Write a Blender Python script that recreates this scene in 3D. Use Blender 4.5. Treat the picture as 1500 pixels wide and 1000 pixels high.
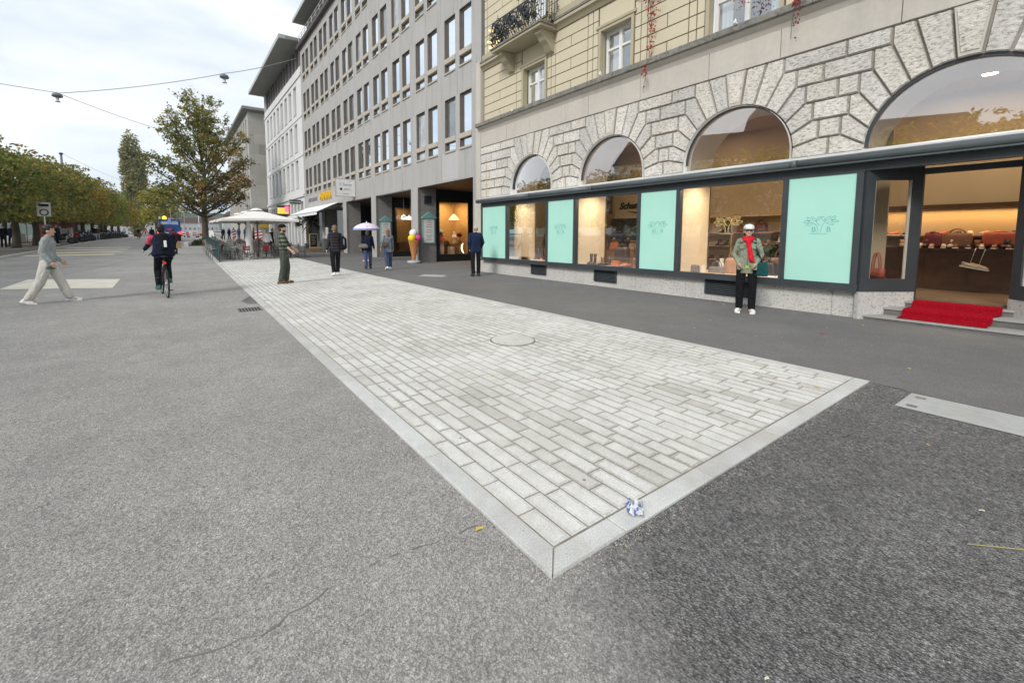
import bpy, bmesh, math, random
import numpy as np
from mathutils import Vector, Matrix
random.seed(7)
R = math.radians
for o in list(bpy.data.objects): bpy.data.objects.remove(o)
scene = bpy.context.scene
col = scene.collection
# ------------------------------------------------------------------ camera
cam_d = bpy.data.cameras.new('camera'); cam = bpy.data.objects.new('camera', cam_d); col.objects.link(cam)
cam.location = (0, 0, 1.5)
cam.rotation_euler = (R(90 - 4.78), 0, R(-34.65))
cam_d.sensor_width = 36; cam_d.lens = 628 / 1500 * 36
cam_d.shift_x = 42 / 1500; cam_d.shift_y = -103 / 1500
cam_d.clip_start = 0.05; cam_d.clip_end = 6000
scene.camera = cam
# ------------------------------------------------------------------ sky and sun (overcast)
SUN_EL, SUN_AZ = 36, 248          # azimuth the light comes from, clockwise from +Y
world = bpy.data.worlds.new('World'); scene.world = world; world.use_nodes = True
wt = world.node_tree; wt.nodes.clear()
wo = wt.nodes.new('ShaderNodeOutputWorld'); wb = wt.nodes.new('ShaderNodeBackground')
sky = wt.nodes.new('ShaderNodeTexSky'); sky.sky_type = 'NISHITA'; sky.sun_disc = False
sky.sun_elevation = R(SUN_EL); sky.sun_rotation = R(SUN_AZ); sky.dust_density = 2.0
wb.inputs['Strength'].default_value = 0.086
tc = wt.nodes.new('ShaderNodeTexCoord'); mp = wt.nodes.new('ShaderNodeMapping'); mp.inputs['Scale'].default_value = (1.0, 1.0, 3.2)
nz = wt.nodes.new('ShaderNodeTexNoise'); nz.inputs['Scale'].default_value = 2.1; nz.inputs['Detail'].default_value = 5; nz.inputs['Roughness'].default_value = .52
cr = wt.nodes.new('ShaderNodeValToRGB')
cr.color_ramp.elements[0].position = .32; cr.color_ramp.elements[0].color = (5.0, 5.9, 6.8, 1)
cr.color_ramp.elements[1].position = .62; cr.color_ramp.elements[1].color = (9.3, 9.5, 9.6, 1)
mx = wt.nodes.new('ShaderNodeMixRGB'); mx.inputs[0].default_value = .88
wt.links.new(tc.outputs['Generated'], mp.inputs[0]); wt.links.new(mp.outputs[0], nz.inputs['Vector'])
wt.links.new(nz.outputs['Fac'], cr.inputs[0]); wt.links.new(sky.outputs[0], mx.inputs[1]); wt.links.new(cr.outputs[0], mx.inputs[2])
wt.links.new(mx.outputs[0], wb.inputs['Color']); wt.links.new(wb.outputs[0], wo.inputs[0])
sd = bpy.data.lights.new('sun', 'SUN'); sd.energy = 1.5; sd.angle = R(14); sd.color = (1, .965, .92)
so = bpy.data.objects.new('sun', sd); col.objects.link(so); so['kind'] = 'structure'
sdir = Vector((math.sin(R(SUN_AZ)) * math.cos(R(SUN_EL)), math.cos(R(SUN_AZ)) * math.cos(R(SUN_EL)), math.sin(R(SUN_EL))))
so.rotation_euler = sdir.to_track_quat('Z', 'Y').to_euler()
scene.view_settings.view_transform = 'Standard'; scene.view_settings.look = 'None'
scene.view_settings.exposure = 0.66; scene.view_settings.gamma = 1
scene.render.engine = 'CYCLES'
scene.cycles.max_bounces = 8; scene.cycles.transparent_max_bounces = 16; scene.cycles.transmission_bounces = 6

# ------------------------------------------------------------------ helpers
def gz(y):
    pts = [(-1e9, 0), (20, 0), (28, .06), (35, .16), (45, .35), (60, .62), (72, .8), (100, .95), (140, 1.0), (1e9, 1.0)]
    for (a, za), (b, zb) in zip(pts, pts[1:]):
        if a <= y <= b: return za + (zb - za) * (y - a) / (b - a)
    return 1.0

class MB:
    """collects geometry with material slots, builds ONE mesh object"""
    def __init__(s): s.v = []; s.f = []; s.m = []; s.sm = []
    def add(s, vs, fs, m=0, smooth=False):
        b = len(s.v); s.v += [tuple(v) for v in vs]
        for f in fs: s.f.append(tuple(b + i for i in f)); s.m.append(m); s.sm.append(smooth)
    def quad(s, a, b, c, d, m=0): s.add([a, b, c, d], [(0, 1, 2, 3)], m)
    def box(s, x0, x1, y0, y1, z0, z1, m=0):
        x0, x1 = min(x0, x1), max(x0, x1); y0, y1 = min(y0, y1), max(y0, y1); z0, z1 = min(z0, z1), max(z0, z1)
        vs = [(x0,y0,z0),(x1,y0,z0),(x1,y1,z0),(x0,y1,z0),(x0,y0,z1),(x1,y0,z1),(x1,y1,z1),(x0,y1,z1)]
        s.add(vs, [(0,3,2,1),(4,5,6,7),(0,1,5,4),(1,2,6,5),(2,3,7,6),(3,0,4,7)], m)
    def boxm(s, M, sx, sy, sz, m=0):
        vs = [M @ Vector((a*sx/2, b*sy/2, c*sz/2)) for c in (-1,1) for a, b in ((-1,-1),(1,-1),(1,1),(-1,1))]
        s.add(vs, [(0,3,2,1),(4,5,6,7),(0,1,5,4),(1,2,6,5),(2,3,7,6),(3,0,4,7)], m)
    def bar(s, a, b, w, h, m=0, up=(0,0,1)):
        a, b = Vector(a), Vector(b); d = b - a; L = d.length
        if L < 1e-6: return
        d.normalize(); u = Vector(up)
        if abs(d.dot(u)) > .98: u = Vector((1, 0, 0))
        x = d.cross(u).normalized(); u = x.cross(d)
        M = Matrix((( x.x, d.x, u.x, (a.x+b.x)/2), (x.y, d.y, u.y, (a.y+b.y)/2), (x.z, d.z, u.z, (a.z+b.z)/2), (0,0,0,1)))
        s.boxm(M, w, L, h, m)
    def tube(s, pts, r, n=8, m=0, cap=True, smooth=True):
        pts = [Vector(p) for p in pts]; k = len(pts)
        rs = r if isinstance(r, (list, tuple)) else [r]*k
        b = len(s.v); px = None
        for i, p in enumerate(pts):
            d = (pts[min(i+1,k-1)] - pts[max(i-1,0)])
            if d.length < 1e-7: d = Vector((0,0,1))
            d.normalize()
            if px is None:
                px = d.orthogonal().normalized()
            else:
                px = px - d*px.dot(d)
                px = px.normalized() if px.length > 1e-5 else d.orthogonal().normalized()
            py = d.cross(px)
            for j in range(n):
                a = 2*math.pi*j/n
                s.v.append(tuple(p + (px*math.cos(a) + py*math.sin(a))*rs[i]))
        for i in range(k-1):
            for j in range(n):
                j2 = (j+1) % n
                s.f.append((b+i*n+j, b+i*n+j2, b+(i+1)*n+j2, b+(i+1)*n+j)); s.m.append(m); s.sm.append(smooth)
        if cap:
            s.f.append(tuple(b+j for j in reversed(range(n)))); s.m.append(m); s.sm.append(False)
            s.f.append(tuple(b+(k-1)*n+j for j in range(n))); s.m.append(m); s.sm.append(False)
    def lathe(s, prof, c=(0,0,0), n=16, m=0, smooth=True):
        b = len(s.v); k = len(prof)
        for r, z in prof:
            for j in range(n):
                a = 2*math.pi*j/n; s.v.append((c[0]+r*math.cos(a), c[1]+r*math.sin(a), c[2]+z))
        for i in range(k-1):
            for j in range(n):
                j2 = (j+1) % n
                s.f.append((b+i*n+j, b+i*n+j2, b+(i+1)*n+j2, b+(i+1)*n+j)); s.m.append(m); s.sm.append(smooth)
        s.f.append(tuple(b+j for j in reversed(range(n)))); s.m.append(m); s.sm.append(False)
        s.f.append(tuple(b+(k-1)*n+j for j in range(n))); s.m.append(m); s.sm.append(False)
    def ell(s, c, rx, ry, rz, n=12, m=0, M=None, k=8):
        vs = []; fs = []
        for i in range(k+1):
            t = math.pi*i/k
            for j in range(n):
                a = 2*math.pi*j/n
                v = Vector((rx*math.sin(t)*math.cos(a), ry*math.sin(t)*math.sin(a), rz*math.cos(t)))
                if M: v = M @ v
                vs.append(v + Vector(c))
        for i in range(k):
            for j in range(n):
                j2 = (j+1) % n; fs.append((i*n+j, (i+1)*n+j, (i+1)*n+j2, i*n+j2))
        s.add(vs, fs, m, True)
    def prism(s, poly, d0, d1, axis='x', m=0, inset=0.0):
        """polygon in the plane normal to axis, extruded d0->d1 (outer ring at d1 inset)"""
        n = len(poly); P = poly
        ar = sum(P[i][0]*P[(i+1)%n][1]-P[(i+1)%n][0]*P[i][1] for i in range(n))
        if ar < 0: P = P[::-1]
        Q = P
        if inset:
            Q = []
            for i in range(n):
                a, b, c = Vector(P[i-1]), Vector(P[i]), Vector(P[(i+1)%n])
                e1 = (b-a).normalized(); e2 = (c-b).normalized()
                n1 = Vector((-e1.y, e1.x)); n2 = Vector((-e2.y, e2.x)); h = n1+n2
                if h.length < 1e-4: h = n1
                h.normalize(); q = b + h*inset/max(.35, h.dot(n1)); Q.append((q.x, q.y))
        def mk(p, d):
            return (d, p[0], p[1]) if axis == 'x' else ((p[0], d, p[1]) if axis == 'y' else (p[0], p[1], d))
        vs = [mk(p, d0) for p in P] + [mk(p, d1) for p in Q]
        fs = [tuple(reversed(range(n))), tuple(range(n, 2*n))] + [(i, (i+1)%n, n+(i+1)%n, n+i) for i in range(n)]
        s.add(vs, fs, m)
    def sheet(s, poly, z, m=0): s.add([(p[0], p[1], z if not callable(z) else z(p[1])) for p in poly], [tuple(range(len(poly)))], m)
    def build(s, name, mats, parent=None, fix=True):
        me = bpy.data.meshes.new(name); me.from_pydata(s.v, [], s.f)
        if not isinstance(mats, (list, tuple)): mats = [mats]
        for mm in mats: me.materials.append(mm)
        me.polygons.foreach_set('material_index', s.m); me.polygons.foreach_set('use_smooth', s.sm)
        if fix:
            bm = bmesh.new(); bm.from_mesh(me); bmesh.ops.recalc_face_normals(bm, faces=bm.faces); bm.to_mesh(me); bm.free()
        me.update()
        o = bpy.data.objects.new(name, me); col.objects.link(o)
        if parent is not None: o.parent = parent
        return o

def tag(o, label=None, cat=None, group=None, kind=None):
    if label: o['label'] = label
    if cat: o['category'] = cat
    if group: o['group'] = group
    if kind: o['kind'] = kind
    return o
def empty(name, loc=(0,0,0), rz=0, label=None, cat=None, group=None, kind=None, parent=None):
    o = bpy.data.objects.new(name, None); col.objects.link(o); o.location = loc; o.rotation_euler = (0, 0, rz)
    o.empty_display_size = .2
    if parent is not None: o.parent = parent
    return tag(o, label, cat, group, kind)
def copy_tree(o, parent=None):
    c = o.copy(); col.objects.link(c); c.parent = parent
    for ch in list(o.children): copy_tree(ch, c)
    return c
def structure(o): o['kind'] = 'structure'; return o

# ------------------------------------------------------------------ materials
class NT:
    def __init__(s, name):
        s.mat = bpy.data.materials.new(name); s.mat.use_nodes = True; s.t = s.mat.node_tree; s.t.nodes.clear()
        s.out = s.t.nodes.new('ShaderNodeOutputMaterial'); s.b = s.t.nodes.new('ShaderNodeBsdfPrincipled')
        s.l(s.b.outputs[0], s.out.inputs[0])
    def l(s, a, b): s.t.links.new(a, b)
    def n(s, k, **kw):
        nd = s.t.nodes.new(k)
        for a, v in kw.items():
            if a in nd.inputs: nd.inputs[a].default_value = v
            else: setattr(nd, a, v)
        return nd
    def coord(s, scale=(1,1,1), kind='Object'):
        t = s.n('ShaderNodeTexCoord'); m = s.n('ShaderNodeMapping'); m.inputs['Scale'].default_value = scale
        s.l(t.outputs[kind], m.inputs[0]); return m.outputs[0]
    def noise(s, sc, det=4, rough=.55, co=None):
        n = s.n('ShaderNodeTexNoise'); n.inputs['Scale'].default_value = sc; n.inputs['Detail'].default_value = det; n.inputs['Roughness'].default_value = rough
        s.l(co if co else s.coord(), n.inputs['Vector']); return n.outputs['Fac']
    def ramp(s, f, stops):
        r = s.n('ShaderNodeValToRGB'); e = r.color_ramp.elements
        while len(e) < len(stops): e.new(.5)
        for i, (p, c) in enumerate(stops):
            e[i].position = p; e[i].color = (c[0], c[1], c[2], 1) if hasattr(c, '__len__') else (c, c, c, 1)
        s.l(f, r.inputs[0]); return r.outputs[0]
    def mix(s, f, a, b, mode='MIX'):
        m = s.n('ShaderNodeMixRGB', blend_type=mode)
        for i, v in enumerate((f, a, b)):
            if hasattr(v, 'is_linked'): s.l(v, m.inputs[i])
            elif hasattr(v, '__len__'): m.inputs[i].default_value = (v[0], v[1], v[2], 1)
            else: m.inputs[i].default_value = v if i == 0 else (v, v, v, 1)
        return m.outputs[0]
    def bump(s, h, st=.3, dist=.01, prev=None):
        b = s.n('ShaderNodeBump'); b.inputs['Strength'].default_value = st; b.inputs['Distance'].default_value = dist
        s.l(h, b.inputs['Height'])
        if prev: s.l(prev, b.inputs['Normal'])
        return b.outputs[0]
    def fin(s, colr=None, rough=.8, spec=.3, metal=0, normal=None):
        if colr is not None:
            if hasattr(colr, 'is_linked'): s.l(colr, s.b.inputs['Base Color'])
            else: s.b.inputs['Base Color'].default_value = (*colr, 1)
        if hasattr(rough, 'is_linked'): s.l(rough, s.b.inputs['Roughness'])
        else: s.b.inputs['Roughness'].default_value = rough
        s.b.inputs['Specular IOR Level'].default_value = spec; s.b.inputs['Metallic'].default_value = metal
        if normal: s.l(normal, s.b.inputs['Normal'])
        return s.mat
def sc3(c, k): return tuple(min(1, x*k) for x in c)
_mc = {}
def simple(name, c, rough=.7, var=.12, scale=6, spec=.3, metal=0, bump=0, bscale=60, grime=None):
    if name in _mc: return _mc[name]
    t = NT(name); f = t.noise(scale, 5, .6)
    cc = t.ramp(f, [(.3, sc3(c, 1-var)), (.7, sc3(c, 1+var))])
    nm = t.bump(t.noise(bscale, 3), bump, .01) if bump else None
    _mc[name] = t.fin(cc, rough, spec, metal, nm); return _mc[name]
def emis(name, c, st):
    t = NT(name); t.b.inputs['Emission Color'].default_value = (*c, 1); t.b.inputs['Emission Strength'].default_value = st
    return t.fin(c, .5)
def stone(name, c, var=.15, big=.5, streak=.12, bump=.3, bscale=40, speck=0):
    t = NT(name); co = t.coord()
    a = t.noise(big, 6, .6, co); b = t.noise(9, 6, .7, co)
    st = t.noise(1.0, 5, .6, t.coord((3, 3, .25)))
    base = t.mix(.5, t.ramp(a, [(.3, sc3(c, 1-var)), (.7, sc3(c, 1+var))]), t.ramp(b, [(.3, sc3(c, 1-var*.8)), (.7, sc3(c, 1+var*.8))]))
    base = t.mix(t.ramp(st, [(.5, 0), (.75, streak)]), base, sc3(c, .45))
    if speck: base = t.mix(t.ramp(t.noise(speck, 3, .6, co), [(.36, .75), (.47, 0)]), base, sc3(c, .5))
    return t.fin(base, .85, .25, 0, t.bump(t.noise(bscale, 5, .65, co), bump, .012))
def vermic(name, c):
    t = NT(name); co = t.coord(); g = t.n('ShaderNodeNewGeometry')
    base = t.ramp(g.outputs['Random Per Island'], [(0, sc3(c, .88)), (.3, sc3(c, .95)), (.6, (c[0]*1.0, c[1]*.975, c[2]*.93)), (1, sc3(c, 1.08))])
    base = t.mix(1, base, t.ramp(t.noise(.7, 5, .6, co), [(.3, .86), (.7, 1.1)]), 'MULTIPLY')
    wrm = t.noise(26, 4, .7, t.coord((1, .55, 1.2))); fine = t.noise(75, 3, .6, co)
    base = t.mix(1, base, t.ramp(wrm, [(.36, .50), (.47, .95), (.6, 1.12)]), 'MULTIPLY'); base = t.mix(1, base, t.ramp(fine, [(.3, .88), (.6, 1.06)]), 'MULTIPLY')
    st = t.noise(1.0, 5, .6, t.coord((2.5, 2.5, .3))); base = t.mix(t.ramp(st, [(.52, 0), (.72, .28)]), base, (c[0]*.55, c[1]*.52, c[2]*.46))
    return t.fin(base, .9, .2, 0, t.bump(wrm, .9, .03, t.bump(fine, .5, .01)))
def asphalt(name, c, grain=150, contrast=.5, patch=.14, bump=.5, bdist=.006):
    t = NT(name); co = t.coord()
    v = t.n('ShaderNodeTexVoronoi', feature='F1'); v.inputs['Scale'].default_value = grain; t.l(co, v.inputs['Vector'])
    v2 = t.n('ShaderNodeTexVoronoi', feature='F1'); v2.inputs['Scale'].default_value = grain*.42; t.l(co, v2.inputs['Vector'])
    cell = t.ramp(v.outputs['Color'], [(0, sc3(c, 1-contrast)), (.5, c), (1, sc3(c, 1+contrast*1.1))])
    cell2 = t.ramp(v2.outputs['Color'], [(0, 1-contrast*.5), (.85, 1.0), (1, 1.0+contrast)])
    base = t.mix(.8, cell, cell2, 'MULTIPLY')
    base = t.mix(1, base, t.ramp(v.outputs['Distance'], [(.25, 1.10), (.5, 1.0), (.8, .68)]), 'MULTIPLY')
    base = t.mix(1, base, t.ramp(v2.outputs['Distance'], [(.3, 1.05), (.8, .84)]), 'MULTIPLY')
    p1 = t.noise(.55, 6, .62, co); p2 = t.noise(3.2, 5, .6, co); p3 = t.noise(.16, 3, .5, co)
    base = t.mix(1, base, t.ramp(p1, [(.3, 1-patch), (.7, 1+patch)]), 'MULTIPLY')
    base = t.mix(1, base, t.ramp(p2, [(.3, 1-patch*.6), (.7, 1+patch*.6)]), 'MULTIPLY')
    base = t.mix(1, base, t.ramp(p3, [(.35, (1-patch*.6, 1-patch*.6, 1-patch*.55)), (.65, (1+patch*.5,)*3)]), 'MULTIPLY')
    # light chips scattered
    v3 = t.n('ShaderNodeTexVoronoi', feature='F1'); v3.inputs['Scale'].default_value = grain*.3; t.l(co, v3.inputs['Vector'])
    chip = t.ramp(v3.outputs['Distance'], [(.1, .7), (.2, 0)])
    sel = t.ramp(v3.outputs['Color'], [(.86, 0), (.9, 1)])
    base = t.mix(t.mix(1, chip, sel, 'MULTIPLY'), base, (.62, .61, .58))
    base = t.mix(t.mix(1, t.ramp(v3.outputs['Distance'], [(.12, .75), (.24, 0)]), t.ramp(v3.outputs['Color'], [(.14, 1), (.18, 0)]), 'MULTIPLY'), base, sc3(c, .3))
    n1 = t.bump(v.outputs['Distance'], bump, bdist); n2 = t.bump(t.noise(grain*1.2, 2, .5, co), bump*.4, bdist*.5, n1)
    return t.fin(base, .9, .25, 0, n2)
def blended_asphalt(name, a_mat, b_mat):
    """two asphalts meeting along a ragged worn seam that runs from the paving corner towards -x,-y"""
    t = NT(name); t.t.nodes.remove(t.b)
    def grab(src):
        mp = {}
        for n in src.node_tree.nodes:
            if n.type == 'OUTPUT_MATERIAL': continue
            m = t.t.nodes.new(n.bl_idname)
            for p in n.bl_rna.properties:
                if not p.is_readonly and p.identifier not in ('name', 'label', 'location', 'parent', 'select', 'location_absolute', 'width', 'height'):
                    try: setattr(m, p.identifier, getattr(n, p.identifier))
                    except Exception: pass
            if n.type == 'VALTORGB':
                while len(m.color_ramp.elements) < len(n.color_ramp.elements): m.color_ramp.elements.new(.5)
                for e, f in zip(m.color_ramp.elements, n.color_ramp.elements): e.position = f.position; e.color = f.color
            for i, s_ in enumerate(n.inputs):
                if hasattr(s_, 'default_value'):
                    try: m.inputs[i].default_value = s_.default_value
                    except Exception: pass
            mp[n.name] = m
        for l in src.node_tree.links:
            if l.to_node.type == 'OUTPUT_MATERIAL': res = mp[l.from_node.name].outputs[0]
            else:
                t.l(mp[l.from_node.name].outputs[list(l.from_node.outputs).index(l.from_socket)], mp[l.to_node.name].inputs[list(l.to_node.inputs).index(l.to_socket)])
        return res
    A, B_ = grab(a_mat), grab(b_mat)
    tcn = t.n('ShaderNodeTexCoord'); sx = t.n('ShaderNodeSeparateXYZ'); t.l(tcn.outputs['Object'], sx.inputs[0])
    def mth(op, a, b):
        m = t.n('ShaderNodeMath', operation=op)
        for i, v in enumerate((a, b)):
            if hasattr(v, 'is_linked'): t.l(v, m.inputs[i])
            else: m.inputs[i].default_value = v
        return m.outputs[0]
    d = mth('SUBTRACT', sx.outputs[0], mth('ADD', mth('MULTIPLY', sx.outputs[1], .62), .46))
    d = mth('ADD', d, mth('MULTIPLY', mth('SUBTRACT', t.noise(2.2, 6, .7), .5), .9)); d = mth('ADD', d, mth('MULTIPLY', mth('SUBTRACT', t.noise(45, 4, .8), .5), 1.1))
    f = t.ramp(d, [(.02, 0), (.25, .5), (.55, 1)])
    m = t.n('ShaderNodeMixShader'); t.l(f, m.inputs[0]); t.l(A, m.inputs[1]); t.l(B_, m.inputs[2]); t.l(m.outputs[0], t.out.inputs[0]); return t.mat
def paver_mat(name, tones, speckle=.25, edge=False):
    t = NT(name); g = t.n('ShaderNodeNewGeometry'); co = t.coord()
    tone = t.ramp(g.outputs['Random Per Island'], tones)
    a = t.noise(1.1, 5, .62, co); b = t.noise(9, 6, .7, co); cns = t.noise(160, 3, .6, co)
    tone = t.mix(1, tone, t.ramp(a, [(.3, (.86, .85, .82)), (.62, (1.06, 1.06, 1.06))]), 'MULTIPLY')
    tone = t.mix(1, tone, t.ramp(b, [(.3, .9), (.7, 1.08)]), 'MULTIPLY')
    tone = t.mix(1, tone, t.ramp(cns, [(.3, 1-speckle), (.65, 1+speckle*.4)]), 'MULTIPLY')
    if edge: tone = t.mix(t.mix(1, t.ramp(t.noise(.9, 5, .65, co), [(.38, .12), (.64, .72)]), t.ramp(t.noise(45, 3, .7, co), [(.35, .2), (.6, 1)]), 'MULTIPLY'), tone, (.25, .235, .20))
    tone = t.mix(t.ramp(t.noise(2.4, 6, .72, co), [(.56, 0), (.7, .38)]), tone, (.44, .41, .34))
    v = t.n('ShaderNodeTexVoronoi'); v.inputs['Scale'].default_value = 30; t.l(co, v.inputs['Vector'])
    tone = t.mix(t.mix(1, t.ramp(v.outputs['Distance'], [(.06, .8), (.12, 0)]), t.ramp(v.outputs['Color'], [(.8, 0), (.84, 1)]), 'MULTIPLY'), tone, (.14, .12, .1))
    return t.fin(tone, .85, .25, 0, t.bump(t.noise(120, 4, .7, co), .35, .004))
def glass(name, tint=(1, 1, 1), refl=.12, rough=.01, dark=None):
    """window glass: see-through with a mirror layer; refl is the normal-incidence mirror share"""
    t = NT(name); t.t.nodes.remove(t.b)
    tr = t.n('ShaderNodeBsdfTransparent'); tr.inputs[0].default_value = (*tint, 1)
    gl = t.n('ShaderNodeBsdfGlossy'); gl.inputs['Roughness'].default_value = rough; gl.inputs['Color'].default_value = (1, 1, 1, 1)
    lw = t.n('ShaderNodeLayerWeight'); lw.inputs['Blend'].default_value = .22
    mr = t.n('ShaderNodeMapRange'); mr.inputs['To Min'].default_value = refl; mr.inputs['To Max'].default_value = 1.0
    t.l(lw.outputs['Fresnel'], mr.inputs['Value'])
    m = t.n('ShaderNodeMixShader'); t.l(mr.outputs[0], m.inputs[0]); t.l(tr.outputs[0], m.inputs[1]); t.l(gl.outputs[0], m.inputs[2]); t.l(m.outputs[0], t.out.inputs[0])
    return t.mat
def pane(name, c=(.06, .07, .08), refl=.62, wav=.12):
    """dark upper-floor pane that mirrors the sky"""
    t = NT(name); t.fin(t.ramp(t.noise(1.3, 3), [(.35, c), (.65, sc3(c, 1.9))]), .5, .3)
    gl = t.n('ShaderNodeBsdfGlossy'); gl.inputs['Roughness'].default_value = .03; gl.inputs['Color'].default_value = (.86, .93, 1, 1)
    t.l(t.bump(t.noise(.8, 2), wav, .02), gl.inputs['Normal'])
    m = t.n('ShaderNodeMixShader'); m.inputs[0].default_value = refl; t.l(t.b.outputs[0], m.inputs[1]); t.l(gl.outputs[0], m.inputs[2]); t.l(m.outputs[0], t.out.inputs[0]); return t.mat
def leaf_mat(name, stops, trans=.35):
    t = NT(name); g = t.n('ShaderNodeNewGeometry')
    big = t.noise(.35, 3, .6)
    tone = t.ramp(g.outputs['Random Per Island'], stops)
    tone = t.mix(1, tone, t.ramp(big, [(.35, (.72, .8, .75)), (.65, (1.35, 1.2, 1.0))]), 'MULTIPLY')
    tone = t.mix(1, tone, t.ramp(t.noise(1.6, 3, .6), [(.36, .72), (.62, 1.25)]), 'MULTIPLY')
    oi = t.n('ShaderNodeObjectInfo'); tone = t.mix(1, tone, t.ramp(oi.outputs['Random'], [(0, (.82, .95, .85)), (.5, (1, 1, 1)), (1, (1.25, 1.02, .8))]), 'MULTIPLY')
    df = t.b; t.fin(tone, .6, .3)
    tl = t.n('ShaderNodeBsdfTranslucent'); t.l(tone, tl.inputs[0]); m = t.n('ShaderNodeMixShader'); m.inputs[0].default_value = trans
    t.l(df.outputs[0], m.inputs[1]); t.l(tl.outputs[0], m.inputs[2]); t.l(m.outputs[0], t.out.inputs[0]); return t.mat
def plaid_mat(name, a, b, c):
    t = NT(name); co = t.coord()
    w1 = t.n('ShaderNodeTexWave', wave_type='BANDS', bands_direction='Z'); w1.inputs['Scale'].default_value = 2.6; w1.inputs['Distortion'].default_value = .5; t.l(co, w1.inputs['Vector'])
    w2 = t.n('ShaderNodeTexWave', wave_type='BANDS', bands_direction='X'); w2.inputs['Scale'].default_value = 2.6; w2.inputs['Distortion'].default_value = .5; t.l(co, w2.inputs['Vector'])
    x = t.mix(t.ramp(w1.outputs['Fac'], [(.45, 0), (.55, 1)]), a, b); x = t.mix(t.ramp(w2.outputs['Fac'], [(.55, 0), (.65, .5)]), x, c)
    return t.fin(x, .9, .1, 0, t.bump(t.noise(30, 3), .3, .01))
def quilt_mat(name, c, k=9):
    t = NT(name); co = t.coord()
    w = t.n('ShaderNodeTexWave', wave_type='BANDS', bands_direction='Z'); w.inputs['Scale'].default_value = k/3; t.l(co, w.inputs['Vector'])
    return t.fin(t.ramp(t.noise(5, 3, .6, co), [(.3, sc3(c, .8)), (.7, sc3(c, 1.3))]), .55, .3, 0, t.bump(w.outputs['Fac'], .9, .03))
def carpet_mat():
    t = NT('red_carpet_mat'); co = t.coord()
    w = t.n('ShaderNodeTexWave', wave_type='BANDS', bands_direction='Y'); w.inputs['Scale'].default_value = 12; t.l(co, w.inputs['Vector'])
    return t.fin(t.ramp(t.noise(60, 4, .7, co), [(.3, (.16, .002, .008)), (.7, (.42, .008, .02))]), .95, .05, 0, t.bump(w.outputs['Fac'], .5, .006))

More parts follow.
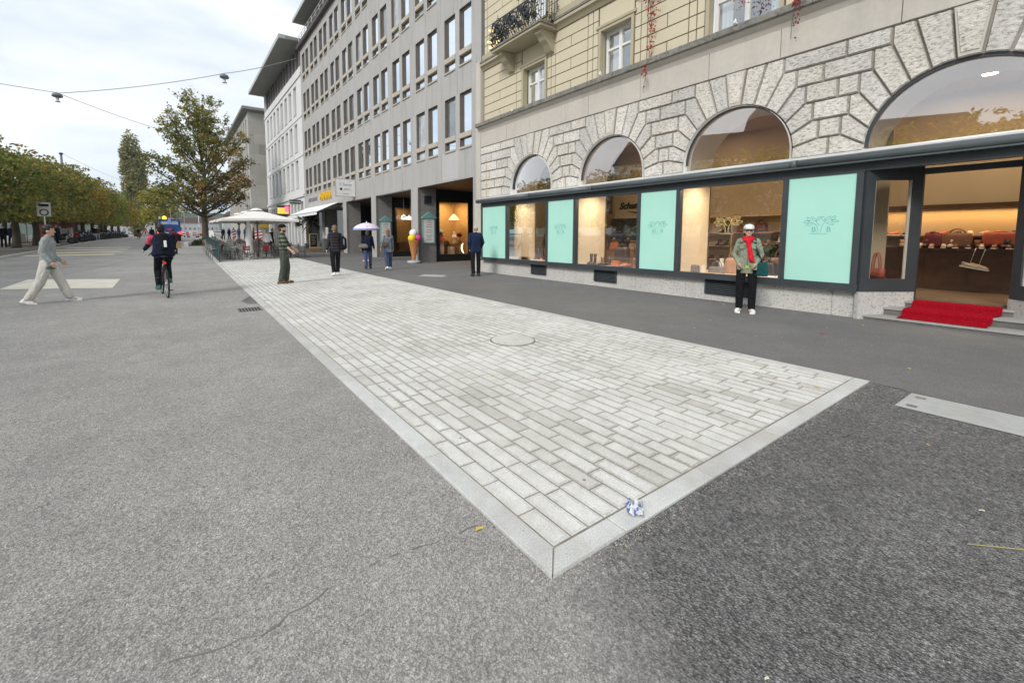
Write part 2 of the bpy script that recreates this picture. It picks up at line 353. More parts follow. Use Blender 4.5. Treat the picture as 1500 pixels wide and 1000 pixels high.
M = dict(
 road = asphalt('road_asphalt', (.355, .342, .322), 145, .42, .13, .5),
 coarse = asphalt('coarse_asphalt', (.232, .225, .22), 95, .62, .16, 1.0, .014),
 smooth = asphalt('smooth_dark_asphalt', (.185, .18, .175), 190, .28, .10, .15, .003),
 paver = paver_mat('paver_concrete', [(0, (.54, .525, .485)), (.10, (.60, .585, .55)), (.25, (.645, .635, .605)), (1, (.685, .675, .648))]),
 pedge = paver_mat('paver_dirty_edge', [(0, (.54, .525, .485)), (.10, (.60, .585, .55)), (.25, (.645, .635, .605)), (1, (.685, .675, .648))], .25, True),
 kerb = paver_mat('kerb_granite', [(0, (.52, .515, .50)), (1, (.60, .60, .585))], .34),
 joint = simple('sandy_joint', (.23, .21, .175), .95, .3, 8),
 pale = paver_mat('pale_slab', [(0, (.40, .405, .40)), (1, (.46, .46, .45))], .15),
 cream_mark = simple('worn_marking', (.60, .57, .48), .8, .12, 2.5),
 yellow_mark = simple('yellow_marking', (.66, .60, .38), .8, .15, 2.5),
 walk = asphalt('promenade_ground', (.20, .185, .16), 60, .3, .2, .2),
 lstone = vermic('limestone_block', (.66, .635, .59)),
 lsmooth = stone('limestone_smooth', (.52, .485, .43), .13, .6, .2, .3, 60),
 ljoint = simple('stone_joint', (.33, .31, .28), .95, .2, 3),
 base = stone('plinth_stone', (.55, .535, .50), .14, .9, .30, .3, 50, 26),
 weath = stone('weathered_cornice', (.23, .22, .195), .4, 3.5, .6, .6, 30, 12),
 ochre = stone('ochre_plaster', (.58, .52, .385), .07, .5, .12, .15, 60),
 ochre_d = stone('ochre_trim', (.42, .375, .265), .08, .8, .12, .15, 60),
 groove = simple('plaster_groove', (.10, .085, .06), .95, .2, 3),
 conc = stone('concrete_facade', (.41, .40, .385), .10, .7, .42, .35, 26),
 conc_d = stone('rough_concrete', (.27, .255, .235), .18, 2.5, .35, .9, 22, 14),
 conc_l = stone('pale_concrete', (.46, .455, .45), .07, .7, .1, .2, 26),
 beige = simple('beige_trim', (.46, .415, .34), .7, .1, 5),
 white_fac = stone('white_render', (.66, .66, .65), .06, .5, .18, .1, 30),
 attic = stone('attic_grey', (.20, .18, .18), .1, .7, .1, .1, 30),
 limeb = stone('office_limestone', (.40, .385, .345), .14, .35, .2, .2, 20),
 soffit = stone('roof_soffit', (.27, .275, .255), .12, .8, .2, .2, 10),
 roofedge = simple('roof_edge_metal', (.45, .46, .46), .5, .06, 2),
 dark = simple('anthracite_metal', (.047, .054, .060), .45, .12, 3, .4),
 pipe = simple('awning_tube_metal', (.085, .10, .105), .35, .1, 4, .5),
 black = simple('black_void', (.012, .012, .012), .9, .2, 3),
 blackp = simple('black_paint', (.02, .022, .024), .4, .2, 5),
 iron = simple('wrought_iron', (.028, .031, .036), .45, .3, 20, .5),
 mint = None, ink = simple('logo_ink', (.20, .50, .46), .6, .05), gold = simple('logo_gold', (.85, .66, .25), .5, .05),
 plaster = stone('white_reveal_plaster', (.74, .72, .68), .05, .5, .05, .1, 30),
 cream = simple('shop_wall_cream', (.50, .39, .25), .9, .05, 1),
 wood = simple('shop_wood', (.30, .165, .075), .55, .25, 4), woodd = simple('dark_shop_wood', (.085, .045, .025), .5, .25, 5),
 woodl = simple('light_wood', (.56, .38, .22), .6, .15, 4),
 white = simple('white_paint', (.78, .78, .77), .5, .04, 3), whitem = simple('window_white', (.74, .73, .70), .45, .05, 3),
 zinc = simple('zinc_cap', (.62, .63, .63), .4, .06, 4),
 silver = simple('aluminium', (.52, .53, .54), .32, .06, 8, .5, .7),
 glass = glass('shop_glass', (.96, .96, .95), .13), glassa = glass('arch_glass', (.95, .90, .87), .35),
 pane = pane('sky_pane', (.06, .07, .08), .93), paned = pane('curtained_pane', (.30, .31, .31), .25), panel = pane('office_pane', (.10, .095, .085), .3),
 carpet = carpet_mat(),
 bark = stone('bark', (.085, .07, .052), .3, 3, .3, .9, 18),
 leafb = leaf_mat('chestnut_leaf', [(0, (.075, .115, .035)), (.4, (.155, .20, .06)), (.85, (.26, .29, .10)), (.96, (.32, .23, .08)), (1, (.28, .14, .06))]),
 leafa = leaf_mat('autumn_leaf', [(0, (.11, .13, .045)), (.4, (.22, .19, .075)), (.75, (.30, .19, .08)), (1, (.38, .22, .10))]),
 leafr = leaf_mat('row_leaf', [(0, (.075, .10, .025)), (.4, (.18, .20, .05)), (.78, (.30, .285, .075)), (.93, (.40, .28, .08)), (1, (.38, .18, .06))]),
 leafy = leaf_mat('yellowgreen_leaf', [(0, (.11, .15, .03)), (.5, (.22, .26, .06)), (.9, (.34, .33, .08)), (1, (.36, .20, .07))]),
 leafp = leaf_mat('poplar_leaf', [(0, (.10, .14, .075)), (.5, (.21, .25, .14)), (1, (.34, .37, .21))]),
 leafg = leaf_mat('shrub_leaf', [(0, (.015, .03, .01)), (.6, (.03, .055, .018)), (1, (.06, .09, .03))]),
 leafred = leaf_mat('creeper_leaf', [(0, (.30, .012, .018)), (.5, (.22, .03, .03)), (.8, (.10, .05, .03)), (1, (.36, .03, .04))]),
 canvas = simple('cream_canvas', (.78, .755, .71), .8, .04, 1.2), canvas_w = simple('white_canvas', (.80, .80, .79), .85, .05, 2),
 fence = simple('fence_green', (.035, .07, .075), .45, .1, 3, .4), rubber = simple('rubber', (.02, .02, .02), .8, .1, 9),
 teal = simple('menu_teal', (.26, .46, .43), .55, .05, 4), paper = simple('paper', (.78, .77, .74), .8, .03, 4),
 skin = simple('skin', (.60, .38, .28), .55, .08, 12), lip = simple('lips', (.35, .12, .10), .5, .05), hairb = simple('brown_hair', (.075, .042, .022), .6, .3, 30), hairk = simple('black_hair', (.02, .016, .014), .5, .3, 30), haira = simple('auburn_hair', (.22, .085, .035), .6, .3, 30), hairg = simple('grey_hair', (.32, .27, .24), .7, .2, 30), hairl = simple('light_brown_hair', (.20, .125, .065), .6, .3, 30),
)
M['blend'] = blended_asphalt('fresh_asphalt_blend', M['road'], M['coarse'])
def mint_mat():
    t = NT('mint_film'); return t.fin(t.ramp(t.noise(1.2, 3), [(.3, (.40, .73, .61)), (.7, (.44, .765, .65))]), .28, .45)
M['mint'] = mint_mat()
def cloth(name, c, bump=.4, var=.25):
    k = 'cloth_'+name
    if k not in _mc:
        t = NT(k); co = t.coord((1, 1, .55)); w = t.n('ShaderNodeTexNoise'); w.inputs['Scale'].default_value = 7; w.inputs['Detail'].default_value = 3; w.inputs['Distortion'].default_value = 1.6; t.l(co, w.inputs['Vector'])
        _mc[k] = t.fin(t.ramp(t.noise(6, 5, .65, co), [(.3, sc3(c, 1-var)), (.7, sc3(c, 1+var))]), .9, .15, 0, t.bump(w.outputs['Fac'], .85, .07, t.bump(t.noise(60, 3), .3, .01)))
    return _mc[k]
# ================================================================== GROUND
def strip_sheet(name, x0, x1, ys, dz, mat, label=None):
    mb = MB()
    fx0 = x0 if callable(x0) else (lambda y: x0); fx1 = x1 if callable(x1) else (lambda y: x1)
    vs = []; fs = []
    for y in ys: vs += [(fx0(y), y, gz(y)+dz), (fx1(y), y, gz(y)+dz)]
    for i in range(len(ys)-1): fs.append((2*i, 2*i+1, 2*i+3, 2*i+2))
    mb.add(vs, fs, 0, True)
    return structure(mb.build(name, mat))
YS = [-60, -10, 0, 10, 20, 22, 24, 26, 28, 30, 32, 35, 38, 41, 45, 50, 55, 60, 66, 72, 80, 90, 100, 120, 140, 250, 600, 1400]
strip_sheet('ground', -1400, 1400, [-1400]+YS, -.03, M['walk'])
strip_sheet('road', -8.65, 16.0, YS[:-1], 0.0, M['road'])
# coarse fresh asphalt in front of the paving's end, with an uneven seam on the road side
rnd = random.Random(3)
mb = MB(); pol = [(9.95, -8), (9.95, 1.0), (6.0, 1.05), (5.66, 1.27), (1.235, 1.27), (1.235, 1.9), (-1.5, 1.9), (-6, -8)]
mb.sheet(pol, .004); structure(mb.build('fresh_asphalt', M['blend']))
# smooth dark footpath along the shops
strip_sheet('footpath', lambda y: 5.62 if y < 1 else 5.66 + .006*max(0, min(y, 45)-1), lambda y: 14.6 if y > 14.6 else 10.1, [-20, 0.98, 1.0, 6, 14.59, 14.61, 20, 24, 28, 32, 35, 40, 45, 50, 56, 62], .008, M['smooth'])
# promenade on the left: real kerb step
strip_sheet('promenade', -60, -8.75, [0]+YS[3:-2], .11, M['walk'])
mb = MB()
for a, b in zip(YS[3:-2], YS[4:-1]):
    a = max(a, 8)
    vs = [(-8.78, a, gz(a)-.02), (-8.6, a, gz(a)-.02), (-8.6, a, gz(a)+.12), (-8.78, a, gz(a)+.12), (-8.78, b, gz(b)-.02), (-8.6, b, gz(b)-.02), (-8.6, b, gz(b)+.12), (-8.78, b, gz(b)+.12)]
    mb.add(vs, [(0,1,2,3),(1,5,6,2),(3,2,6,7),(4,7,6,5)])
structure(mb.build('kerb', M['kerb']))
# yellow crossing bars and pale patches painted on the road
mb = MB()
def bar4(pts, m=0, dz=.006): mb.add([(x, y, gz(y)+dz) for x, y in pts], [(0, 1, 2, 3)], m)
for i, (xa, xb, yy) in enumerate([(-8.3, -4.1, 37.4), (-8.3, -4.0, 40.8), (-8.3, -4.0, 44.6), (-8.3, -4.1, 48.6)]):
    bar4([(xa, yy), (xb, yy), (xb+.1, yy+1.1), (xa, yy+1.1)])
structure(mb.build('crossing_markings', M['yellow_mark']))
mb = MB(); bar4([(-4.35, 17.3), (-1.79, 15.96), (-1.92, 19.1), (-4.45, 20.6)]); structure(mb.build('road_patch', M['cream_mark']))
mb = MB(); bar4([(5.06, .955), (5.05, -1.6), (5.60, -1.6), (5.60, .945)], 0, .010)
mb.add([(5.13, .83, .0125), (5.19, .83, .0125), (5.19, .90, .0125), (5.13, .90, .0125), (5.45, .83, .0125), (5.51, .83, .0125), (5.51, .90, .0125), (5.45, .90, .0125)], [(0,1,2,3),(4,5,6,7)], 1)
tag(mb.build('cover_slab', [M['pale'], M['joint']]), 'long pale concrete cover slab set in the asphalt right of the paving', 'cover slab')
mb = MB(); mb.add([(6.9, 14.15, .0125), (7.5, 13.4, .0125), (7.95, 13.9, .0125), (7.4, 14.7, .0125)], [(0,1,2,3)]); structure(mb.build('footpath_patch', M['pale']))
# tar seam lines
mb = MB(); rs = random.Random(6)
def seam(pts, w, z):
    P = []
    for (a, b), (c, d) in zip(pts, pts[1:]):
        n_ = max(2, int(math.dist((a, b), (c, d))/.05))
        for k in range(n_): t = k/n_; P.append((a+(c-a)*t+rs.uniform(-.012, .012), b+(d-b)*t+rs.uniform(-.012, .012)))
    for p, q in zip(P, P[1:]):
        if rs.random() < .72: ww = w*rs.uniform(.4, 1.5); mb.add([(p[0], p[1]-ww, z), (q[0], q[1]-ww, z), (q[0], q[1]+ww, z), (p[0], p[1]+ww, z)], [(0,1,2,3)])
seam([(-1.4, 1.85), (-.13, 1.77), (.16, 1.71), (.6, 1.8), (1.02, 1.76), (1.23, 1.75)], .004, .0055)
seam([(-2.6, 4.6), (-1.4, 4.9), (-.6, 4.7)], .003, .002); seam([(-.4, 6.2), (.3, 6.5), (.7, 6.3)], .003, .002); seam([(-4.0, 8.2), (-2.2, 9.0)], .004, .002)
pts = [(-9, 13.9), (-6, 14.8), (-4.2, 15.9), (-4.5, 17.4), (-3.9, 22), (-3.2, 27), (-2.2, 33)]
for (a, b), (c, d) in zip(pts, pts[1:]): mb.add([(a-.02, b-.03, gz(b)+.003), (a+.02, b+.03, gz(b)+.003), (c+.02, d+.03, gz(d)+.003), (c-.02, d-.03, gz(d)+.003)], [(0,1,2,3)])
structure(mb.build('tar_seams', simple('tar', (.17, .165, .155), .8, .3, 8)))

# ------------------------------------------------------------------ paving strip
PX0, PX1, PY0, PY1 = 1.245, 5.68, 1.27, 60.0
strip_sheet('paving_bed', PX0+.01, PX1-.01, [PY0+.01]+[v for v in YS if 1.3 < v < PY1]+[PY1], .0148, M['joint'])
rnd = random.Random(11)
mb = MB()
def slab(x0, x1, y0, y1, top, bev=.006, dirty=0):
    za, zb = gz(y0)+top, gz(y1)+top; bo = .006
    vs = [(x0,y0,za-.02),(x1,y0,za-.02),(x1,y1,zb-.02),(x0,y1,zb-.02),(x0,y0,za-bev*.6),(x1,y0,za-bev*.6),(x1,y1,zb-bev*.6),(x0,y1,zb-bev*.6),
          (x0+bev,y0+bev,za),(x1-bev,y0+bev,za),(x1-bev,y1-bev,zb),(x0+bev,y1-bev,zb)]
    fs = [(8,9,10,11)]
    if dirty:
        d = bev+dirty*rnd.uniform(.6, 1.6); vs += [(x0+d,y0+d,za),(x1-d,y0+d,za),(x1-d,y1-d,zb),(x0+d,y1-d,zb)]; fs = [(12,13,14,15)]+[(8+i, 8+(i+1)%4, 12+(i+1)%4, 12+i) for i in range(4)]
    for i in range(4):
        j = (i+1) % 4; fs += [(i, j, 4+j, 4+i), (4+i, 4+j, 8+j, 8+i)]
    if dirty:
        b0 = len(mb.v); mb.add(vs, fs, 1); mb.m[-len(fs)] = 0
    else: mb.add(vs, fs)
rows = 34; w = (5.55-1.378)/rows; MHX, MHY, MHR = 3.74, 4.68, .30
for r in range(rows):
    x0 = 1.378+r*w; y = PY0+.13
    first = True
    while y < PY1:
        L = rnd.choice([.2, .26, .3, .33, .33, .36, .42]) if not first else rnd.uniform(.15, .42)
        first = False
        y1 = min(y+L, PY1); g = .0046
        slab(x0+g, x0+w-g, y+g, y1-g, .0165+rnd.uniform(-.0004, .0004), .0022, .012)
        y = y1
structure(mb.build('paving', [M['paver'], M['pedge']]))
mb = MB()
y = PY0+.125
while y < PY1:
    L = rnd.uniform(.9, 1.1); slab(PX0, PX0+.128, y+.002, y+L-.002, .019, .005); slab(PX1-.128, PX1, y+.002, y+L-.002, .019, .005); y += L
x = PX0
mb.prism([(PX0, PY0), (1.75, PY0), (1.75, PY0+.122), (PX0+.124, PY0+.122)], 0, .019, 'z', 0, .004)
mb.prism([(PX0, PY0+.0015), (PX0+.1232, PY0+.1247), (PX0+.122, PY0+.128), (PX0, PY0+.128)], 0, .0187, 'z', 0, .002)
x = 1.753
while x < PX1-.05:
    L = min(rnd.uniform(.75, 1.0), PX1-x); slab(x+.002, x+L-.002, PY0, PY0+.122, .019, .005); x += L
structure(mb.build('paving_edge', M['kerb']))
# round manhole cover with joint ring
mb = MB(); mb.lathe([(MHR+.022, .015), (MHR+.022, .0225), (MHR+.004, .0225), (MHR+.004, .0215)], (MHX, MHY, 0), 48, 1, False)
mb.lathe([(MHR, .016), (MHR, .0265), (MHR-.01, .0275)], (MHX, MHY, 0), 48, 0, False)
for s in (-1, 1): mb.box(MHX+s*.2-.02, MHX+s*.2+.02, MHY+s*.08-.008, MHY+s*.08+.008, .0274, .0282, 1)
tag(mb.build('manhole_cover', [M['paver'], M['joint']]), 'round pale manhole cover set flush in the middle of the paving', 'manhole cover')
# drain grate at the strip's left edge
mb = MB(); mb.box(.78, 1.2, 9.5, 9.98, .001, .008, 0)
for i in range(7): mb.box(.81+i*.055, .835+i*.055, 9.55, 9.72, .009, .0115, 1); mb.box(.81+i*.055, .835+i*.055, 9.76, 9.94, .009, .0115, 1)
tag(mb.build('drain_grate', [simple('grate_iron', (.16, .155, .15), .6, .2, 9), M['black']]), 'rectangular iron drain grate beside the left edge of the paving', 'drain grate')
mb = MB(); mb.sheet([(1.05, 10.6), (1.23, 10.5), (1.23, 11.9), (1.12, 11.6), (.95, 11.1)], .004); structure(mb.build('road_repair', M['coarse']))

# ------------------------------------------------------------------ litter and leaves on the ground
def leaf(x, y, z, s, rz, c, label, curl=.3):
    mb = MB(); n = 7; vs = [(0, 0, .2*curl)]
    for k in range(n):
        a = 2*math.pi*k/n; rr = (1, .62)[k % 2]*s*(1.15 if k == 0 else 1)
        vs.append((rr*math.cos(a), rr*.55*math.sin(a), curl*s*(.5 if k % 2 else .15)))
    vs[0] = (0, 0, .004)
    mb.add(vs, [(0, k+1, (k+1) % n+1) for k in range(n)])
    o = mb.build('fallen_leaf', c, None, False); o.location = (x, y, z); o.rotation_euler = (0, 0, rz)
    return tag(o, label, 'leaf', 'fallen leaves')
LY, LR, LB = simple('leaf_yellow', (.62, .42, .10), .7, .2, 60), simple('leaf_red', (.45, .05, .05), .7, .2, 60), simple('leaf_pale', (.68, .62, .45), .7, .2, 60)
for i, (x, y, z, s, c, l) in enumerate([
  (1.16, 1.72, .004, .028, LY, 'orange leaf lying against the left paving edge close to its corner'),
  (4.3, .62, .006, .022, LY, 'small yellow leaf on dark coarse asphalt beyond the front paving edge'),
  (3.5, .28, .006, .018, LB, 'tiny pale leaf on coarse asphalt in front of the paving'),
  (2.6, 3.6, .021, .022, LY, 'yellow leaf on the middle of the paving blocks'),
  (7.9, 2.35, .01, .05, LR, 'red leaf on the dark footpath in front of the shop steps'),
  (6.6, 1.15, .01, .035, LY, 'yellow leaf on the footpath between paving and shop steps'),
  (9.5, 4.6, .01, .04, LB, 'pale leaf on the footpath by the plinth left of the woman'),
  (9.55, 3.1, .01, .05, LR, 'red leaf lying against the plinth beside the shop steps'),
  (9.2, 2.2, .01, .03, LY, 'small yellow leaf in front of the lower shop step'),
  (9.7, 2.0, .01, .035, LR, 'dark red leaf at the foot of the shop steps'),
  (4.9, .05, .006, .02, LB, 'pale leaf on coarse asphalt near the cover slab'),
  (5.0, 1.5, .021, .03, LY, 'yellow leaf on the paving by its far right corner'),
  (1.55, .55, .006, .012, LB, 'pale sliver on coarse asphalt just in front of the paving corner')]):
    leaf(x, y, max(z, .006), s, i*1.3, c, l)
# pale grit and specks around the edges, uncountable
rnd = random.Random(5); mb = MB()
def grit(x, y, z, s):
    a = rnd.uniform(0, 6); vs = [(x+s*math.cos(a+k*2.1), y+s*math.sin(a+k*2.1), z) for k in range(3)]+[(x, y, z+s*.8)]
    mb.add(vs, [(0,1,3),(1,2,3),(2,0,3)], rnd.choice([0, 0, 1, 2]))
for _ in range(800):
    x = rnd.uniform(1.2, 5.7); d = abs(rnd.gauss(0, .05)); grit(x, PY0-.004-d, .004, rnd.uniform(.002, .0045))
for _ in range(500):
    y = 1.27+rnd.random()**1.6*9; d = abs(rnd.gauss(0, .05)); grit(PX0-.004-d, y, .005 if y < 1.9 else .001, rnd.uniform(.0015, .004))
for _ in range(260): grit(rnd.uniform(9.3, 9.85), rnd.uniform(2.7, 13), .009, rnd.uniform(.003, .009))
def spot_(x, y, z, s, m):
    n_ = 7; mb.add([(x+s*rnd.uniform(.7, 1.2)*math.cos(6.283*k/n_), y+s*rnd.uniform(.7, 1.2)*math.sin(6.283*k/n_), z) for k in range(n_)], [tuple(range(n_))], m)
for _ in range(130): spot_(rnd.uniform(1.4, 5.5), rnd.uniform(1.5, 16), .0178, rnd.uniform(.006, .014), 3)
for _ in range(90): spot_(rnd.uniform(5.9, 9.6), rnd.uniform(1.2, 14), .0092, rnd.uniform(.008, .018), 4)
for _ in range(110): spot_(rnd.uniform(-5, 1.1), rnd.uniform(2.2, 14), .0012, rnd.uniform(.008, .018), rnd.choice([3, 4]))
for _ in range(260): grit(rnd.uniform(-4, 1), rnd.uniform(-.5, 9), .0055 if 0 else .001, rnd.uniform(.002, .0045))
for _ in range(400): grit(rnd.uniform(-2, 6), rnd.uniform(-.8, 4), .005, rnd.uniform(.0015, .004))
tag(mb.build('grit', [simple('grit_pale', (.62, .58, .5), .9, .2, 90), simple('grit_ochre', (.42, .3, .16), .9, .2, 90), simple('grit_dark', (.06, .055, .05), .9, .2, 90), simple('gum_dark', (.24, .23, .21), .9, .2, 20), simple('gum_light', (.36, .355, .34), .9, .2, 20)]), 'loose pale grit scattered along the paving edges', 'grit', None, 'stuff')
# grass stalk and crumpled wrapper
mb = MB(); mb.tube([(3.05, .28, .008), (3.2, .13, .010), (3.35, .0, .009), (3.5, -.1, .011)], .0022, 5)
tag(mb.build('dry_stalk', simple('straw', (.42, .40, .16), .8, .2, 30)), 'thin yellow dry stalk lying on the coarse asphalt', 'stalk')
mb = MB(); n = 9; vs = []; rnd = random.Random(9)
for i in range(n):
    for j in range(n):
        u, v = i/(n-1)-.5, j/(n-1)-.5
        vs.append((u*.125+rnd.uniform(-.006, .006), v*.085+rnd.uniform(-.006, .006), .012+.030*(1-4*max(u*u, v*v))+rnd.uniform(-.012, .014)))
fs = []; mi = []
for i in range(n-1):
    for j in range(n-1): fs.append((i*n+j, (i+1)*n+j, (i+1)*n+j+1, i*n+j+1))
for k, f in enumerate(fs): mb.add([vs[q] for q in f], [(0, 1, 2, 3)], 1 if (k//8+k % 8) % 4 in (0,) else (2 if k % 7 == 0 else 0))
wr = mb.build('crumpled_wrapper', [simple('foil', (.62, .64, .68), .3, .2, 40, .5, .5), simple('foil_blue', (.10, .14, .34), .35, .3, 40), M['white']], None, False)
wr.location = (1.93, 1.35, .02); wr.rotation_euler = (0, 0, .7); tag(wr, 'crumpled silver and blue wrapper on the front paving edge', 'litter')
# ================================================================== STONE CORNER BUILDING WITH THE SHOP
FX = 9.8          # shopfront plane
SB = empty('stone_building', (FX, 8, 0), 0, 'ochre and limestone building with arched mint and dark framed shopfront', 'building')
def sb(mb, name, mats, parent=None, label=None):
    """build in world coordinates, parent under the building root keeping place"""
    o = mb.build(name, mats)
    root = parent or SB; o.parent = root
    wl = Vector((0, 0, 0)); p = root
    while p: wl += p.location; p = p.parent
    o.location = -wl
    if label: o['label'] = label
    return o
ARCH = [(11.55, 1.07, 3.19), (8.145, 1.11, 3.17), (4.79, 1.11, 3.17), (1.37, 1.17, 3.05), (-2.1, 1.15, 3.1)]
WIN = [(11.6, 10.53, 12.665), (8.145, 7.03, 9.26), (4.79, 3.68, 5.90), (1.3, .2, 2.43), (-2.1, -3.2, -1.0)]
ZL = 3.0; ZT = 5.62; YL, YR = 14.62, -4.0
# wall behind the rustication (dark joints) with arched openings
mb = MB(); WX = 10.04; WB = 11.25
ys = [YL]
def arch_z(c, r, zc, y): return zc + math.sqrt(max(0, r*r-(y-c)**2))
segs = []
prev = YL
for c, r, zc in ARCH:
    mb.quad((WX, prev, ZL-.5), (WX, c+r, ZL-.5), (WX, c+r, ZT), (WX, prev, ZT)); prev = c-r
    N = 28
    pts = [(c+r*math.cos(math.pi*k/N), zc+r*math.sin(math.pi*k/N)) for k in range(N+1)]
    for (a, za), (b, zb) in zip(pts, pts[1:]):
        mb.quad((WX, a, za), (WX, b, zb), (WX, b, ZT), (WX, a, ZT))
    mb.quad((WX, c+r, ZL-.5), (WX, c+r, ZL-.5), (WX, c+r, zc), (WX, c+r, zc)) if 0 else None
mb.quad((WX, prev, ZL-.5), (WX, YR, ZL-.5), (WX, YR, ZT), (WX, prev, ZT))
sb(mb, 'wall', M['ljoint'])
# the deep white plaster reveals behind the glass, from the platform up through the arches
RVM = [M['plaster'], simple('display_side_wall', (.74, .66, .52), .85, .05, 1)]
for i, ((c, r, zc), (wc, w0, w1)) in enumerate(zip(ARCH, WIN)):
    mb = MB(); N = 28; x0, x1 = 9.93, WB
    if i == 3: x0 = 10.04
    r2 = r
    lowz = .6 if i != 3 else 2.72
    ya, yb = (w1, w0) if i != 3 else (c+r2, c-r2)
    for yy, ya2 in ((c+r2, ya), (c-r2, yb)):
        mb.quad((x0, yy, 2.9 if i != 3 else lowz), (x1, yy, 2.9 if i != 3 else lowz), (x1, yy, zc), (x0, yy, zc), 0)
        if i != 3: mb.quad((x0+.02, ya2, lowz), (x1, ya2, lowz), (x1, ya2, 2.9), (x0+.02, ya2, 2.9), 1)
    pts = [(c+r2*math.cos(math.pi*k/N), zc+r2*math.sin(math.pi*k/N)) for k in range(N+1)]
    for (a, za), (b, zb) in zip(pts, pts[1:]): mb.quad((x0, a, za), (x0, b, zb), (x1, b, zb), (x1, a, za), 0)
    sb(mb, 'window_reveal', RVM)
# rusticated blocks
mb = MB(); X0, X1 = 10.06, 9.972; G = .008; IN = .018
rnd = random.Random(21)
def block(poly, d=0):
    cx = sum(p[0] for p in poly)/len(poly)
    if max(p[0] for p in poly) < YR: return
    mb.prism([(p[0], p[1]) for p in poly], X0, X1+rnd.uniform(-.008, .008)+d, 'x', 0, IN)
def shrink(poly): return poly
COURSE = [ZL, 3.345, 3.69, 4.035, 4.38, 4.72, 5.02]
B = [(33, .91, 4.72), (47, 1.14, 4.38), (60.5, 1.31, 4.035), (74, 1.44, 3.69), (87, 1.54, 3.345)]
def gp_(poly):   # inset by the joint gap
    n = len(poly); ar = sum(poly[i][0]*poly[(i+1)%n][1]-poly[(i+1)%n][0]*poly[i][1] for i in range(n))
    P = poly if ar > 0 else poly[::-1]; Q = []
    for i in range(n):
        a, b, c = Vector(P[i-1]), Vector(P[i]), Vector(P[(i+1)%n])
        e1 = (b-a).normalized(); e2 = (c-b).normalized(); n1 = Vector((-e1.y, e1.x)); n2 = Vector((-e2.y, e2.x)); h = n1+n2
        if h.length < 1e-3: h = n1
        h.normalize(); q = b+h*G/max(.35, h.dot(n1)); Q.append((q.x, q.y))
    return Q
for ai, (c, r, zc) in enumerate(ARCH):
    ra = r+.012
    def I(deg): return (ra*math.sin(R(deg)), zc+ra*math.cos(R(deg)))
    for s in (-1, 1):
        def Y(p): return (c+s*p[0], p[1])
        # top voussoirs
        x20 = I(20); t20 = (x20[0]+(5.02-x20[1])*math.tan(R(20))*.75, 5.02); x65 = I(6.5); t65 = (x65[0]+.09, 5.02)
        b33 = (B[0][1], B[0][2])
        block(gp_([Y(x65), Y(I(13)), Y(x20), Y(t20), Y(t65)]))
        block(gp_([Y(x20), Y(I(27)), Y(I(33)), Y(b33), Y((b33[0], 5.02)), Y(t20)]))
        for (d0, bx0, bz0), (d1, bx1, bz1) in zip(B, B[1:]):
            block(gp_([Y(I(d0)), Y(I((d0+d1)/2)), Y(I(d1)), Y((bx1, bz1)), Y((bx1, bz0)), Y((bx0, bz0))]))
        nb_ = ai-s; hx = abs(ARCH[nb_][0]-c)/2 if 0 <= nb_ < len(ARCH) else 1.66
        block(gp_([Y(I(87)), Y((ra, ZL)), Y((hx, ZL)), Y((hx, 3.345)), Y((1.54, 3.345))]))
    # keystone with a raised frame
    kp = [(c-I(6.5)[0], I(6.5)[1]), (c, zc+ra), (c+I(6.5)[0], I(6.5)[1]), (c+I(6.5)[0]+.09, 5.02), (c-I(6.5)[0]-.09, 5.02)]
    mb.prism(gp_(kp), X0, X1-.02, 'x', 1, .01)
    ki = [(c-I(6.5)[0]+.035, I(6.5)[1]+.07), (c+I(6.5)[0]-.035, I(6.5)[1]+.07), (c+I(6.5)[0]+.045, 4.97), (c-I(6.5)[0]-.045, 4.97)]
    mb.prism(ki, X1-.021, X1-.035, 'x', 0, .01)
# filler blocks between the arches
bounds = [(YL, ARCH[0][0])]+[(ARCH[i][0], ARCH[i+1][0]) for i in range(4)]
for bi, (ca, cb) in enumerate(bounds):
    for k in range(1, 6):
        z0, z1 = COURSE[k], COURSE[k+1]
        xo = {5: .91, 4: 1.14, 3: 1.31, 2: 1.44, 1: 1.54}[k]
        a = ca-(xo if bi else 0); b = cb+xo
        if a-b < .05: continue
        wid = a-b; nb = 2 if wid > .75 else 1
        if bi == 0: nb = 2 if k % 2 else 2
        cut = a-wid*(.5+(.12 if k % 2 else -.12))
        spans = [(a, cut), (cut, b)] if nb == 2 else [(a, b)]
        for p, q in spans: block(gp_([(p, z0), (p, z1), (q, z1), (q, z0)]))
    if bi == 0: block(gp_([(YL, ZL), (YL, 3.345), (cb+1.66, 3.345), (cb+1.66, ZL)]))
sb(mb, 'rusticated_blocks', [M['lstone'], M['lsmooth']])
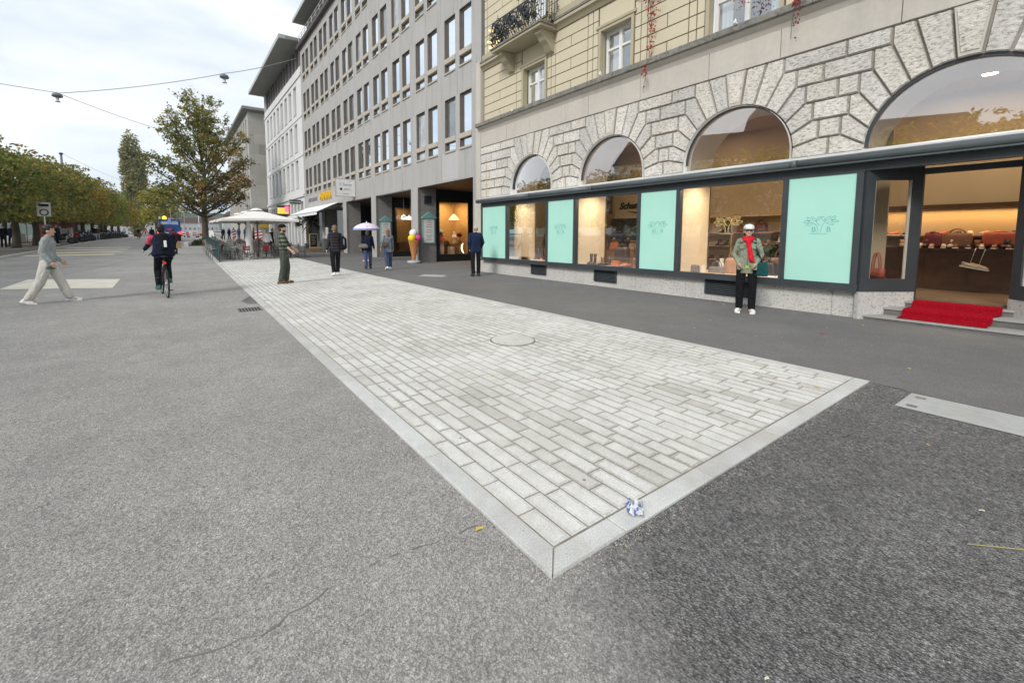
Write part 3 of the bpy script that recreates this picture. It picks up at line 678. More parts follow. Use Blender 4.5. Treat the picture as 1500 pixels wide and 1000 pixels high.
# smooth frieze and cornice
mb = MB(); y = YL
while y > YR:
    L = rnd.uniform(1.1, 1.9); mb.prism([(y-.003, 5.035), (y-L+.003, 5.035), (y-L+.003, 5.60), (y-.003, 5.60)], 10.06, 9.985+rnd.uniform(-.004, .004), 'x', 0, .004); y -= L
sb(mb, 'frieze', M['lsmooth'])
mb = MB()
def moulding(prof, y0, y1, m=0):   # prof: (x, z) swept along Y
    n = len(prof); mb.add([(p[0], y0, p[1]) for p in prof]+[(p[0], y1, p[1]) for p in prof], [tuple(range(n)), tuple(reversed(range(n, 2*n)))]+[(i, n+i, n+(i+1) % n, (i+1) % n) for i in range(n)], m)
moulding([(10.2, 5.60), (9.99, 5.60), (9.96, 5.66), (9.95, 5.70), (9.86, 5.76), (9.84, 5.79), (10.2, 5.79)], YL+.06, YR, 1)
y = YL+.12
while y > YR:
    L = rnd.uniform(1.3, 2.1); hi = rnd.uniform(-.004, .004)
    moulding([(10.2, 5.79), (9.80+hi, 5.792), (9.78+hi, 5.81), (9.78+hi, 5.93), (9.80+hi, 5.945), (10.2, 6.0)], y-.004, y-L+.004, 0); y -= L
sb(mb, 'cornice', [M['weath'], M['lsmooth']])
# upper ochre wall with window openings
UX = 10.15
def rect_wall(mb, x, y0, y1, z0, z1, ops, depth, m=0, mr=None, axis='x'):
    """vertical wall at plane x from y0..y1 with rectangular openings (ya,yb,za,zb) and reveals `depth` deep"""
    mr = m if mr is None else mr
    Ys = sorted({y0, y1} | {v for o in ops for v in o[:2]}); Zs = sorted({z0, z1} | {v for o in ops for v in o[2:4]})
    P = (lambda d, a, b: (d, a, b)) if axis == 'x' else (lambda d, a, b: (a, d, b))
    for a, b in zip(Ys, Ys[1:]):
        run = None
        for c, d in zip(Zs, Zs[1:]):
            my, mz = (a+b)/2, (c+d)/2
            hole = any(o[0] < my < o[1] and o[2] < mz < o[3] for o in ops)
            if not hole:
                if run is None: run = [c, d]
                else: run[1] = d
            if hole and run: mb.quad(P(x, a, run[0]), P(x, b, run[0]), P(x, b, run[1]), P(x, a, run[1]), m); run = None
        if run: mb.quad(P(x, a, run[0]), P(x, b, run[0]), P(x, b, run[1]), P(x, a, run[1]), m)
    for (a, b, c, d) in [o[:4] for o in ops]:
        X = x+depth
        mb.quad(P(x, a, c), P(x, a, d), P(X, a, d), P(X, a, c), mr); mb.quad(P(x, b, c), P(X, b, c), P(X, b, d), P(x, b, d), mr)
        mb.quad(P(x, a, d), P(x, b, d), P(X, b, d), P(X, a, d), mr); mb.quad(P(x, a, c), P(X, a, c), P(X, b, c), P(x, b, c), mr)
UW = [(10.94, 12.22, 6.0, 7.42), (7.55, 8.75, 6.0, 7.42), (4.0, 5.6, 6.0, 7.42), (.6, 2.1, 6.0, 7.42)]
UW2 = [(a, b, 8.75, 11.2) for a, b, _, _ in UW]
mb = MB(); rect_wall(mb, UX, YR, YL-.02, 5.9, 15, UW+UW2, .22, 0, 1)
mb.quad((10.15, YL-.02, 0), (12.5, YL-.02, 0), (12.5, YL-.02, 15), (10.15, YL-.02, 15), 0)
mb.box(9.95, 16, YR-.3, YR-.02, 0, 15, 0); mb.box(10.2, 20, YR, YL-.05, 15.0, 15.3, 0)
sb(mb, 'upper_wall', [M['groove'], M['ochre_d']])
# ochre rustic panels between windows: blocks with grooves
mb = MB(); cz = [5.99+k*.3375 for k in range(8)]
def opanel(y0, y1, z0, z1, cols, x=UX, courses=None, hgt=.3375):
    k = 0; z = z0
    while z < z1-.05:
        zz = min(z+hgt, z1)
        cuts = [y0]+([y0+(y1-y0)*f for f in cols[k % len(cols)]])+[y1]
        for a, b in zip(cuts, cuts[1:]): mb.prism([(a+.009, z+.009), (b-.009, z+.009), (b-.009, zz-.009), (a+.009, zz-.009)], x+.05, x-.028, 'x', 0, .006)
        z = zz; k += 1
edges = [YL-.04] + [v for (a, b, _, _) in UW for v in (b, a)] + [YR]
for i in range(0, len(edges), 2):
    y1, y0 = edges[i], edges[i+1]
    if y1-y0 < .1: continue
    wdt = y1-y0
    fr = .20/wdt
    if i == 0: opanel(y0+.02, y1, 5.99, 8.02, [[.12, .55], [.12], [.12, .55], [.12]])
    else: opanel(y0+.02, y1-.02, 5.99, 8.02, [[fr, 2*fr, .5, 1-2*fr, 1-fr], [fr, 2*fr, 1-2*fr, 1-fr]])
    opanel(y0+.02, y1-.02, 8.62, 14.8, [[fr, .5, 1-fr], [fr, 1-fr]])
for (a, b, c, d) in UW:   # smooth lintel panel over each window
    mb.prism([(a+.01, 7.44), (b-.01, 7.44), (b-.01, 8.0), (a+.01, 8.0)], UX+.05, UX-.02, 'x', 0, .006)
sb(mb, 'plaster_panels', M['ochre'])
mb = MB()
moulding([(10.3, 8.0), (10.08, 8.02), (10.02, 8.1), (10.0, 8.14), (9.93, 8.16), (9.93, 8.24), (10.3, 8.26)], YL, YR, 0)
moulding([(10.3, 8.262), (9.915, 8.262), (9.915, 8.33), (10.3, 8.35)], YL, YR, 1)
moulding([(10.3, 8.352), (10.05, 8.352), (10.05, 8.60), (10.3, 8.62)], YL, YR, 0)
sb(mb, 'belt_course', [M['ochre_d'], M['weath']])
# bulging baluster posts under the first-floor window, only their feet show
mb = MB()
for yy in (9.05, 8.75, 8.45, 8.15): mb.lathe([(.06, 0), (.12, .1), (.13, .2), (.06, .38), (.05, .45), (.08, .5)], (9.98, yy, 8.36), 12)
mb.box(9.86, 10.1, 7.2, 9.3, 8.86, 9.0)
sb(mb, 'balustrade', M['ochre_d'])
# upper windows
def upper_window(y0, y1, z0, z1, x, arched=False, label=None):
    w = MB(); t = .07; xo = x
    w.box(xo, xo+.07, y0, y0+t, z0, z1); w.box(xo, xo+.07, y1-t, y1, z0, z1); w.box(xo, xo+.07, y0+t, y1-t, z1-t, z1); w.box(xo, xo+.07, y0+t, y1-t, z0, z0+t)
    yc = (y0+y1)/2; w.box(xo-.015, xo+.07, yc-.045, yc+.045, z0+t, z1-t); zt = z0+(z1-z0)*.62
    w.box(xo-.012, xo+.068, y0+t, yc-.045, zt-.03, zt+.03); w.box(xo-.012, xo+.068, yc+.045, y1-t, zt-.03, zt+.03)
    o = sb(w, 'window', M['whitem'], None, label)
    g = MB(); g.quad((xo+.04, y0+t, z0+t), (xo+.04, y1-t, z0+t), (xo+.04, y1-t, z1-t), (xo+.04, y0+t, z1-t)); 
    p = g.build('pane', M['glassu']); p.parent = o
    xx = xo+.18
    for s in range(2):
        cu = MB(); ya = y0 if s == 0 else y1
        for k in range(7):
            q = ya+(1 if s == 0 else -1)*(k*.045); cu.quad((xx+.02*(k % 2), q, z0), (xx+.02*((k+1) % 2), q+(.045 if s == 0 else -.045), z0), (xx+.02*((k+1) % 2), q+(.045 if s == 0 else -.045), z1), (xx+.02*(k % 2), q, z1))
        c = cu.build('curtain', M['white']); c.parent = o
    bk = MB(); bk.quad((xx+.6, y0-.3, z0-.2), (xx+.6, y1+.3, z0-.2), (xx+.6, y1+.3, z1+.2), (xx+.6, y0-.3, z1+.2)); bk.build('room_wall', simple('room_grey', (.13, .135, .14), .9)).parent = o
    sl = MB(); sl.box(x-.24, x+.02, y0-.02, y1+.02, z0-.055, z0-.004); sl.build('sill', M['ochre_d']).parent = o
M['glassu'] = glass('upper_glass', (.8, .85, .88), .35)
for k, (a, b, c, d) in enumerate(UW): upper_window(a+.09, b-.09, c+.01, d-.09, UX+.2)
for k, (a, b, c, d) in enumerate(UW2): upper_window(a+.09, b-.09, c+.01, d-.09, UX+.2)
for (a, b, c, d) in UW+UW2:   # moulded ochre surrounds
    mb = MB(); mb.add([(UX-.05, *p) for p in ((a-.001, c), (a-.001, d), (b+.001, d), (b+.001, c), (b-.085, c), (b-.085, d-.085), (a+.085, d-.085), (a+.085, c))]+[(UX+.16, *p) for p in ((a-.001, c), (a-.001, d), (b+.001, d), (b+.001, c), (b-.085, c), (b-.085, d-.085), (a+.085, d-.085), (a+.085, c))],
      [(0, 1, 6, 7), (1, 2, 5, 6), (2, 3, 4, 5)]+[(i, 8+i, 8+(i+1) % 8, (i+1) % 8) for i in range(8)])
    mb.box(UX-.075, UX-.02, a-.08, b+.08, d, d+.07); sb(mb, 'window_surround', M['ochre_d'])
# plinth with grilles
mb = MB(); PXf = 9.93
y = YL-.3
mb.box(PXf+.01, 10.2, 2.43, YL-.3, -.05, .50, 1)
while y > 2.46:
    L = min(rnd.uniform(1.3, 1.7), y-2.43)
    if y-L-2.43 < .3: L = y-2.43
    mb.prism([(y-.002, -.05), (y-L+.002, -.05), (y-L+.002, .555), (y-.002, .555)], PXf+.02, PXf+rnd.uniform(-.003, .003), 'x', 0, .003); y -= L
sb(mb, 'plinth', [M['base'], M['ljoint']])
for yc, w in ((11.0, .72), (8.15, .76), (4.72, 1.0)):
    g = MB(); g.box(PXf-.02, PXf+.01, yc-w/2, yc+w/2, .17, .50, 1)
    for k in range(8): z = .185+k*.039; g.add([(PXf-.04, yc-w/2+.02, z), (PXf-.04, yc+w/2-.02, z), (PXf-.021, yc+w/2-.02, z+.026), (PXf-.021, yc-w/2+.02, z+.026), (PXf-.04, yc-w/2+.02, z+.006), (PXf-.04, yc+w/2-.02, z+.006)], [(0,1,5,4),(4,5,2,3)], 0)
    g.box(PXf-.045, PXf, yc-w/2-.02, yc-w/2+.02, .155, .515); g.box(PXf-.045, PXf, yc+w/2-.02, yc+w/2+.02, .155, .515); g.box(PXf-.045, PXf, yc-w/2+.02, yc+w/2-.02, .50, .515); g.box(PXf-.045, PXf, yc-w/2+.02, yc+w/2-.02, .155, .17)
    sb(g, 'vent_grille', [M['dark'], M['black']])
# stone pier at the left end
mb = MB(); mb.box(9.95, 10.5, 14.32, 15.05, -.05, 2.95); mb.box(9.97, 10.5, 14.62, 14.95, 2.95, 8.4)
sb(mb, 'end_pier', M['lsmooth'])

# ------------------------------------------------------------------ shopfront (dark frame, mint panels, glass)
SF = empty('shopfront', (0, 0, 0), 0, parent=SB); SF.location = -SB.location
def sf(mb, name, mats, label=None):
    return sb(mb, name, mats, SF, label)
SF_off = SB.location.copy()
def sfb(mb, name, mats, label=None):
    o = mb.build(name, mats, SF)
    if label: o['label'] = label
    return o
mb = MB(); mb.box(FX, FX+.14, 2.46, 14.34, .50, .625); mb.box(FX-.03, FX+.0, 2.46, 14.34, .50, .545)
mb.box(FX, FX+.14, 2.46, 14.34, 2.60, 2.76)
mulls = [14.34, 12.71, 10.49, 9.30, 6.99, 5.94, 3.64]
for m_ in [14.30]+[12.69, 10.51, 9.28, 7.01, 5.92, 3.66, 2.52]:
    mb.box(FX-.004, FX+.13, m_-.05, m_+.05, .627, 2.598)
# header over the entrance
mb.box(FX, FX+.14, -4, 2.458, 2.62, 2.76)
mb.box(FX+.02, 10.75, -.3, 2.44, 2.77, 2.80)
sfb(mb, 'frame', M['dark'])
PAN = [(12.74, 14.25), (9.33, 10.46), (5.97, 6.96), (2.57, 3.61)]
def leafline(mb, y, z, s, m=0, x=FX-.004, r=.0035):
    """line drawing of two stylised trees on a base line"""
    K = .000638*s
    def P(px, py): return (x, y-(px-710)*K, z+(500-py)*K)
    def oval(tip, base, w=32):
        tx, ty = tip; bx, by = base; dx, dy = bx-tx, by-ty; L = math.hypot(dx, dy); nx, ny = -dy/L, dx/L; pts = []
        for k in range(15):
            t = k/7 if k <= 7 else 2-k/7; sg = 1 if k <= 7 else -1; ww = w*math.sin(math.pi*t)**.8
            pts.append(P(tx+dx*t+nx*ww*sg, ty+dy*t+ny*ww*sg))
        mb.tube(pts, r*s, 4, m, False, False)
    for t_, b_ in [((700,260),(600,390)), ((480,270),(590,400)), ((360,270),(460,390)), ((280,425),(440,400)), ((350,515),(530,450)),
                   ((730,260),(800,390)), ((940,260),(810,390)), ((1060,260),(950,370)), ((1140,410),(960,390)), ((1030,500),(840,440))]: oval(t_, b_)
    for ln in ([(640,740),(635,600),(610,520),(540,455)], [(590,380),(620,450),(690,525)], [(720,740),(725,600),(760,500),(800,455),(790,400)], [(460,765),(880,765)]):
        mb.tube([P(*q) for q in ln], r*s, 4, m, False, False)
def text_obj(name, body, size, mat, loc, rot, parent=None, ext=.002, align='CENTER', shear=0, bold=0, label=None):
    cu = bpy.data.curves.new(name, 'FONT'); cu.body = body; cu.size = size; cu.align_x = align; cu.align_y = 'CENTER'; cu.extrude = ext; cu.shear = shear; cu.offset = bold
    t = bpy.data.objects.new(name+'_tmp', cu); col.objects.link(t)
    dg = bpy.context.evaluated_depsgraph_get(); me = bpy.data.meshes.new_from_object(t.evaluated_get(dg)); me.name = name
    bpy.data.objects.remove(t); me.materials.clear(); me.materials.append(mat)
    o = bpy.data.objects.new(name, me); col.objects.link(o); o.rotation_euler = rot; o.location = loc
    if parent is not None: o.parent = parent
    if label: o['label'] = label
    return o
FACE = (R(90), 0, R(-90))      # lettering that faces -X
for k, (a, b) in enumerate(PAN):
    mb = MB(); mb.box(FX+.02, FX+.08, a, b, .627, 2.598)
    p = sfb(mb, 'mint_panel', M['mint'])
    yc = (a+b)/2+(-.03 if k == 3 else 0); mb = MB(); leafline(mb, yc, 1.70, 1.0, 0, FX+.017)
    mk = mb.build('logo', M['ink'], p)
    for sg in (-1, 1): text_obj('letter', 'B', .135, M['ink'], (FX+.017, yc+sg*.115-.01, 1.605), FACE, p, .0015)
for i in range(3):
    a, b = WIN[i][1]+.03, WIN[i][2]-.03
    mb = MB(); mb.quad((FX+.06, a, .62), (FX+.06, b, .62), (FX+.06, b, 2.605), (FX+.06, a, 2.605)); p = sfb(mb, 'display_window', M['glass'])
    if i > 0:
        mb = MB(); leafline(mb, (a+b)/2+(-.03 if i == 2 else .25), 1.72, 1.12, 0, FX+.055, .005); mb.build('logo', M['gold'], p)
for i, (c, r, zc) in enumerate(ARCH):
    N = 28; pts = [(c+r*math.cos(math.pi*k/N), zc+r*math.sin(math.pi*k/N)) for k in range(N+1)]
    mb = MB(); mb.add([(10.09, p[0], p[1]) for p in pts]+[(10.09, c-r, 2.8), (10.09, c+r, 2.8)], [tuple(range(N+3))]); g = sfb(mb, 'arch_window', M['glassa'])
    mb = MB()
    for (a, za), (b, zb) in zip(pts, pts[1:]): mb.bar((10.06, a, za), (10.06, b, zb), .05, .05, 0, (1, 0, 0))
    mb.build('frame', M['dark'], g)
# zinc cap and rolled awning tube
mb = MB(); moulding([(FX-.06, 2.93), (FX-.06, 2.96), (10.05, 3.03), (10.05, 2.93)], 14.42, YR, 0); sfb(mb, 'zinc_cap', M['zinc'])
mb = MB()
for a, b in ((14.5, 11.35), (11.25, 8.6), (8.5, 3.55), (3.45, -3)):
    mb.tube([(FX-.10, a, 2.845), (FX-.10, b, 2.845)], .072, 14, 0)
for a in (11.3, 8.55, 3.5): mb.tube([(FX-.10, a+.05, 2.845), (FX-.10, a-.05, 2.845)], .083, 14, 0)
mb.box(FX-.02, FX+.1, -4, 14.4, 2.762, 2.928); mb.box(FX-.16, FX-.02, -4, 14.42, 2.758, 2.782)
sfb(mb, 'awning_tube', M['pipe'])
# splayed entrance
E0, E1 = (FX+.02, 2.455), (10.66, 1.90); E2, E3 = (10.66, .77), (FX+.02, .18)
def splay(p, q, glassy=True):
    d = Vector((q[0]-p[0], q[1]-p[1], 0)); L = d.length; d.normalize(); n = Vector((-d.y, d.x, 0))
    Mx = Matrix(((d.x, n.x, 0, p[0]), (d.y, n.y, 0, p[1]), (0, 0, 1, 0), (0, 0, 0, 1)))
    def bx(mb, a0, a1, z0, z1, t0=-.04, t1=.04, m=0):
        vs = [Mx @ Vector(v) for v in [(a0,t0,z0),(a1,t0,z0),(a1,t1,z0),(a0,t1,z0),(a0,t0,z1),(a1,t0,z1),(a1,t1,z1),(a0,t1,z1)]]
        mb.add(vs, [(0,3,2,1),(4,5,6,7),(0,1,5,4),(1,2,6,5),(2,3,7,6),(3,0,4,7)], m)
    mb = MB(); bx(mb, 0, L, .50, .72); bx(mb, 0, .16, .722, 2.62); bx(mb, L-.18, L, .722, 2.62); bx(mb, .162, L-.182, 2.46, 2.62); bx(mb, 0, L, 2.622, 2.76)
    bx(mb, .163, .185, .725, 2.458, -.02, .02, 1); bx(mb, L-.205, L-.183, .725, 2.458, -.02, .02, 1)
    sfb(mb, 'side_window_frame', [M['dark'], M['beige']])
    mb = MB(); mb.add([Mx @ Vector(v) for v in [(.16, 0, .72), (L-.18, 0, .72), (L-.18, 0, 2.46), (.16, 0, 2.46)]], [(0,1,2,3)]); sfb(mb, 'side_window', M['glass'])
    mb = MB(); bx(mb, .0, L, -.05, .498, -.03, .05); sfb(mb, 'side_plinth', M['base'])
splay(E0, E1); splay(E3, E2)
mb = MB()
for yy in (1.90, .77): mb.box(10.64, 10.74, yy-.03, yy+.03, .34, 2.60)
mb.box(10.64, 10.74, .8, 1.87, 2.56, 2.66); mb.box(10.64, 10.74, .77, 1.90, 2.94, 3.02); mb.box(10.6, 10.76, .8, 1.87, .31, .345)
sfb(mb, 'door_frame', M['dark'])
mb = MB(); mb.quad((10.70, .8, 2.66), (10.70, 1.87, 2.66), (10.70, 1.87, 2.94), (10.70, .8, 2.94)); sfb(mb, 'transom_window', M['glass'])
# steps
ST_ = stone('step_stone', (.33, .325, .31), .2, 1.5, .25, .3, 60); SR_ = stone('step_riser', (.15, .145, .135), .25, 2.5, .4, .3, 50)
mb = MB()
for poly, z0, z1 in (([(9.90, 2.47), (9.90, -.1), (10.7, -.1), (10.7, 2.47)], -.05, .09), ([(10.20, 2.24), (10.20, .36), (10.72, .66), (10.72, 2.0)], .09, .225), ([(10.52, 2.02), (10.52, .62), (10.75, .68), (10.75, 1.97)], .225, .335)):
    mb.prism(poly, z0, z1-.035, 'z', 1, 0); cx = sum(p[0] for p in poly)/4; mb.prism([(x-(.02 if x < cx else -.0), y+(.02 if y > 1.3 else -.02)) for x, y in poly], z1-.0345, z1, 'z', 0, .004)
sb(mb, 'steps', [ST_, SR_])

# iron balcony over the first window
mb = MB(); mb.prism([(13.05, 8.02), (10.42, 8.02), (10.42, 8.10), (13.05, 8.10)], 10.15, 9.36, 'x', 0); mb.box(9.32, 10.1, 10.38, 13.09, 8.102, 8.16, 1)
bal = sb(mb, 'balcony', [M['ochre_d'], M['weath']])
for yy in (12.75, 10.72):
    br = MB(); br.add([(x, y_, z) for y_ in (yy-.14, yy+.14) for x, z in [(10.15, 8.0), (9.52, 8.0), (9.50, 7.9), (9.62, 7.84), (9.70, 7.72), (9.84, 7.62), (10.0, 7.44), (10.15, 7.40)]],
      [tuple(range(8)), tuple(reversed(range(8, 16)))]+[(i, 8+i, 8+(i+1) % 8, (i+1) % 8) for i in range(8)])
    br.box(9.48, 10.15, yy-.19, yy+.19, 8.002, 8.018)
    br.build('bracket', M['ochre_d'], bal)
rl = MB(); X_ = 9.42
def path3(pts): return pts
corners = [(10.1, 13.0), (X_, 13.0), (X_, 10.47), (10.1, 10.47)]
for z in (8.2, 9.05):
    for a, b in zip(corners, corners[1:]): rl.bar((a[0], a[1], z), (b[0], b[1], z), .03, .03)
for a, b in zip(corners, corners[1:]):
    L = math.dist(a, b); n = max(2, int(L/.11))
    for k in range(n+1):
        x, y = a[0]+(b[0]-a[0])*k/n, a[1]+(b[1]-a[1])*k/n
        bulge = .10*(1 if a[0] == b[0] else 0)
        rl.tube([(x, y, 8.2), (x-bulge, y, 8.35), (x-bulge*1.2, y, 8.55), (x-bulge*.4, y, 8.8), (x, y, 9.05)], .012, 5, 0, False)
def spiral(cy, cz, r0, turns, x, rr=.014, ax='y', ph=0, rmin=.03):
    pts = []; n = int(turns*16)
    for k in range(n+1):
        t = k/n; r = r0*(1-t)+rmin*t; a = ph+turns*2*math.pi*t
        pts.append((x, cy+r*math.cos(a), cz+r*math.sin(a)) if ax == 'y' else (cy+r*math.cos(a), x, cz+r*math.sin(a)))
    rl.tube(pts, rr, 6, 0, True)
for cyc in (12.45, 11.73, 11.0):
    for k in range(7): spiral(cyc, 8.60, .33-.035*k, 1.6, X_-.13-.010*k, .026, 'y', k*1.5, .05)
    for s in (-1, 1):
        for q in (-1, 1): spiral(cyc+s*.34, 8.6+q*.24, .13, 1.8, X_-.12, .020, 'y', k)
for k in range(4): spiral(9.75, 8.60, .26-.04*k, 1.4, 13.02+.02*k, .02, 'x', k)
rl.build('railing', M['iron'], bal)
pl = MB(); rnd = random.Random(14)
for k in range(620):
    y = rnd.uniform(10.45, 13.1); side = rnd.random()
    c = Vector((9.38+rnd.uniform(-.16, .10), y, 8.25+abs(rnd.gauss(0, .33)))) if side < .8 else Vector((rnd.uniform(9.4, 10.1), rnd.choice([10.42, 13.08])+rnd.gauss(0, .05), 8.25+abs(rnd.gauss(0, .3))))
    s_ = rnd.uniform(.03, .07); u = Vector((rnd.uniform(-1, 1), rnd.uniform(-1, 1), rnd.uniform(-1, 1))).normalized(); v = u.orthogonal().normalized(); pl.add([c-u*s_, c-v*s_*.6, c+u*s_, c+v*s_*.6], [(0, 1, 2, 3)], 0)
for k in range(16): y = 10.5+k*.165; pl.tube([(9.36, y, 8.2), (9.30+rnd.uniform(-.05, .05), y+.08, 8.5), (9.38, y-.05, 8.95)], .006, 4, 1)
tag(pl.build('balcony_plant', [M['leafg'], M['bark']]), 'dark climbing plant grown through the iron balcony railing', 'plant')
# string of warm little lamps wound round the railing's corner
mb = MB(); rnd = random.Random(4)
for k in range(26): mb.ell((9.36+rnd.uniform(-.12, .3), 13.06+rnd.uniform(-.1, .12), 8.5+rnd.uniform(-.3, .45)), .035, .035, .03, 6, 0, None, 4)
tag(mb.build('fairy_lights', emis('fairy_glow', (1, .62, .25), 1.6)), 'cluster of warm orange fairy lights on the balcony corner', 'fairy lights')
# red creeper hanging over the cornice, and a second thin one
def creeper(y, z0, z1, n, x, wid, label):
    mb = MB(); rnd = random.Random(int(y*10)); pts = []; z = z0; yy = y
    while z > z1: pts.append((x+rnd.uniform(-.02, .02), yy, z)); z -= .12; yy += rnd.uniform(-.03, .03)
    mb.tube(pts, .005, 4, 0)
    for k in range(int(n*.8)):
        t = rnd.random()**1.4; z = z0-(z0-z1)*t; s = rnd.uniform(.03, .075)*(1.15-t*.7); yy = y+rnd.gauss(0, wid*(1-t*.85)); xx = x-.03+rnd.uniform(-.06, .02)
        s *= .8; a = rnd.uniform(0, 6.28); u = Vector((rnd.uniform(-.3, .3), math.cos(a), math.sin(a))).normalized(); v = Vector((rnd.uniform(-.5, .5), -math.sin(a), math.cos(a))).normalized()
        c = Vector((xx, yy, z)); mb.add([c-u*s, c-v*s*.6, c+u*s, c+v*s*.6], [(0,1,2,3)], 1)
    return tag(mb.build('creeper', [M['bark'], M['leafred']]), label, 'climbing plant')
creeper(6.92, 8.12, 5.75, 260, 10.02, .13, 'red creeper strand hanging between the second and third upper windows')
creeper(6.9, 5.75, 5.05, 22, 9.74, .03, 'thin end of red creeper dangling over the cornice edge')
creeper(3.6, 6.1, 5.15, 40, 9.74, .06, 'thin dark creeper trailing over the cornice right of the third upper window')
creeper(4.75, 7.9, 6.3, 240, 10.0, .50, 'creeper with dark leaves hanging in front of the third upper window')
# little star ornaments of the light chain along the cornice
for (yy, zz) in ((12.3, 5.93), (8.35, 6.0), (4.75, 5.98)):
    mb = MB(); P = []
    for k in range(10): a = math.pi*k/5; rr = .075 if k % 2 == 0 else .035; P.append((yy+rr*math.sin(a), zz+rr*math.cos(a)))
    mb.prism(P, 9.75, 9.72, 'x', 0, .01); tag(mb.build('star_ornament', M['canvas']), 'small pale star ornament on the cornice edge under the %s upper window' % {12.3: 'leftmost', 8.35: 'second', 4.75: 'third'}[yy], 'ornament', 'stars on the cornice')
# ================================================================== SHOP INTERIOR
BK = 13.35
mb = MB()
mb.box(10.75, BK, -4, 14.2, .30, .38, 1); mb.box(9.96, 10.749, 2.47, 14.2, .30, .38, 1); mb.box(9.96, 10.749, -4, .15, .30, .38, 1)                                   # floor
mb.quad((10.05, -4, 4.45), (BK, -4, 4.45), (BK, 14.2, 4.45), (10.05, 14.2, 4.45), 0)   # ceiling
mb.quad((BK, -4, .38), (BK, 14.2, .38), (BK, 14.2, 4.45), (BK, -4, 4.45), 0)
mb.quad((9.95, 14.2, .38), (BK, 14.2, .38), (BK, 14.2, 4.45), (9.95, 14.2, 4.45), 0); mb.quad((9.95, -4, .38), (BK, -4, .38), (BK, -4, 4.45), (9.95, -4, 4.45), 0)
mb.box(12.6, BK, 10.7, 11.3, .38, 4.45, 2); mb.box(12.7, BK, 7.52, 7.66, .38, 3.0, 2)
for k in range(4):
    c0, c1 = WIN[k][1], (WIN[k+1][2])
    mb.box(11.2, 11.26, c1, c0, .38, 4.45, 0) if c0-c1 > 0 else None
mb.box(11.2, 11.26, 12.665, 14.2, .38, 4.45, 0)
sb(mb, 'shop_interior', [M['cream'], simple('shop_floor', (.16, .11, .07), .4, .2, 2), M['woodd']])
mb = MB()
for i in range(3):
    c, w0, w1 = WIN[i]; mb.box(9.94, 11.3, w0+.01, w1-.01, .40, .60)
sb(mb, 'display_platform', M['woodl'])
mb = MB()
mb.box(12.75, BK-.005, -3, 4.6, .385, 1.18, 0); mb.box(12.7, BK-.006, -3, 4.62, 1.181, 1.235, 0); mb.box(13.05, BK-.007, -3, 4.6, 2.05, 2.14, 0)
for k in range(12): mb.box(12.738, 12.749, -2.9+k*.63, -2.4+k*.63, .5, 1.1, 0)
mb.box(13.0, BK-.008, -3, 4.6, 1.45, 1.49, 0)
for z in (.78, 1.17, 1.56, 2.02): mb.box(12.85, BK-.009, 4.75, 7.45, z, z+.03, 1)
for y in (4.72, 6.1, 7.46): mb.box(12.85, BK-.010, y-.02, y+.02, .385, 2.1, 1)
for y in (8.7, 9.35, 9.98): mb.box(13.0, BK-.011, y, y+.5, 1.0, 2.1, 2); 
for y in (8.7, 9.35, 9.98):
    for z in (1.3, 1.62): mb.box(12.95, 12.999, y+.02, y+.48, z, z+.025, 3)
mb.box(12.75, BK-.012, 7.7, 10.5, .385, .98, 3)
for y in (11.0, 11.9, 12.8):
    for z in (.9, 1.3, 1.7): mb.box(12.9, BK-.013, y, y+.7, z, z+.03, 2)
mb.box(12.98, BK-.014, 10.6, 13.8, .385, 2.3, 3)
sb(mb, 'shelving', [M['woodd'], M['woodl'], M['black'], M['wood']])
text_obj('wall_lettering', 'Schamble', .34, M['black'], (13.325, 9.72, 2.56), (R(90), 0, R(-90)), SF, .01, 'CENTER', .3, .012)
mb = MB(); mb.tube([(13.32, 10.0, 2.36), (13.32, 9.65, 2.31), (13.32, 9.3, 2.38)], [.006, .028, .006], 5); sfb(mb, 'swash', M['black'])
# ceiling spots: emissive discs with a matching soft light each
glow = emis('spot_glow', (1, .86, .62), 14)
def spot(x, y, z, r, watts, size=.5):
    mb = MB(); mb.lathe([(r*1.35, .004), (r*1.35, -.01), (r, -.012)], (x, y, z), 16, 0, False); o = mb.build('ceiling_spot', [M['white']])
    m2 = MB(); m2.lathe([(r, -.013), (r*.95, -.018)], (x, y, z), 16, 0, False); g = m2.build('lamp', [glow], o)
    tag(o, None, None); o.parent = SF
    if watts:
        ld = bpy.data.lights.new('spot_light', 'AREA'); ld.energy = watts; ld.size = size; ld.color = (1, .80, .55); ld.shape = 'DISK'
        lo = bpy.data.objects.new('spot_light', ld); col.objects.link(lo); lo.location = (x, y, z-.06); lo.parent = SF
for i in range(3):
    c, w0, w1 = WIN[i]
    for k, fy in enumerate((.3, .75)): spot(10.6, w0+(w1-w0)*fy, 2.62 if 0 else 4.44, .07, 0)
    mbx = MB(); mbx.box(10.12, 11.24, w0+.02, w1-.02, 2.80, 2.86); sfb(mbx, 'display_soffit', M['cream'])
    for fy in (.25, .75): spot(10.5, w0+(w1-w0)*fy, 2.795, .075, 14, .35)
for (x, y) in ((12.3, 11.6), (12.3, 8.8), (12.3, 6.3), (12.2, 4.0), (12.2, 1.4), (12.2, -1.2)): spot(x, y, 4.44, .10, 8, .8)
for (x, y) in ((12.1, 2.0), (12.1, .6)): spot(x, y, 4.43, .08, 10, .5)

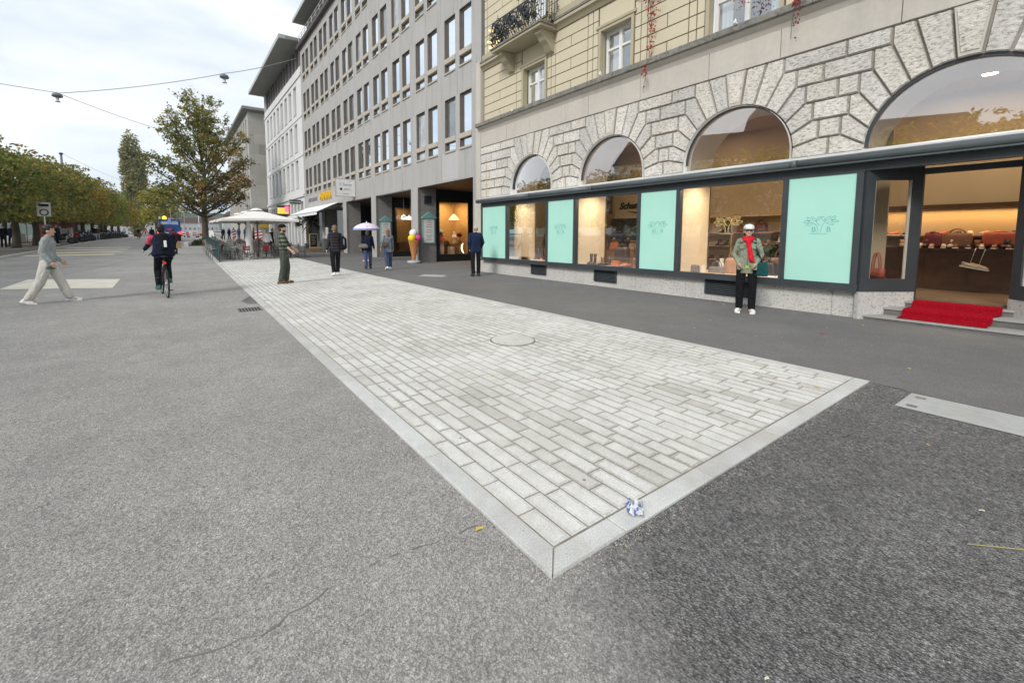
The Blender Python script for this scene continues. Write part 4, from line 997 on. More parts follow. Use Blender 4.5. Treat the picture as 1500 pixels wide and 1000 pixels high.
# ------------------------------------------------------------------ goods
LEA = {'dark': simple('leather_dark', (.06, .035, .028), .45, .25, 8, .4), 'brown': simple('leather_brown', (.20, .085, .04), .5, .2, 8, .4),
       'tan': simple('leather_tan', (.48, .27, .17), .55, .15, 8, .3), 'red': simple('leather_red', (.42, .085, .045), .5, .15, 8, .4), 'black': simple('leather_black', (.022, .02, .022), .45, .2, 8, .4),
       'grey': simple('suede_grey', (.20, .18, .165), .85, .15, 9), 'orange': simple('leather_orange', (.60, .19, .06), .5, .15, 8), 'wine': simple('leather_wine', (.13, .02, .022), .5, .2, 8), 'sand': simple('suede_sand', (.56, .46, .34), .85, .1, 9)}
def goods(mbs, name, loc, rz, label, cat, group):
    r = empty(name, loc, rz, label, cat, group)
    for n_, m_, mt in mbs: m_.build(n_, mt, r)
    return r
def rounded(mb, w, d, h, z0=0, taper=.85, m=0, n=10, bulge=.04):
    vs = []; rings = 6
    for i in range(rings):
        t = i/(rings-1); k = 1-(1-taper)*t; bz = 1+bulge*math.sin(math.pi*t)
        for j in range(n*2):
            a = 2*math.pi*j/(n*2); cx, sy = math.cos(a), math.sin(a)
            vs.append((w/2*k*bz*math.copysign(abs(cx)**.45, cx), d/2*(k if t < .9 else k*.8)*bz*math.copysign(abs(sy)**.45, sy), z0+h*t))
    N = n*2; fs = [(i*N+j, i*N+(j+1) % N, (i+1)*N+(j+1) % N, (i+1)*N+j) for i in range(rings-1) for j in range(N)]
    fs += [tuple(reversed(range(N))), tuple(range((rings-1)*N, rings*N))]; mb.add(vs, fs, m, True)
def handbag(loc, rz, w, d, h, mat, label, handle=.16, taper=.8, flap=False):
    b = MB(); rounded(b, w, d, h, 0, taper)
    hd = MB()
    for s in (-1, 1):
        pts = [(w*.25*math.cos(math.pi*k/8), s*d*.22, h-.02+handle*math.sin(math.pi*k/8)) for k in range(9)]; hd.tube(pts, .011, 6)
    parts = [('bag_body', b, mat), ('handle', hd, mat)]
    if flap:
        f = MB(); f.box(-w*.40, w*.40, -d/2-.012, -d/2+.01, h*.45, h*.93); f.box(-.02, .02, -d/2-.02, -d/2-.01, h*.36, h*.52, 1); parts.append(('flap', f, [mat, M['gold']]))
    return goods(parts, 'handbag', loc, rz, label, 'bag', 'bags on display in the shop')
def boot(loc, rz, h, mat, label, heel=.02):
    b = MB(); b.tube([(0, -.03, heel+.005), (0, -.03, .06), (0, -.03, h*.55), (0, -.035, h)], [.038, .040, .043, .052], 10)
    b.tube([(0, -.05, heel+.03), (0, .04, heel+.032), (0, .12, heel+.025), (0, .17, heel+.018)], [.036, .040, .038, .018], 8)
    s = MB(); s.box(-.036, .036, -.085, -.03, 0, heel+.004); s.box(-.036, .036, -.028, .18, 0, .014)
    return goods([('upper', b, mat), ('sole', s, M['rubber'])], 'boot', loc, rz, label, 'boot', 'footwear on display in the shop')
def shoe(loc, rz, mat, label, sole=None):
    b = MB(); b.tube([(0, -.10, .045), (0, -.05, .058), (0, .03, .048), (0, .10, .036), (0, .145, .028)], [.026, .040, .038, .036, .016], 8); b.tube([(0, -.085, .05), (0, -.075, .095)], [.034, .036], 8)
    s = MB(); s.prism([(-.036, -.12), (.036, -.12), (.042, .08), (.02, .155), (-.02, .155), (-.042, .08)], 0, .022, 'z')
    return goods([('upper', b, mat), ('sole', s, sole or M['rubber'])], 'shoe', loc, rz, label, 'shoe', 'footwear on display in the shop')
PZ = .601
def hat(loc, mat, label, rz=0):
    b = MB(); b.lathe([(.17, 0), (.175, .008), (.10, .02), (.098, .07), (.085, .115), (.04, .125), (.002, .12)], (0, 0, 0), 20)
    return goods([('felt', b, mat)], 'hat', loc, rz, label, 'hat', 'hats on display in the shop')
def parcel(loc, rz, w, d, h, mat, label):
    b = MB(); b.prism([(-w/2, -d/2), (w/2, -d/2), (w/2, d/2), (-w/2, d/2)], 0, h, 'z', 0, .002); l = MB(); l.box(-w/2-.004, w/2+.004, -d/2-.004, d/2+.004, h*.8, h+.006)
    return goods([('carton', b, mat), ('lid', l, mat)], 'shoe_box', loc, rz, label, 'box', 'boxes on display in the shop')
# first window (leftmost)
for i, (m_, l) in enumerate([('dark', 'dark shoe nearest the left reveal of the leftmost shop window'), ('black', 'second black shoe in the row in the leftmost shop window'), ('dark', 'third shoe in the row in the leftmost shop window'), ('grey', 'grey shoe at the right end of the row in the leftmost shop window')]):
    shoe((10.30, 12.42-i*.16, PZ), R(100+12*i), LEA[m_], l)
boot((10.75, 11.98, PZ), R(80), .44, LEA['dark'], 'tall dark boot standing in the middle of the leftmost shop window'); boot((10.9, 11.75, PZ), R(100), .40, LEA['brown'], 'tall brown boot right of the dark boot in the leftmost window')
handbag((10.7, 11.3, PZ), R(70), .34, .16, .22, LEA['black'], 'black bag on the platform of the leftmost shop window'); handbag((11.0, 10.85, PZ), R(60), .32, .15, .26, LEA['wine'], 'dark wine bag at the right side of the leftmost window')
# second window
boot((10.28, 9.02, PZ), R(95), .33, LEA['dark'], 'slim dark boot, first from left in the second shop window'); boot((10.28, 8.88, PZ), R(80), .33, LEA['dark'], 'slim dark boot, second from left in the second shop window')
boot((10.32, 8.64, PZ), R(60), .24, LEA['grey'], 'grey ankle boot beside the slim boots in the second window'); boot((10.40, 8.44, PZ), R(50), .26, LEA['dark'], 'dark ankle boot in front of the large satchel')
handbag((10.65, 8.16, PZ+.14), R(80), .52, .20, .40, LEA['dark'], 'large dark brown satchel raised in the middle of the second window', .12, .95, True)
parcel((10.72, 8.16, PZ), 0, .3, .5, .138, M['wood'], 'low wooden box carrying the large dark satchel')
parcel((10.25, 8.05, PZ), R(10), .12, .22, .15, LEA['orange'], 'small orange box in front of the large satchel')
handbag((10.45, 7.42, PZ), R(110), .42, .24, .26, LEA['brown'], 'slouchy brown bag at the right side of the second window', .14, .7); shoe((10.25, 7.75, PZ), R(70), LEA['tan'], 'tan shoe beside the orange box in the second window'); shoe((10.22, 7.15, PZ), R(120), LEA['brown'], 'brown shoe in the right corner of the second window'); shoe((10.2, 7.6, PZ), R(60), LEA['red'], 'reddish shoe in front of the slouchy brown bag')
def bush(loc, r, h, n, mat, label, name='potted_plant', s0=.03, pot=True, cat='plant'):
    rt = empty(name, loc, 0, label, cat); p = MB(); p.lathe([(.07, 0), (.10, .16), (.11, .165), (.10, .14)], (0, 0, 0), 14); p.build('pot', LEA['grey'], rt)
    rnd = random.Random(n); f = MB()
    for k in range(n):
        v = Vector((rnd.gauss(0, 1), rnd.gauss(0, 1), rnd.gauss(0, 1))).normalized()*r*rnd.uniform(.4, 1); c = Vector((v.x, v.y, h+v.z*.8)); s = s0*rnd.uniform(.6, 1.4)
        u = Vector((rnd.uniform(-1, 1), rnd.uniform(-1, 1), rnd.uniform(-1, 1))).normalized(); w = u.orthogonal().normalized(); f.add([c-u*s, c-w*s*.5, c+u*s, c+w*s*.5], [(0,1,2,3)])
    for k in range(6): a = k; f.tube([(0, 0, .14), (.5*r*math.cos(a), .5*r*math.sin(a), h)], .004, 4)
    f.build('foliage', mat, rt); return rt
bush((10.9, 7.85, PZ+.02), .27, .95, 500, M['leafg'], 'dark bushy plant behind the large satchel in the second window', s0=.05)
# third window
handbag((10.25, 5.68, PZ), R(95), .20, .10, .17, LEA['grey'], 'small grey bag in the left corner of the third window', .02, .9); parcel((10.30, 5.52, PZ), R(70), .05, .12, .16, M['canvas'], 'narrow pale box beside the small grey bag')
handbag((10.5, 5.28, PZ), R(80), .40, .2, .14, LEA['grey'], 'flat grey slouch bag with handle in the third window', .16, .8)
mb = MB(); mb.lathe([(.05, 0), (.075, .10), (.05, .22), (.035, .30), (.05, .33)], (0, 0, 0), 16); goods([('vase_body', mb, M['white'])], 'vase', (10.75, 5.3, PZ), 0, 'pale slim vase behind the flat grey bag', 'vase', None)
handbag((10.6, 4.90, PZ), R(85), .55, .26, .36, LEA['tan'], 'large pinkish tan handbag left of the woman in the third window', .18, .72)
handbag((10.62, 3.98, PZ+.05), R(100), .42, .22, .36, LEA['brown'], 'brown handbag with tall handle at the right side of the third window', .22, .8, True)
handbag((10.42, 4.12, PZ), R(80), .36, .22, .30, LEA['black'], 'black round backpack right of the woman in the third window', .05, .7)
mb = MB(); mb.prism([(-.3, -.2), (.3, -.22), (.28, .2), (-.28, .22)], 0, .03, 'z', 0, .01); goods([('folded_cloth', mb, M['canvas'])], 'folded_scarf', (10.3, 3.95, PZ), .2, 'cream folded scarf in the right corner of the third window', 'scarf', None)
mb = MB(); mb.lathe([(.14, 0), (.14, .02), (.02, .03), (.018, .72), (.05, .74)], (0, 0, 0), 14); goods([('pole', mb, M['blackp'])], 'hat_stand', (10.75, 4.0, PZ), 0, 'thin black stand under the grey felt hat', 'stand', None)
hat((10.75, 4.0, PZ+.742), LEA['grey'], 'grey felt hat on a stand at the right side of the third window')
bush((10.95, 4.28, PZ), .20, .55, 300, M['leafg'], 'small green plant behind the woman in the third window', s0=.05)
for i, (y, z, m_, l) in enumerate([(6.35, 1.591, 'dark', 'left'), (6.2, 1.591, 'black', 'left middle'), (5.95, 1.591, 'brown', 'right middle'), (5.7, 1.591, 'dark', 'right')]):
    boot((13.0, y, z), R(90), .2, LEA[m_], '%s boot on the upper back shelf seen through the third window, %s' % (m_, l))
for i, (y, z, m_, l) in enumerate([(6.5, 1.201, 'black', 'first'), (6.3, 1.201, 'dark', 'second'), (6.0, 1.201, 'black', 'third'), (5.8, 1.201, 'brown', 'fourth'), (5.5, 1.201, 'dark', 'fifth'), (5.2, 1.201, 'tan', 'sixth'), (4.95, 1.201, 'red', 'seventh')]):
    boot((13.0, y, z), R(90), .17, LEA[m_], '%s boot on the lower back shelf of the third window, %s from left' % (m_, l))
handbag((13.05, 5.42, 1.591), R(90), .35, .14, .24, LEA['wine'], 'wine red bag on the upper back shelf behind the third window', .1)
# things seen through the open door
handbag((12.92, 2.05, 1.236), R(90), .34, .2, .30, LEA['wine'], 'wine red bag at the left end of the counter inside the door', .04)
handbag((12.92, 1.72, 1.236), R(92), .44, .18, .31, LEA['brown'], 'brown satchel with raised handle on the counter inside the door', .10, .95, True)
handbag((12.95, 1.15, 1.30), R(88), .46, .18, .26, LEA['red'], 'rust red briefcase on the counter inside the door', .03, .97, True)
handbag((12.9, .62, 1.236), R(90), .36, .16, .14, LEA['orange'], 'flat orange pouch at the right end of the counter', .0, .9)
for k in range(9): shoe((12.79, 2.22-k*.17, 1.236), R(88+5*(k % 3)), LEA[['sand', 'tan', 'sand', 'brown', 'dark', 'sand', 'brown', 'dark', 'tan'][k]], ['pale', 'tan', 'pale', 'brown', 'dark', 'pale', 'brown', 'dark', 'tan'][k]+' shoe on the counter edge inside the door, '+['first', 'second', 'third', 'fourth', 'fifth', 'sixth', 'seventh', 'eighth', 'last'][k]+' from left', M['white'])
hat((12.9, 2.35, 1.236), M['canvas'], 'cream hat at the far left of the counter inside the door'); hat((12.88, .85, 1.236), M['canvas'], 'cream hat between the rust briefcase and orange pouch')
for k, yy in enumerate((1.50, 1.38)):
    s_ = shoe((12.66, yy, .86-.02*k), R(100), LEA['sand'], ('left' if k == 0 else 'right')+' one of the pale sneakers hanging by laces from the counter', M['white'])
    s_.rotation_euler = (R(-12), 0, R(170)); m_ = MB(); m_.tube([(0, 0, .08), (0, .0, .40)], .004, 4); m_.build('lace', M['white'], s_)
handbag((10.42, 2.36, .74), R(60), .28, .10, .16, LEA['red'], 'rust red shoulder bag in the splayed side window by the door', .30, .96, True)
mb = MB(); mb.box(-.16, .16, -.10, .10, 0, .355); goods([('plinth_body', mb, M['woodd'])], 'display_block', (10.42, 2.38, .38), R(60), 'dark wooden block under the rust red shoulder bag', 'display block', None)
# red carpet over the steps
mb = MB(); prof = [(9.895, .097), (10.10, .098), (10.15, .105), (10.165, .14), (10.165, .20), (10.19, .237), (10.45, .237), (10.48, .25), (10.49, .325), (10.52, .348), (10.64, .348)]
ya = [1.93, 1.93, 1.93, 1.92, 1.92, 1.9, 1.86, 1.86, 1.86, 1.85, 1.84]; yb = [.93, .93, .92, .90, .9, .9, .84, .84, .84, .84, .84]
vs = []
for (x, z), a, b in zip(prof, ya, yb): vs += [(x, a, z), (x, b, z), (x+.006, a, z+.012), (x+.006, b, z+.012)]
vs2 = []; n = len(prof); fs = []
for i in range(n-1):
    o = 4*i; fs += [(o+2, o+3, o+7, o+6), (o, o+4, o+5, o+1), (o, o+2, o+6, o+4), (o+1, o+5, o+7, o+3)]
fs += [(0, 1, 3, 2), (4*n-4, 4*n-2, 4*n-1, 4*n-3)]; mb.add(vs, fs)
tag(mb.build('red_carpet', M['carpet']), 'bright red carpet laid over the two shop steps', 'carpet')

# denser shelves: shoes and bags on the back shelves inside the door and behind the other windows
rg = random.Random(31); K_ = ['dark', 'brown', 'tan', 'red', 'black', 'sand', 'wine', 'orange']
LN = {'dark': 'dark', 'brown': 'brown', 'tan': 'tan', 'red': 'rust red', 'black': 'black', 'sand': 'sand coloured', 'wine': 'wine red', 'orange': 'orange'}
QN = ['first', 'second', 'third', 'fourth', 'fifth', 'sixth', 'seventh', 'eighth', 'ninth', 'tenth', 'eleventh', 'twelfth', 'thirteenth', 'fourteenth', 'fifteenth', 'sixteenth', 'seventeenth', 'eighteenth']
for i in range(12):
    y = 2.9-i*.19; m_ = K_[(i*5+2) % 8]; shoe((13.15, y, 1.491), R(90+rg.uniform(-25, 25)), LEA[m_], '%s shoe on the rear wall shelf inside the door, %s from left' % (LN[m_], QN[i]), M['white'])
for i in range(6):
    y = 2.5-i*.36; m_ = ['tan', 'dark', 'sand', 'brown', 'black', 'tan'][i]; boot((12.84, y, 1.236), R(90+rg.uniform(-20, 20)), .17, LEA[m_], '%s boot between the bags on the counter, %s from left' % (LN[m_], QN[i]))
for r_i, z in enumerate((.811, 1.201, 1.591)):
    for i in range(9):
        if r_i and i % 2 == 0: continue
        y = 7.25-i*.27; m_ = K_[(i*3+r_i*2) % 8]; shoe((12.95, y, z), R(90+rg.uniform(-30, 30)), LEA[m_], '%s shoe on the %s back shelf of the third window, %s place from left' % (LN[m_], ['lowest', 'lower', 'upper'][r_i], QN[i]))
for r_i, z in enumerate((1.326, 1.646)):
    for i in range(3):
        y = 10.28-i*.62; m_ = ['sand', 'tan', 'brown'][(i+r_i) % 3]; shoe((12.97, y, z), R(110), LEA[m_], '%s shoe in the dark cabinet under the wall lettering, %s row, %s' % (LN[m_], ['lower', 'upper'][r_i], QN[i]))
handbag((12.9, 10.2, .981), R(90), .4, .2, .26, LEA['orange'], 'orange bag on the wooden cabinet seen through the second window', .05); handbag((12.9, 9.4, .981), R(80), .36, .2, .24, LEA['tan'], 'tan bag on the wooden cabinet seen through the second window', .1)
for r_i, z in enumerate((.931, 1.331, 1.731)):
    for i in range(4):
        y = 13.4-i*.66; m_ = K_[(i*3+r_i) % 8]; shoe((12.92, y, z), R(100), LEA[m_], '%s shoe on the %s shelf behind the leftmost window, %s' % (LN[m_], ['low', 'middle', 'high'][r_i], QN[i]))
ld = bpy.data.lights.new('cove_light', 'AREA'); ld.shape = 'RECTANGLE'; ld.size = .12; ld.size_y = 7; ld.energy = 26; ld.color = (1, .62, .26)
lo = bpy.data.objects.new('cove_light', ld); col.objects.link(lo); lo.location = (13.18, .8, 2.03); lo.parent = SF
# bicycle hung as decoration is added with the vehicles
# ================================================================== CONCRETE OFFICE BUILDING (street line turns 1 degree)
AR = .0175; BO = Vector((10.4, 15.2, 0)); T0 = Vector((-math.sin(AR), math.cos(AR), 0)); N0 = Vector((math.cos(AR), math.sin(AR), 0))
def loc(x, u, z=0): return BO + N0*x + T0*u + Vector((0, 0, z))
def kid(mb, name, mats, par, label=None):
    o = mb.build(name, mats, par)
    if label: o['label'] = label
    return o
CB = empty('office_building', BO, AR, 'grey concrete office building with paired tall windows and arcade openings', 'building')
UE = 30.2; ROWZ = [5.42+3.585*k for k in range(4)]; PH = 2.38
ops = []
for r_ in ROWZ:
    for p_ in range(10):
        u0 = .72+2.95*p_
        ops += [(u0, u0+.95, r_, r_+PH), (u0+1.30, u0+2.25, r_, r_+PH)]
gops = [(.62+(0 if k == 0 else -.0)+5.9*k if k == 0 else 5.86+.82+5.9*(k-1), 5.86+5.9*k, -.3, 4.02) for k in range(5)]
gops = [(a, min(b, 29.6), c, d) for a, b, c, d in gops if a < 29]
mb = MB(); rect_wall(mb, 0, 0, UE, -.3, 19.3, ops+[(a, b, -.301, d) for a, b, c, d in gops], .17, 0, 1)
mb.box(.0, 12, -.003, -.002, -.3, 19.3, 0); mb.box(12, 12.1, 0, UE, 0, 19.3, 0)
# panel joints and a few paler replaced panels
for p_ in range(11):
    u0 = .72+2.95*p_-.35
    for z0, z1 in [(4.1, ROWZ[0]-.02)]+[(ROWZ[k]+PH, ROWZ[k+1]) for k in range(3)]+[(ROWZ[3]+PH, 19.2)]:
        if u0 < UE: mb.box(-.003, .01, u0-.008, u0+.008, z0, z1, 2)
        if 0 < u0+1.47 < UE: mb.box(-.003, .01, u0+1.47-.008, u0+1.47+.008, z0, z1, 2)
for k in range(4): mb.box(-.0035, .01, 0, UE, ROWZ[k]+PH+.18, ROWZ[k]+PH+.195, 0) if 0 else None
mb.box(-.004, .01, 1.8, 3.25, 4.1, 5.35, 3)
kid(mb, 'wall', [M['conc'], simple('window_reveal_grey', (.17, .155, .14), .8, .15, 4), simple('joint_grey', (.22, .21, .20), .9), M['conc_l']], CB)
# one window with its parts, then copies
def make_window():
    w = MB(); W = .95; H_ = PH
    w.box(-.05, .0, .0, W, -.075, -.015, 1); w.box(.001, .16, .002, W-.002, -.0, .03, 1)      # sill
    w.box(-.02, .16, .002, W-.002, .42, .63, 1)                                               # pale transom beam
    for y0, y1 in ((.002, .055), (W-.055, W-.002)): w.box(.10, .168, y0, y1, .03, .418, 0); w.box(.10, .168, y0, y1, .632, H_-.002, 0)
    w.box(.10, .168, .056, W-.056, H_-.10, H_-.002, 0); w.box(.10, .168, .056, W-.056, .632, .66, 0); w.box(.10, .168, .056, W-.056, .38, .418, 0); w.box(.10, .168, .056, W-.056, .031, .06, 0)
    o = w.build('window', [simple('bronze_frame', (.13, .105, .085), .5, .1, 5), M['beige']], CB)
    for z0, z1 in ((.66, H_-.10), (.06, .38)):
        g = MB(); g.quad((.13, .055, z0), (.13, W-.055, z0), (.13, W-.055, z1), (.13, .055, z1)); g.build('pane', M['pane'], o)
    return o
def copy_part(o, parent, loc_):
    c = o.copy(); col.objects.link(c); c.parent = parent; c.location = loc_
    for ch in o.children: d = ch.copy(); col.objects.link(d); d.parent = c
    return c
w0 = make_window(); first = True; rndw = random.Random(2)
for r_, z in enumerate(ROWZ):
    for p_ in range(10):
        for s in (0, 1.30):
            L_ = (0, .72+2.95*p_+s, z)
            if first: w0.location = L_; first = False; o = w0
            else: o = copy_part(w0, CB, L_)
            far = p_ >= 5 and r_ < 2
            for ch in o.children:
                if (far and rndw.random() < .85) or rndw.random() < .12 or (r_ == 0 and p_ == 1 and s == 1.30):
                    ch.data = ch.data.copy(); ch.data.materials[0] = M['panel'] if far or rndw.random() < .5 else M['paned']
# cornice band, set-back attic, railing and roof slab
mb = MB(); mb.box(-.32, .4, 0, UE+.2, 19.25, 19.58); kid(mb, 'eaves_band', simple('brown_band', (.075, .065, .06), .6, .1, 3), CB)
mb = MB(); mb.box(.75, .85, .0, UE+.2, 19.58, 21.8, 0)
u = .3
while u < UE-.6:
    mb.box(.72, .749, u, u+.62, 19.9, 21.5, 1); mb.box(.66, .75, u+.64, u+.80, 19.6, 21.78, 2); u += .98
mb.box(.75, 12, UE+.1, UE+.2, 19.58, 21.8, 0)
kid(mb, 'attic', [M['attic'], M['panel'], M['conc_l']], CB)
mb = MB()
for z in (19.85, 20.15, 20.45): mb.box(-.12, -.08, .1, UE+.1, z, z+.03)
u = .1
while u < UE: mb.box(-.12, -.08, u, u+.04, 19.58, 20.47); u += 1.2
kid(mb, 'railing', M['white_fac'], CB)
mb = MB(); mb.box(-.5, 12, -.02, UE+.4, 21.8, 22.05, 0); mb.box(-.53, -.501, -.02, UE+.43, 21.78, 22.08, 1); kid(mb, 'roof', [M['soffit'], M['roofedge']], CB)
# arcade: deep dark openings, piers and interior walls
mb = MB()
for k in range(5):
    a = 5.86+5.9*k
    if a > 29: a = 29.4
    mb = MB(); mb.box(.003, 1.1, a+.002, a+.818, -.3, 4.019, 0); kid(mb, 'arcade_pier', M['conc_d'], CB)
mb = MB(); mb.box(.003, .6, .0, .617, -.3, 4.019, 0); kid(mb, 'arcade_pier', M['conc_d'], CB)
mb = MB()
mb.quad((.17, .3, 4.015), (4.2, .3, 4.015), (4.2, 29.6, 4.015), (.17, 29.6, 4.015), 0)
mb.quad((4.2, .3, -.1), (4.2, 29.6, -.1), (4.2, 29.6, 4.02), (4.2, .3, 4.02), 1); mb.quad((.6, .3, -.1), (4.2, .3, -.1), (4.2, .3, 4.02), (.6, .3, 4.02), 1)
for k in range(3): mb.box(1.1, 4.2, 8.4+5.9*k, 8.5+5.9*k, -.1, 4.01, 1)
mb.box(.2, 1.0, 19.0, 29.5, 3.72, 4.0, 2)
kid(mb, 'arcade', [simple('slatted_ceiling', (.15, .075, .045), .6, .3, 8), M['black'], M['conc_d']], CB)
# two shop windows facing the camera across the openings
LW = emis('lamp_glow_warm', (1, .55, .16), 2.2)
def cross_window(k, lit):
    u = 5.92+5.9*k
    mb = MB(); mb.box(1.12, 1.30, u, u+.1, -.05, 4.0); mb.box(3.35, 4.15, u, u+.1, -.05, 4.0); mb.box(1.3, 3.35, u, u+.1, 3.35, 4.0); mb.box(1.3, 3.35, u, u+.12, -.05, .42)
    mb.box(1.3, 1.36, u+.01, u+.09, .42, 3.35); mb.box(3.29, 3.35, u+.01, u+.09, .42, 3.35)
    f = kid(mb, 'arcade_window', M['black'], CB)
    g = MB(); g.quad((1.36, u+.05, .42), (3.29, u+.05, .42), (3.29, u+.05, 3.35), (1.36, u+.05, 3.35)); g.build('pane', M['glass'], f)
    r_ = MB(); r_.box(1.2, 3.5, u+.13, u+1.9, .36, .40, 1)
    r_.quad((1.15, u+1.9, .4), (3.5, u+1.9, .4), (3.5, u+1.9, 3.5), (1.15, u+1.9, 3.5), 0); r_.quad((1.15, u+.12, .4), (1.15, u+1.9, .4), (1.15, u+1.9, 3.5), (1.15, u+.12, 3.5), 2); r_.quad((3.5, u+.12, .4), (3.5, u+1.9, .4), (3.5, u+1.9, 3.5), (3.5, u+.12, 3.5), 0); r_.quad((1.15, u+.12, 3.5), (3.5, u+.12, 3.5), (3.5, u+1.9, 3.5), (1.15, u+1.9, 3.5), 2)
    r_.box(1.6, 2.0, u+1.2, u+1.85, .4, 3.4, 2); r_.box(2.1, 3.4, u+1.1, u+1.8, .4, 1.0, 1)
    r_.build('room', [simple('ochre_room', (.50, .32, .13), .9), M['wood'], M['woodd']], f)
    ld = bpy.data.lights.new('room_light', 'AREA'); ld.energy = lit; ld.size = 1.2; ld.color = (1, .75, .45)
    lo = bpy.data.objects.new('room_light', ld); col.objects.link(lo); lo.parent = f; lo.location = (2.3, u+.9, 3.45)
    return u
u0 = cross_window(0, 55); u1 = cross_window(1, 14)
# goods in the lit arcade window
def at(x, u, z=0): v = loc(x, u, z); return (v.x, v.y, v.z)
mb = MB(); mb.lathe([(.02, .38), (.05, .36), (.30, .10), (.31, .06), (.30, .07), (.02, .34)], (0, 0, 0), 20); cd = MB(); cd.tube([(0, 0, .37), (0, 0, 1.0)], .008, 5)
r_ = empty('pendant_lamp', at(2.85, u0+.9, 2.35), 0, 'glowing orange pendant lamp in the arcade shop window', 'lamp'); mb.build('lamp_shade', LW, r_); cd.build('cord', M['blackp'], r_)
def figure(x, u, z, h, mats, label, name, cat, cone=True):
    r = empty(name, at(x, u, z), 0, label, cat); b = MB(); b.lathe([(.12*h, 0), (.13*h, .1*h), (.10*h, .5*h), (.08*h, .52*h)], (0,0,0), 14); b.build('body', mats[0], r)
    c = MB(); c.lathe([(.20*h, .50*h), (.19*h, .53*h), (.06*h, .82*h), (.02*h, .86*h)], (0,0,0), 14); c.build('cap', mats[1], r)
    t = MB(); t.lathe([(.11*h, .84*h), (.10*h, .88*h), (.03*h, .96*h), (.005, .98*h)], (0,0,0), 14); t.build('tip', mats[2], r)
figure(1.75, u0+.55, .41, 1.45, [M['canvas'], simple('toadstool_red', (.40, .09, .06), .6), M['teal']], 'tall lantern figure with red roof in the arcade shop window', 'lantern', 'lantern')
figure(2.75, u0+.7, 1.0, .75, [M['canvas'], M['canvas'], M['canvas']], 'small cream conical figure on the wooden shelf of the arcade window', 'figurine', 'figurine')
parcel(at(2.35, u0+.4, .41), .1, .30, .25, .40, M['canvas'], 'cream bucket shaped box low in the arcade shop window'); parcel(at(2.75, u0+.45, .41), .4, .35, .3, .42, M['wood'], 'brown box beside the cream one in the arcade window')
mb = MB(); mb.tube([(0, 0, 0), (-.10, 0, .12), (-.16, 0, .3), (-.14, 0, .5), (-.04, 0, .62)], [.01, .05, .06, .045, .01], 8); goods([('crescent', mb, emis('moon_glow', (1, .85, .6), 1.2))], 'moon_lamp', at(3.2, u0+.35, .42), 0, 'glowing white crescent lamp at the right of the arcade window', 'lamp', None)
bush(at(2.2, u0+.75, .41), .25, .62, 220, M['leafg'], 'low green plant in the arcade shop window', s0=.05)
bush(at(3.15, u0+.75, 1.0), .16, .5, 160, M['leafred'], 'red flowers on the wooden shelf of the arcade window', 'flower_pot', s0=.05)
# teal-roofed menu boards on the piers' camera-facing sides
def menu_board(k, label):
    u = 5.86+5.9*k; r = empty('menu_board', at(.62, u-.002, 1.05), AR, label, 'menu board', 'teal menu boards on the arcade piers')
    b = MB(); b.box(-.36, .36, -.07, -.005, 0, 1.38); b.build('box', M['teal'], r)
    p = MB(); p.box(-.30, .30, -.078, -.071, .06, 1.34, 0)
    for i, (z, w) in enumerate([(1.2, .14), (1.12, .2), (1.0, .16), (.88, .2), (.72, .16), (.6, .22), (.42, .2), (.32, .14), (.2, .2)]): p.box(-w, w, -.0815, -.079, z, z+.022, 1)
    p.build('menu', [M['paper'], simple('menu_text', (.30, .16, .18), .8)], r)
    f = MB(); f.prism([(-.44, 1.40), (.44, 1.40), (0, 1.72)], -.12, -.004, 'y'); f.box(-.44, .44, -.13, -.004, 1.36, 1.40); f.build('roof', simple('teal_roof', (.20, .42, .39), .5), r)
menu_board(0, 'teal roofed menu board on the pier right of the ice cream cone'); menu_board(1, 'teal roofed menu board on the pier behind the auburn haired woman')
mb = MB(); mb.box(-.22, .22, -.06, -.004, 0, .42, 0)
for k in range(6): mb.box(-.18, .18, -.066, -.061, .04+k*.06, .075+k*.06, 1)
r = tag(mb.build('vent_cover', [M['dark'], M['black']]), 'square dark ventilation cover high on the pier above the menu board', 'vent'); r.location = at(.58, 5.858, 3.2); r.rotation_euler = (0, 0, AR)
# small hanging shop lettering
s_ = empty('hanging_sign', at(2.1, 11.5, 2.55), AR, 'white hanging lettering in the gelato shop doorway', 'sign')
mb = MB(); mb.tube([(-.28, 0, .2), (-.28, 0, 1.4)], .02, 6); mb.tube([(.22, 0, .2), (.22, 0, 1.4)], .02, 6); mb.build('hanger', M['white'], s_)
mb = MB(); mb.box(-.5, .5, -.005, .03, -.02, .06); mb.build('bar', M['white'], s_)
text_obj('lettering', 'Gelati', .42, emis('sign_white', (.95, .97, 1), .9), (0, -.02, .12), (R(90), 0, 0), s_, .02, 'CENTER', .15, .01)
# projecting sign on the facade
s_ = empty('projecting_sign', at(-.72, 15.6, 4.25), AR, 'white projecting sign board above the arcade piers', 'sign')
mb = MB(); mb.box(-.68, .68, -.06, .06, 0, 1.18); mb.build('board', M['white'], s_)
mb = MB()
for a in ((-.70, -.68, -.08, .08, -.02, 1.2), (.68, .70, -.08, .08, -.02, 1.2), (-.68, .68, -.08, .08, 1.18, 1.2), (-.68, .68, -.08, .08, -.02, 0), (.70, .74, -.03, .03, .2, .25), (.70, .74, -.03, .03, .95, 1.0)): mb.box(*a)
mb.build('frame', M['beige'], s_)
GR = simple('sign_grey', (.22, .22, .23), .7)
text_obj('lettering', '5 Swiss', .30, GR, (.02, -.062, .80), (R(90), 0, 0), s_, .003)
mb = MB(); mb.lathe([(.09, 0), (.09, .006)], (0, 0, 0), 16); q = mb.build('dot', M['black'], s_); q.rotation_euler = (R(90), 0, 0); q.location = (-.3, -.06, .48)
mb = MB()
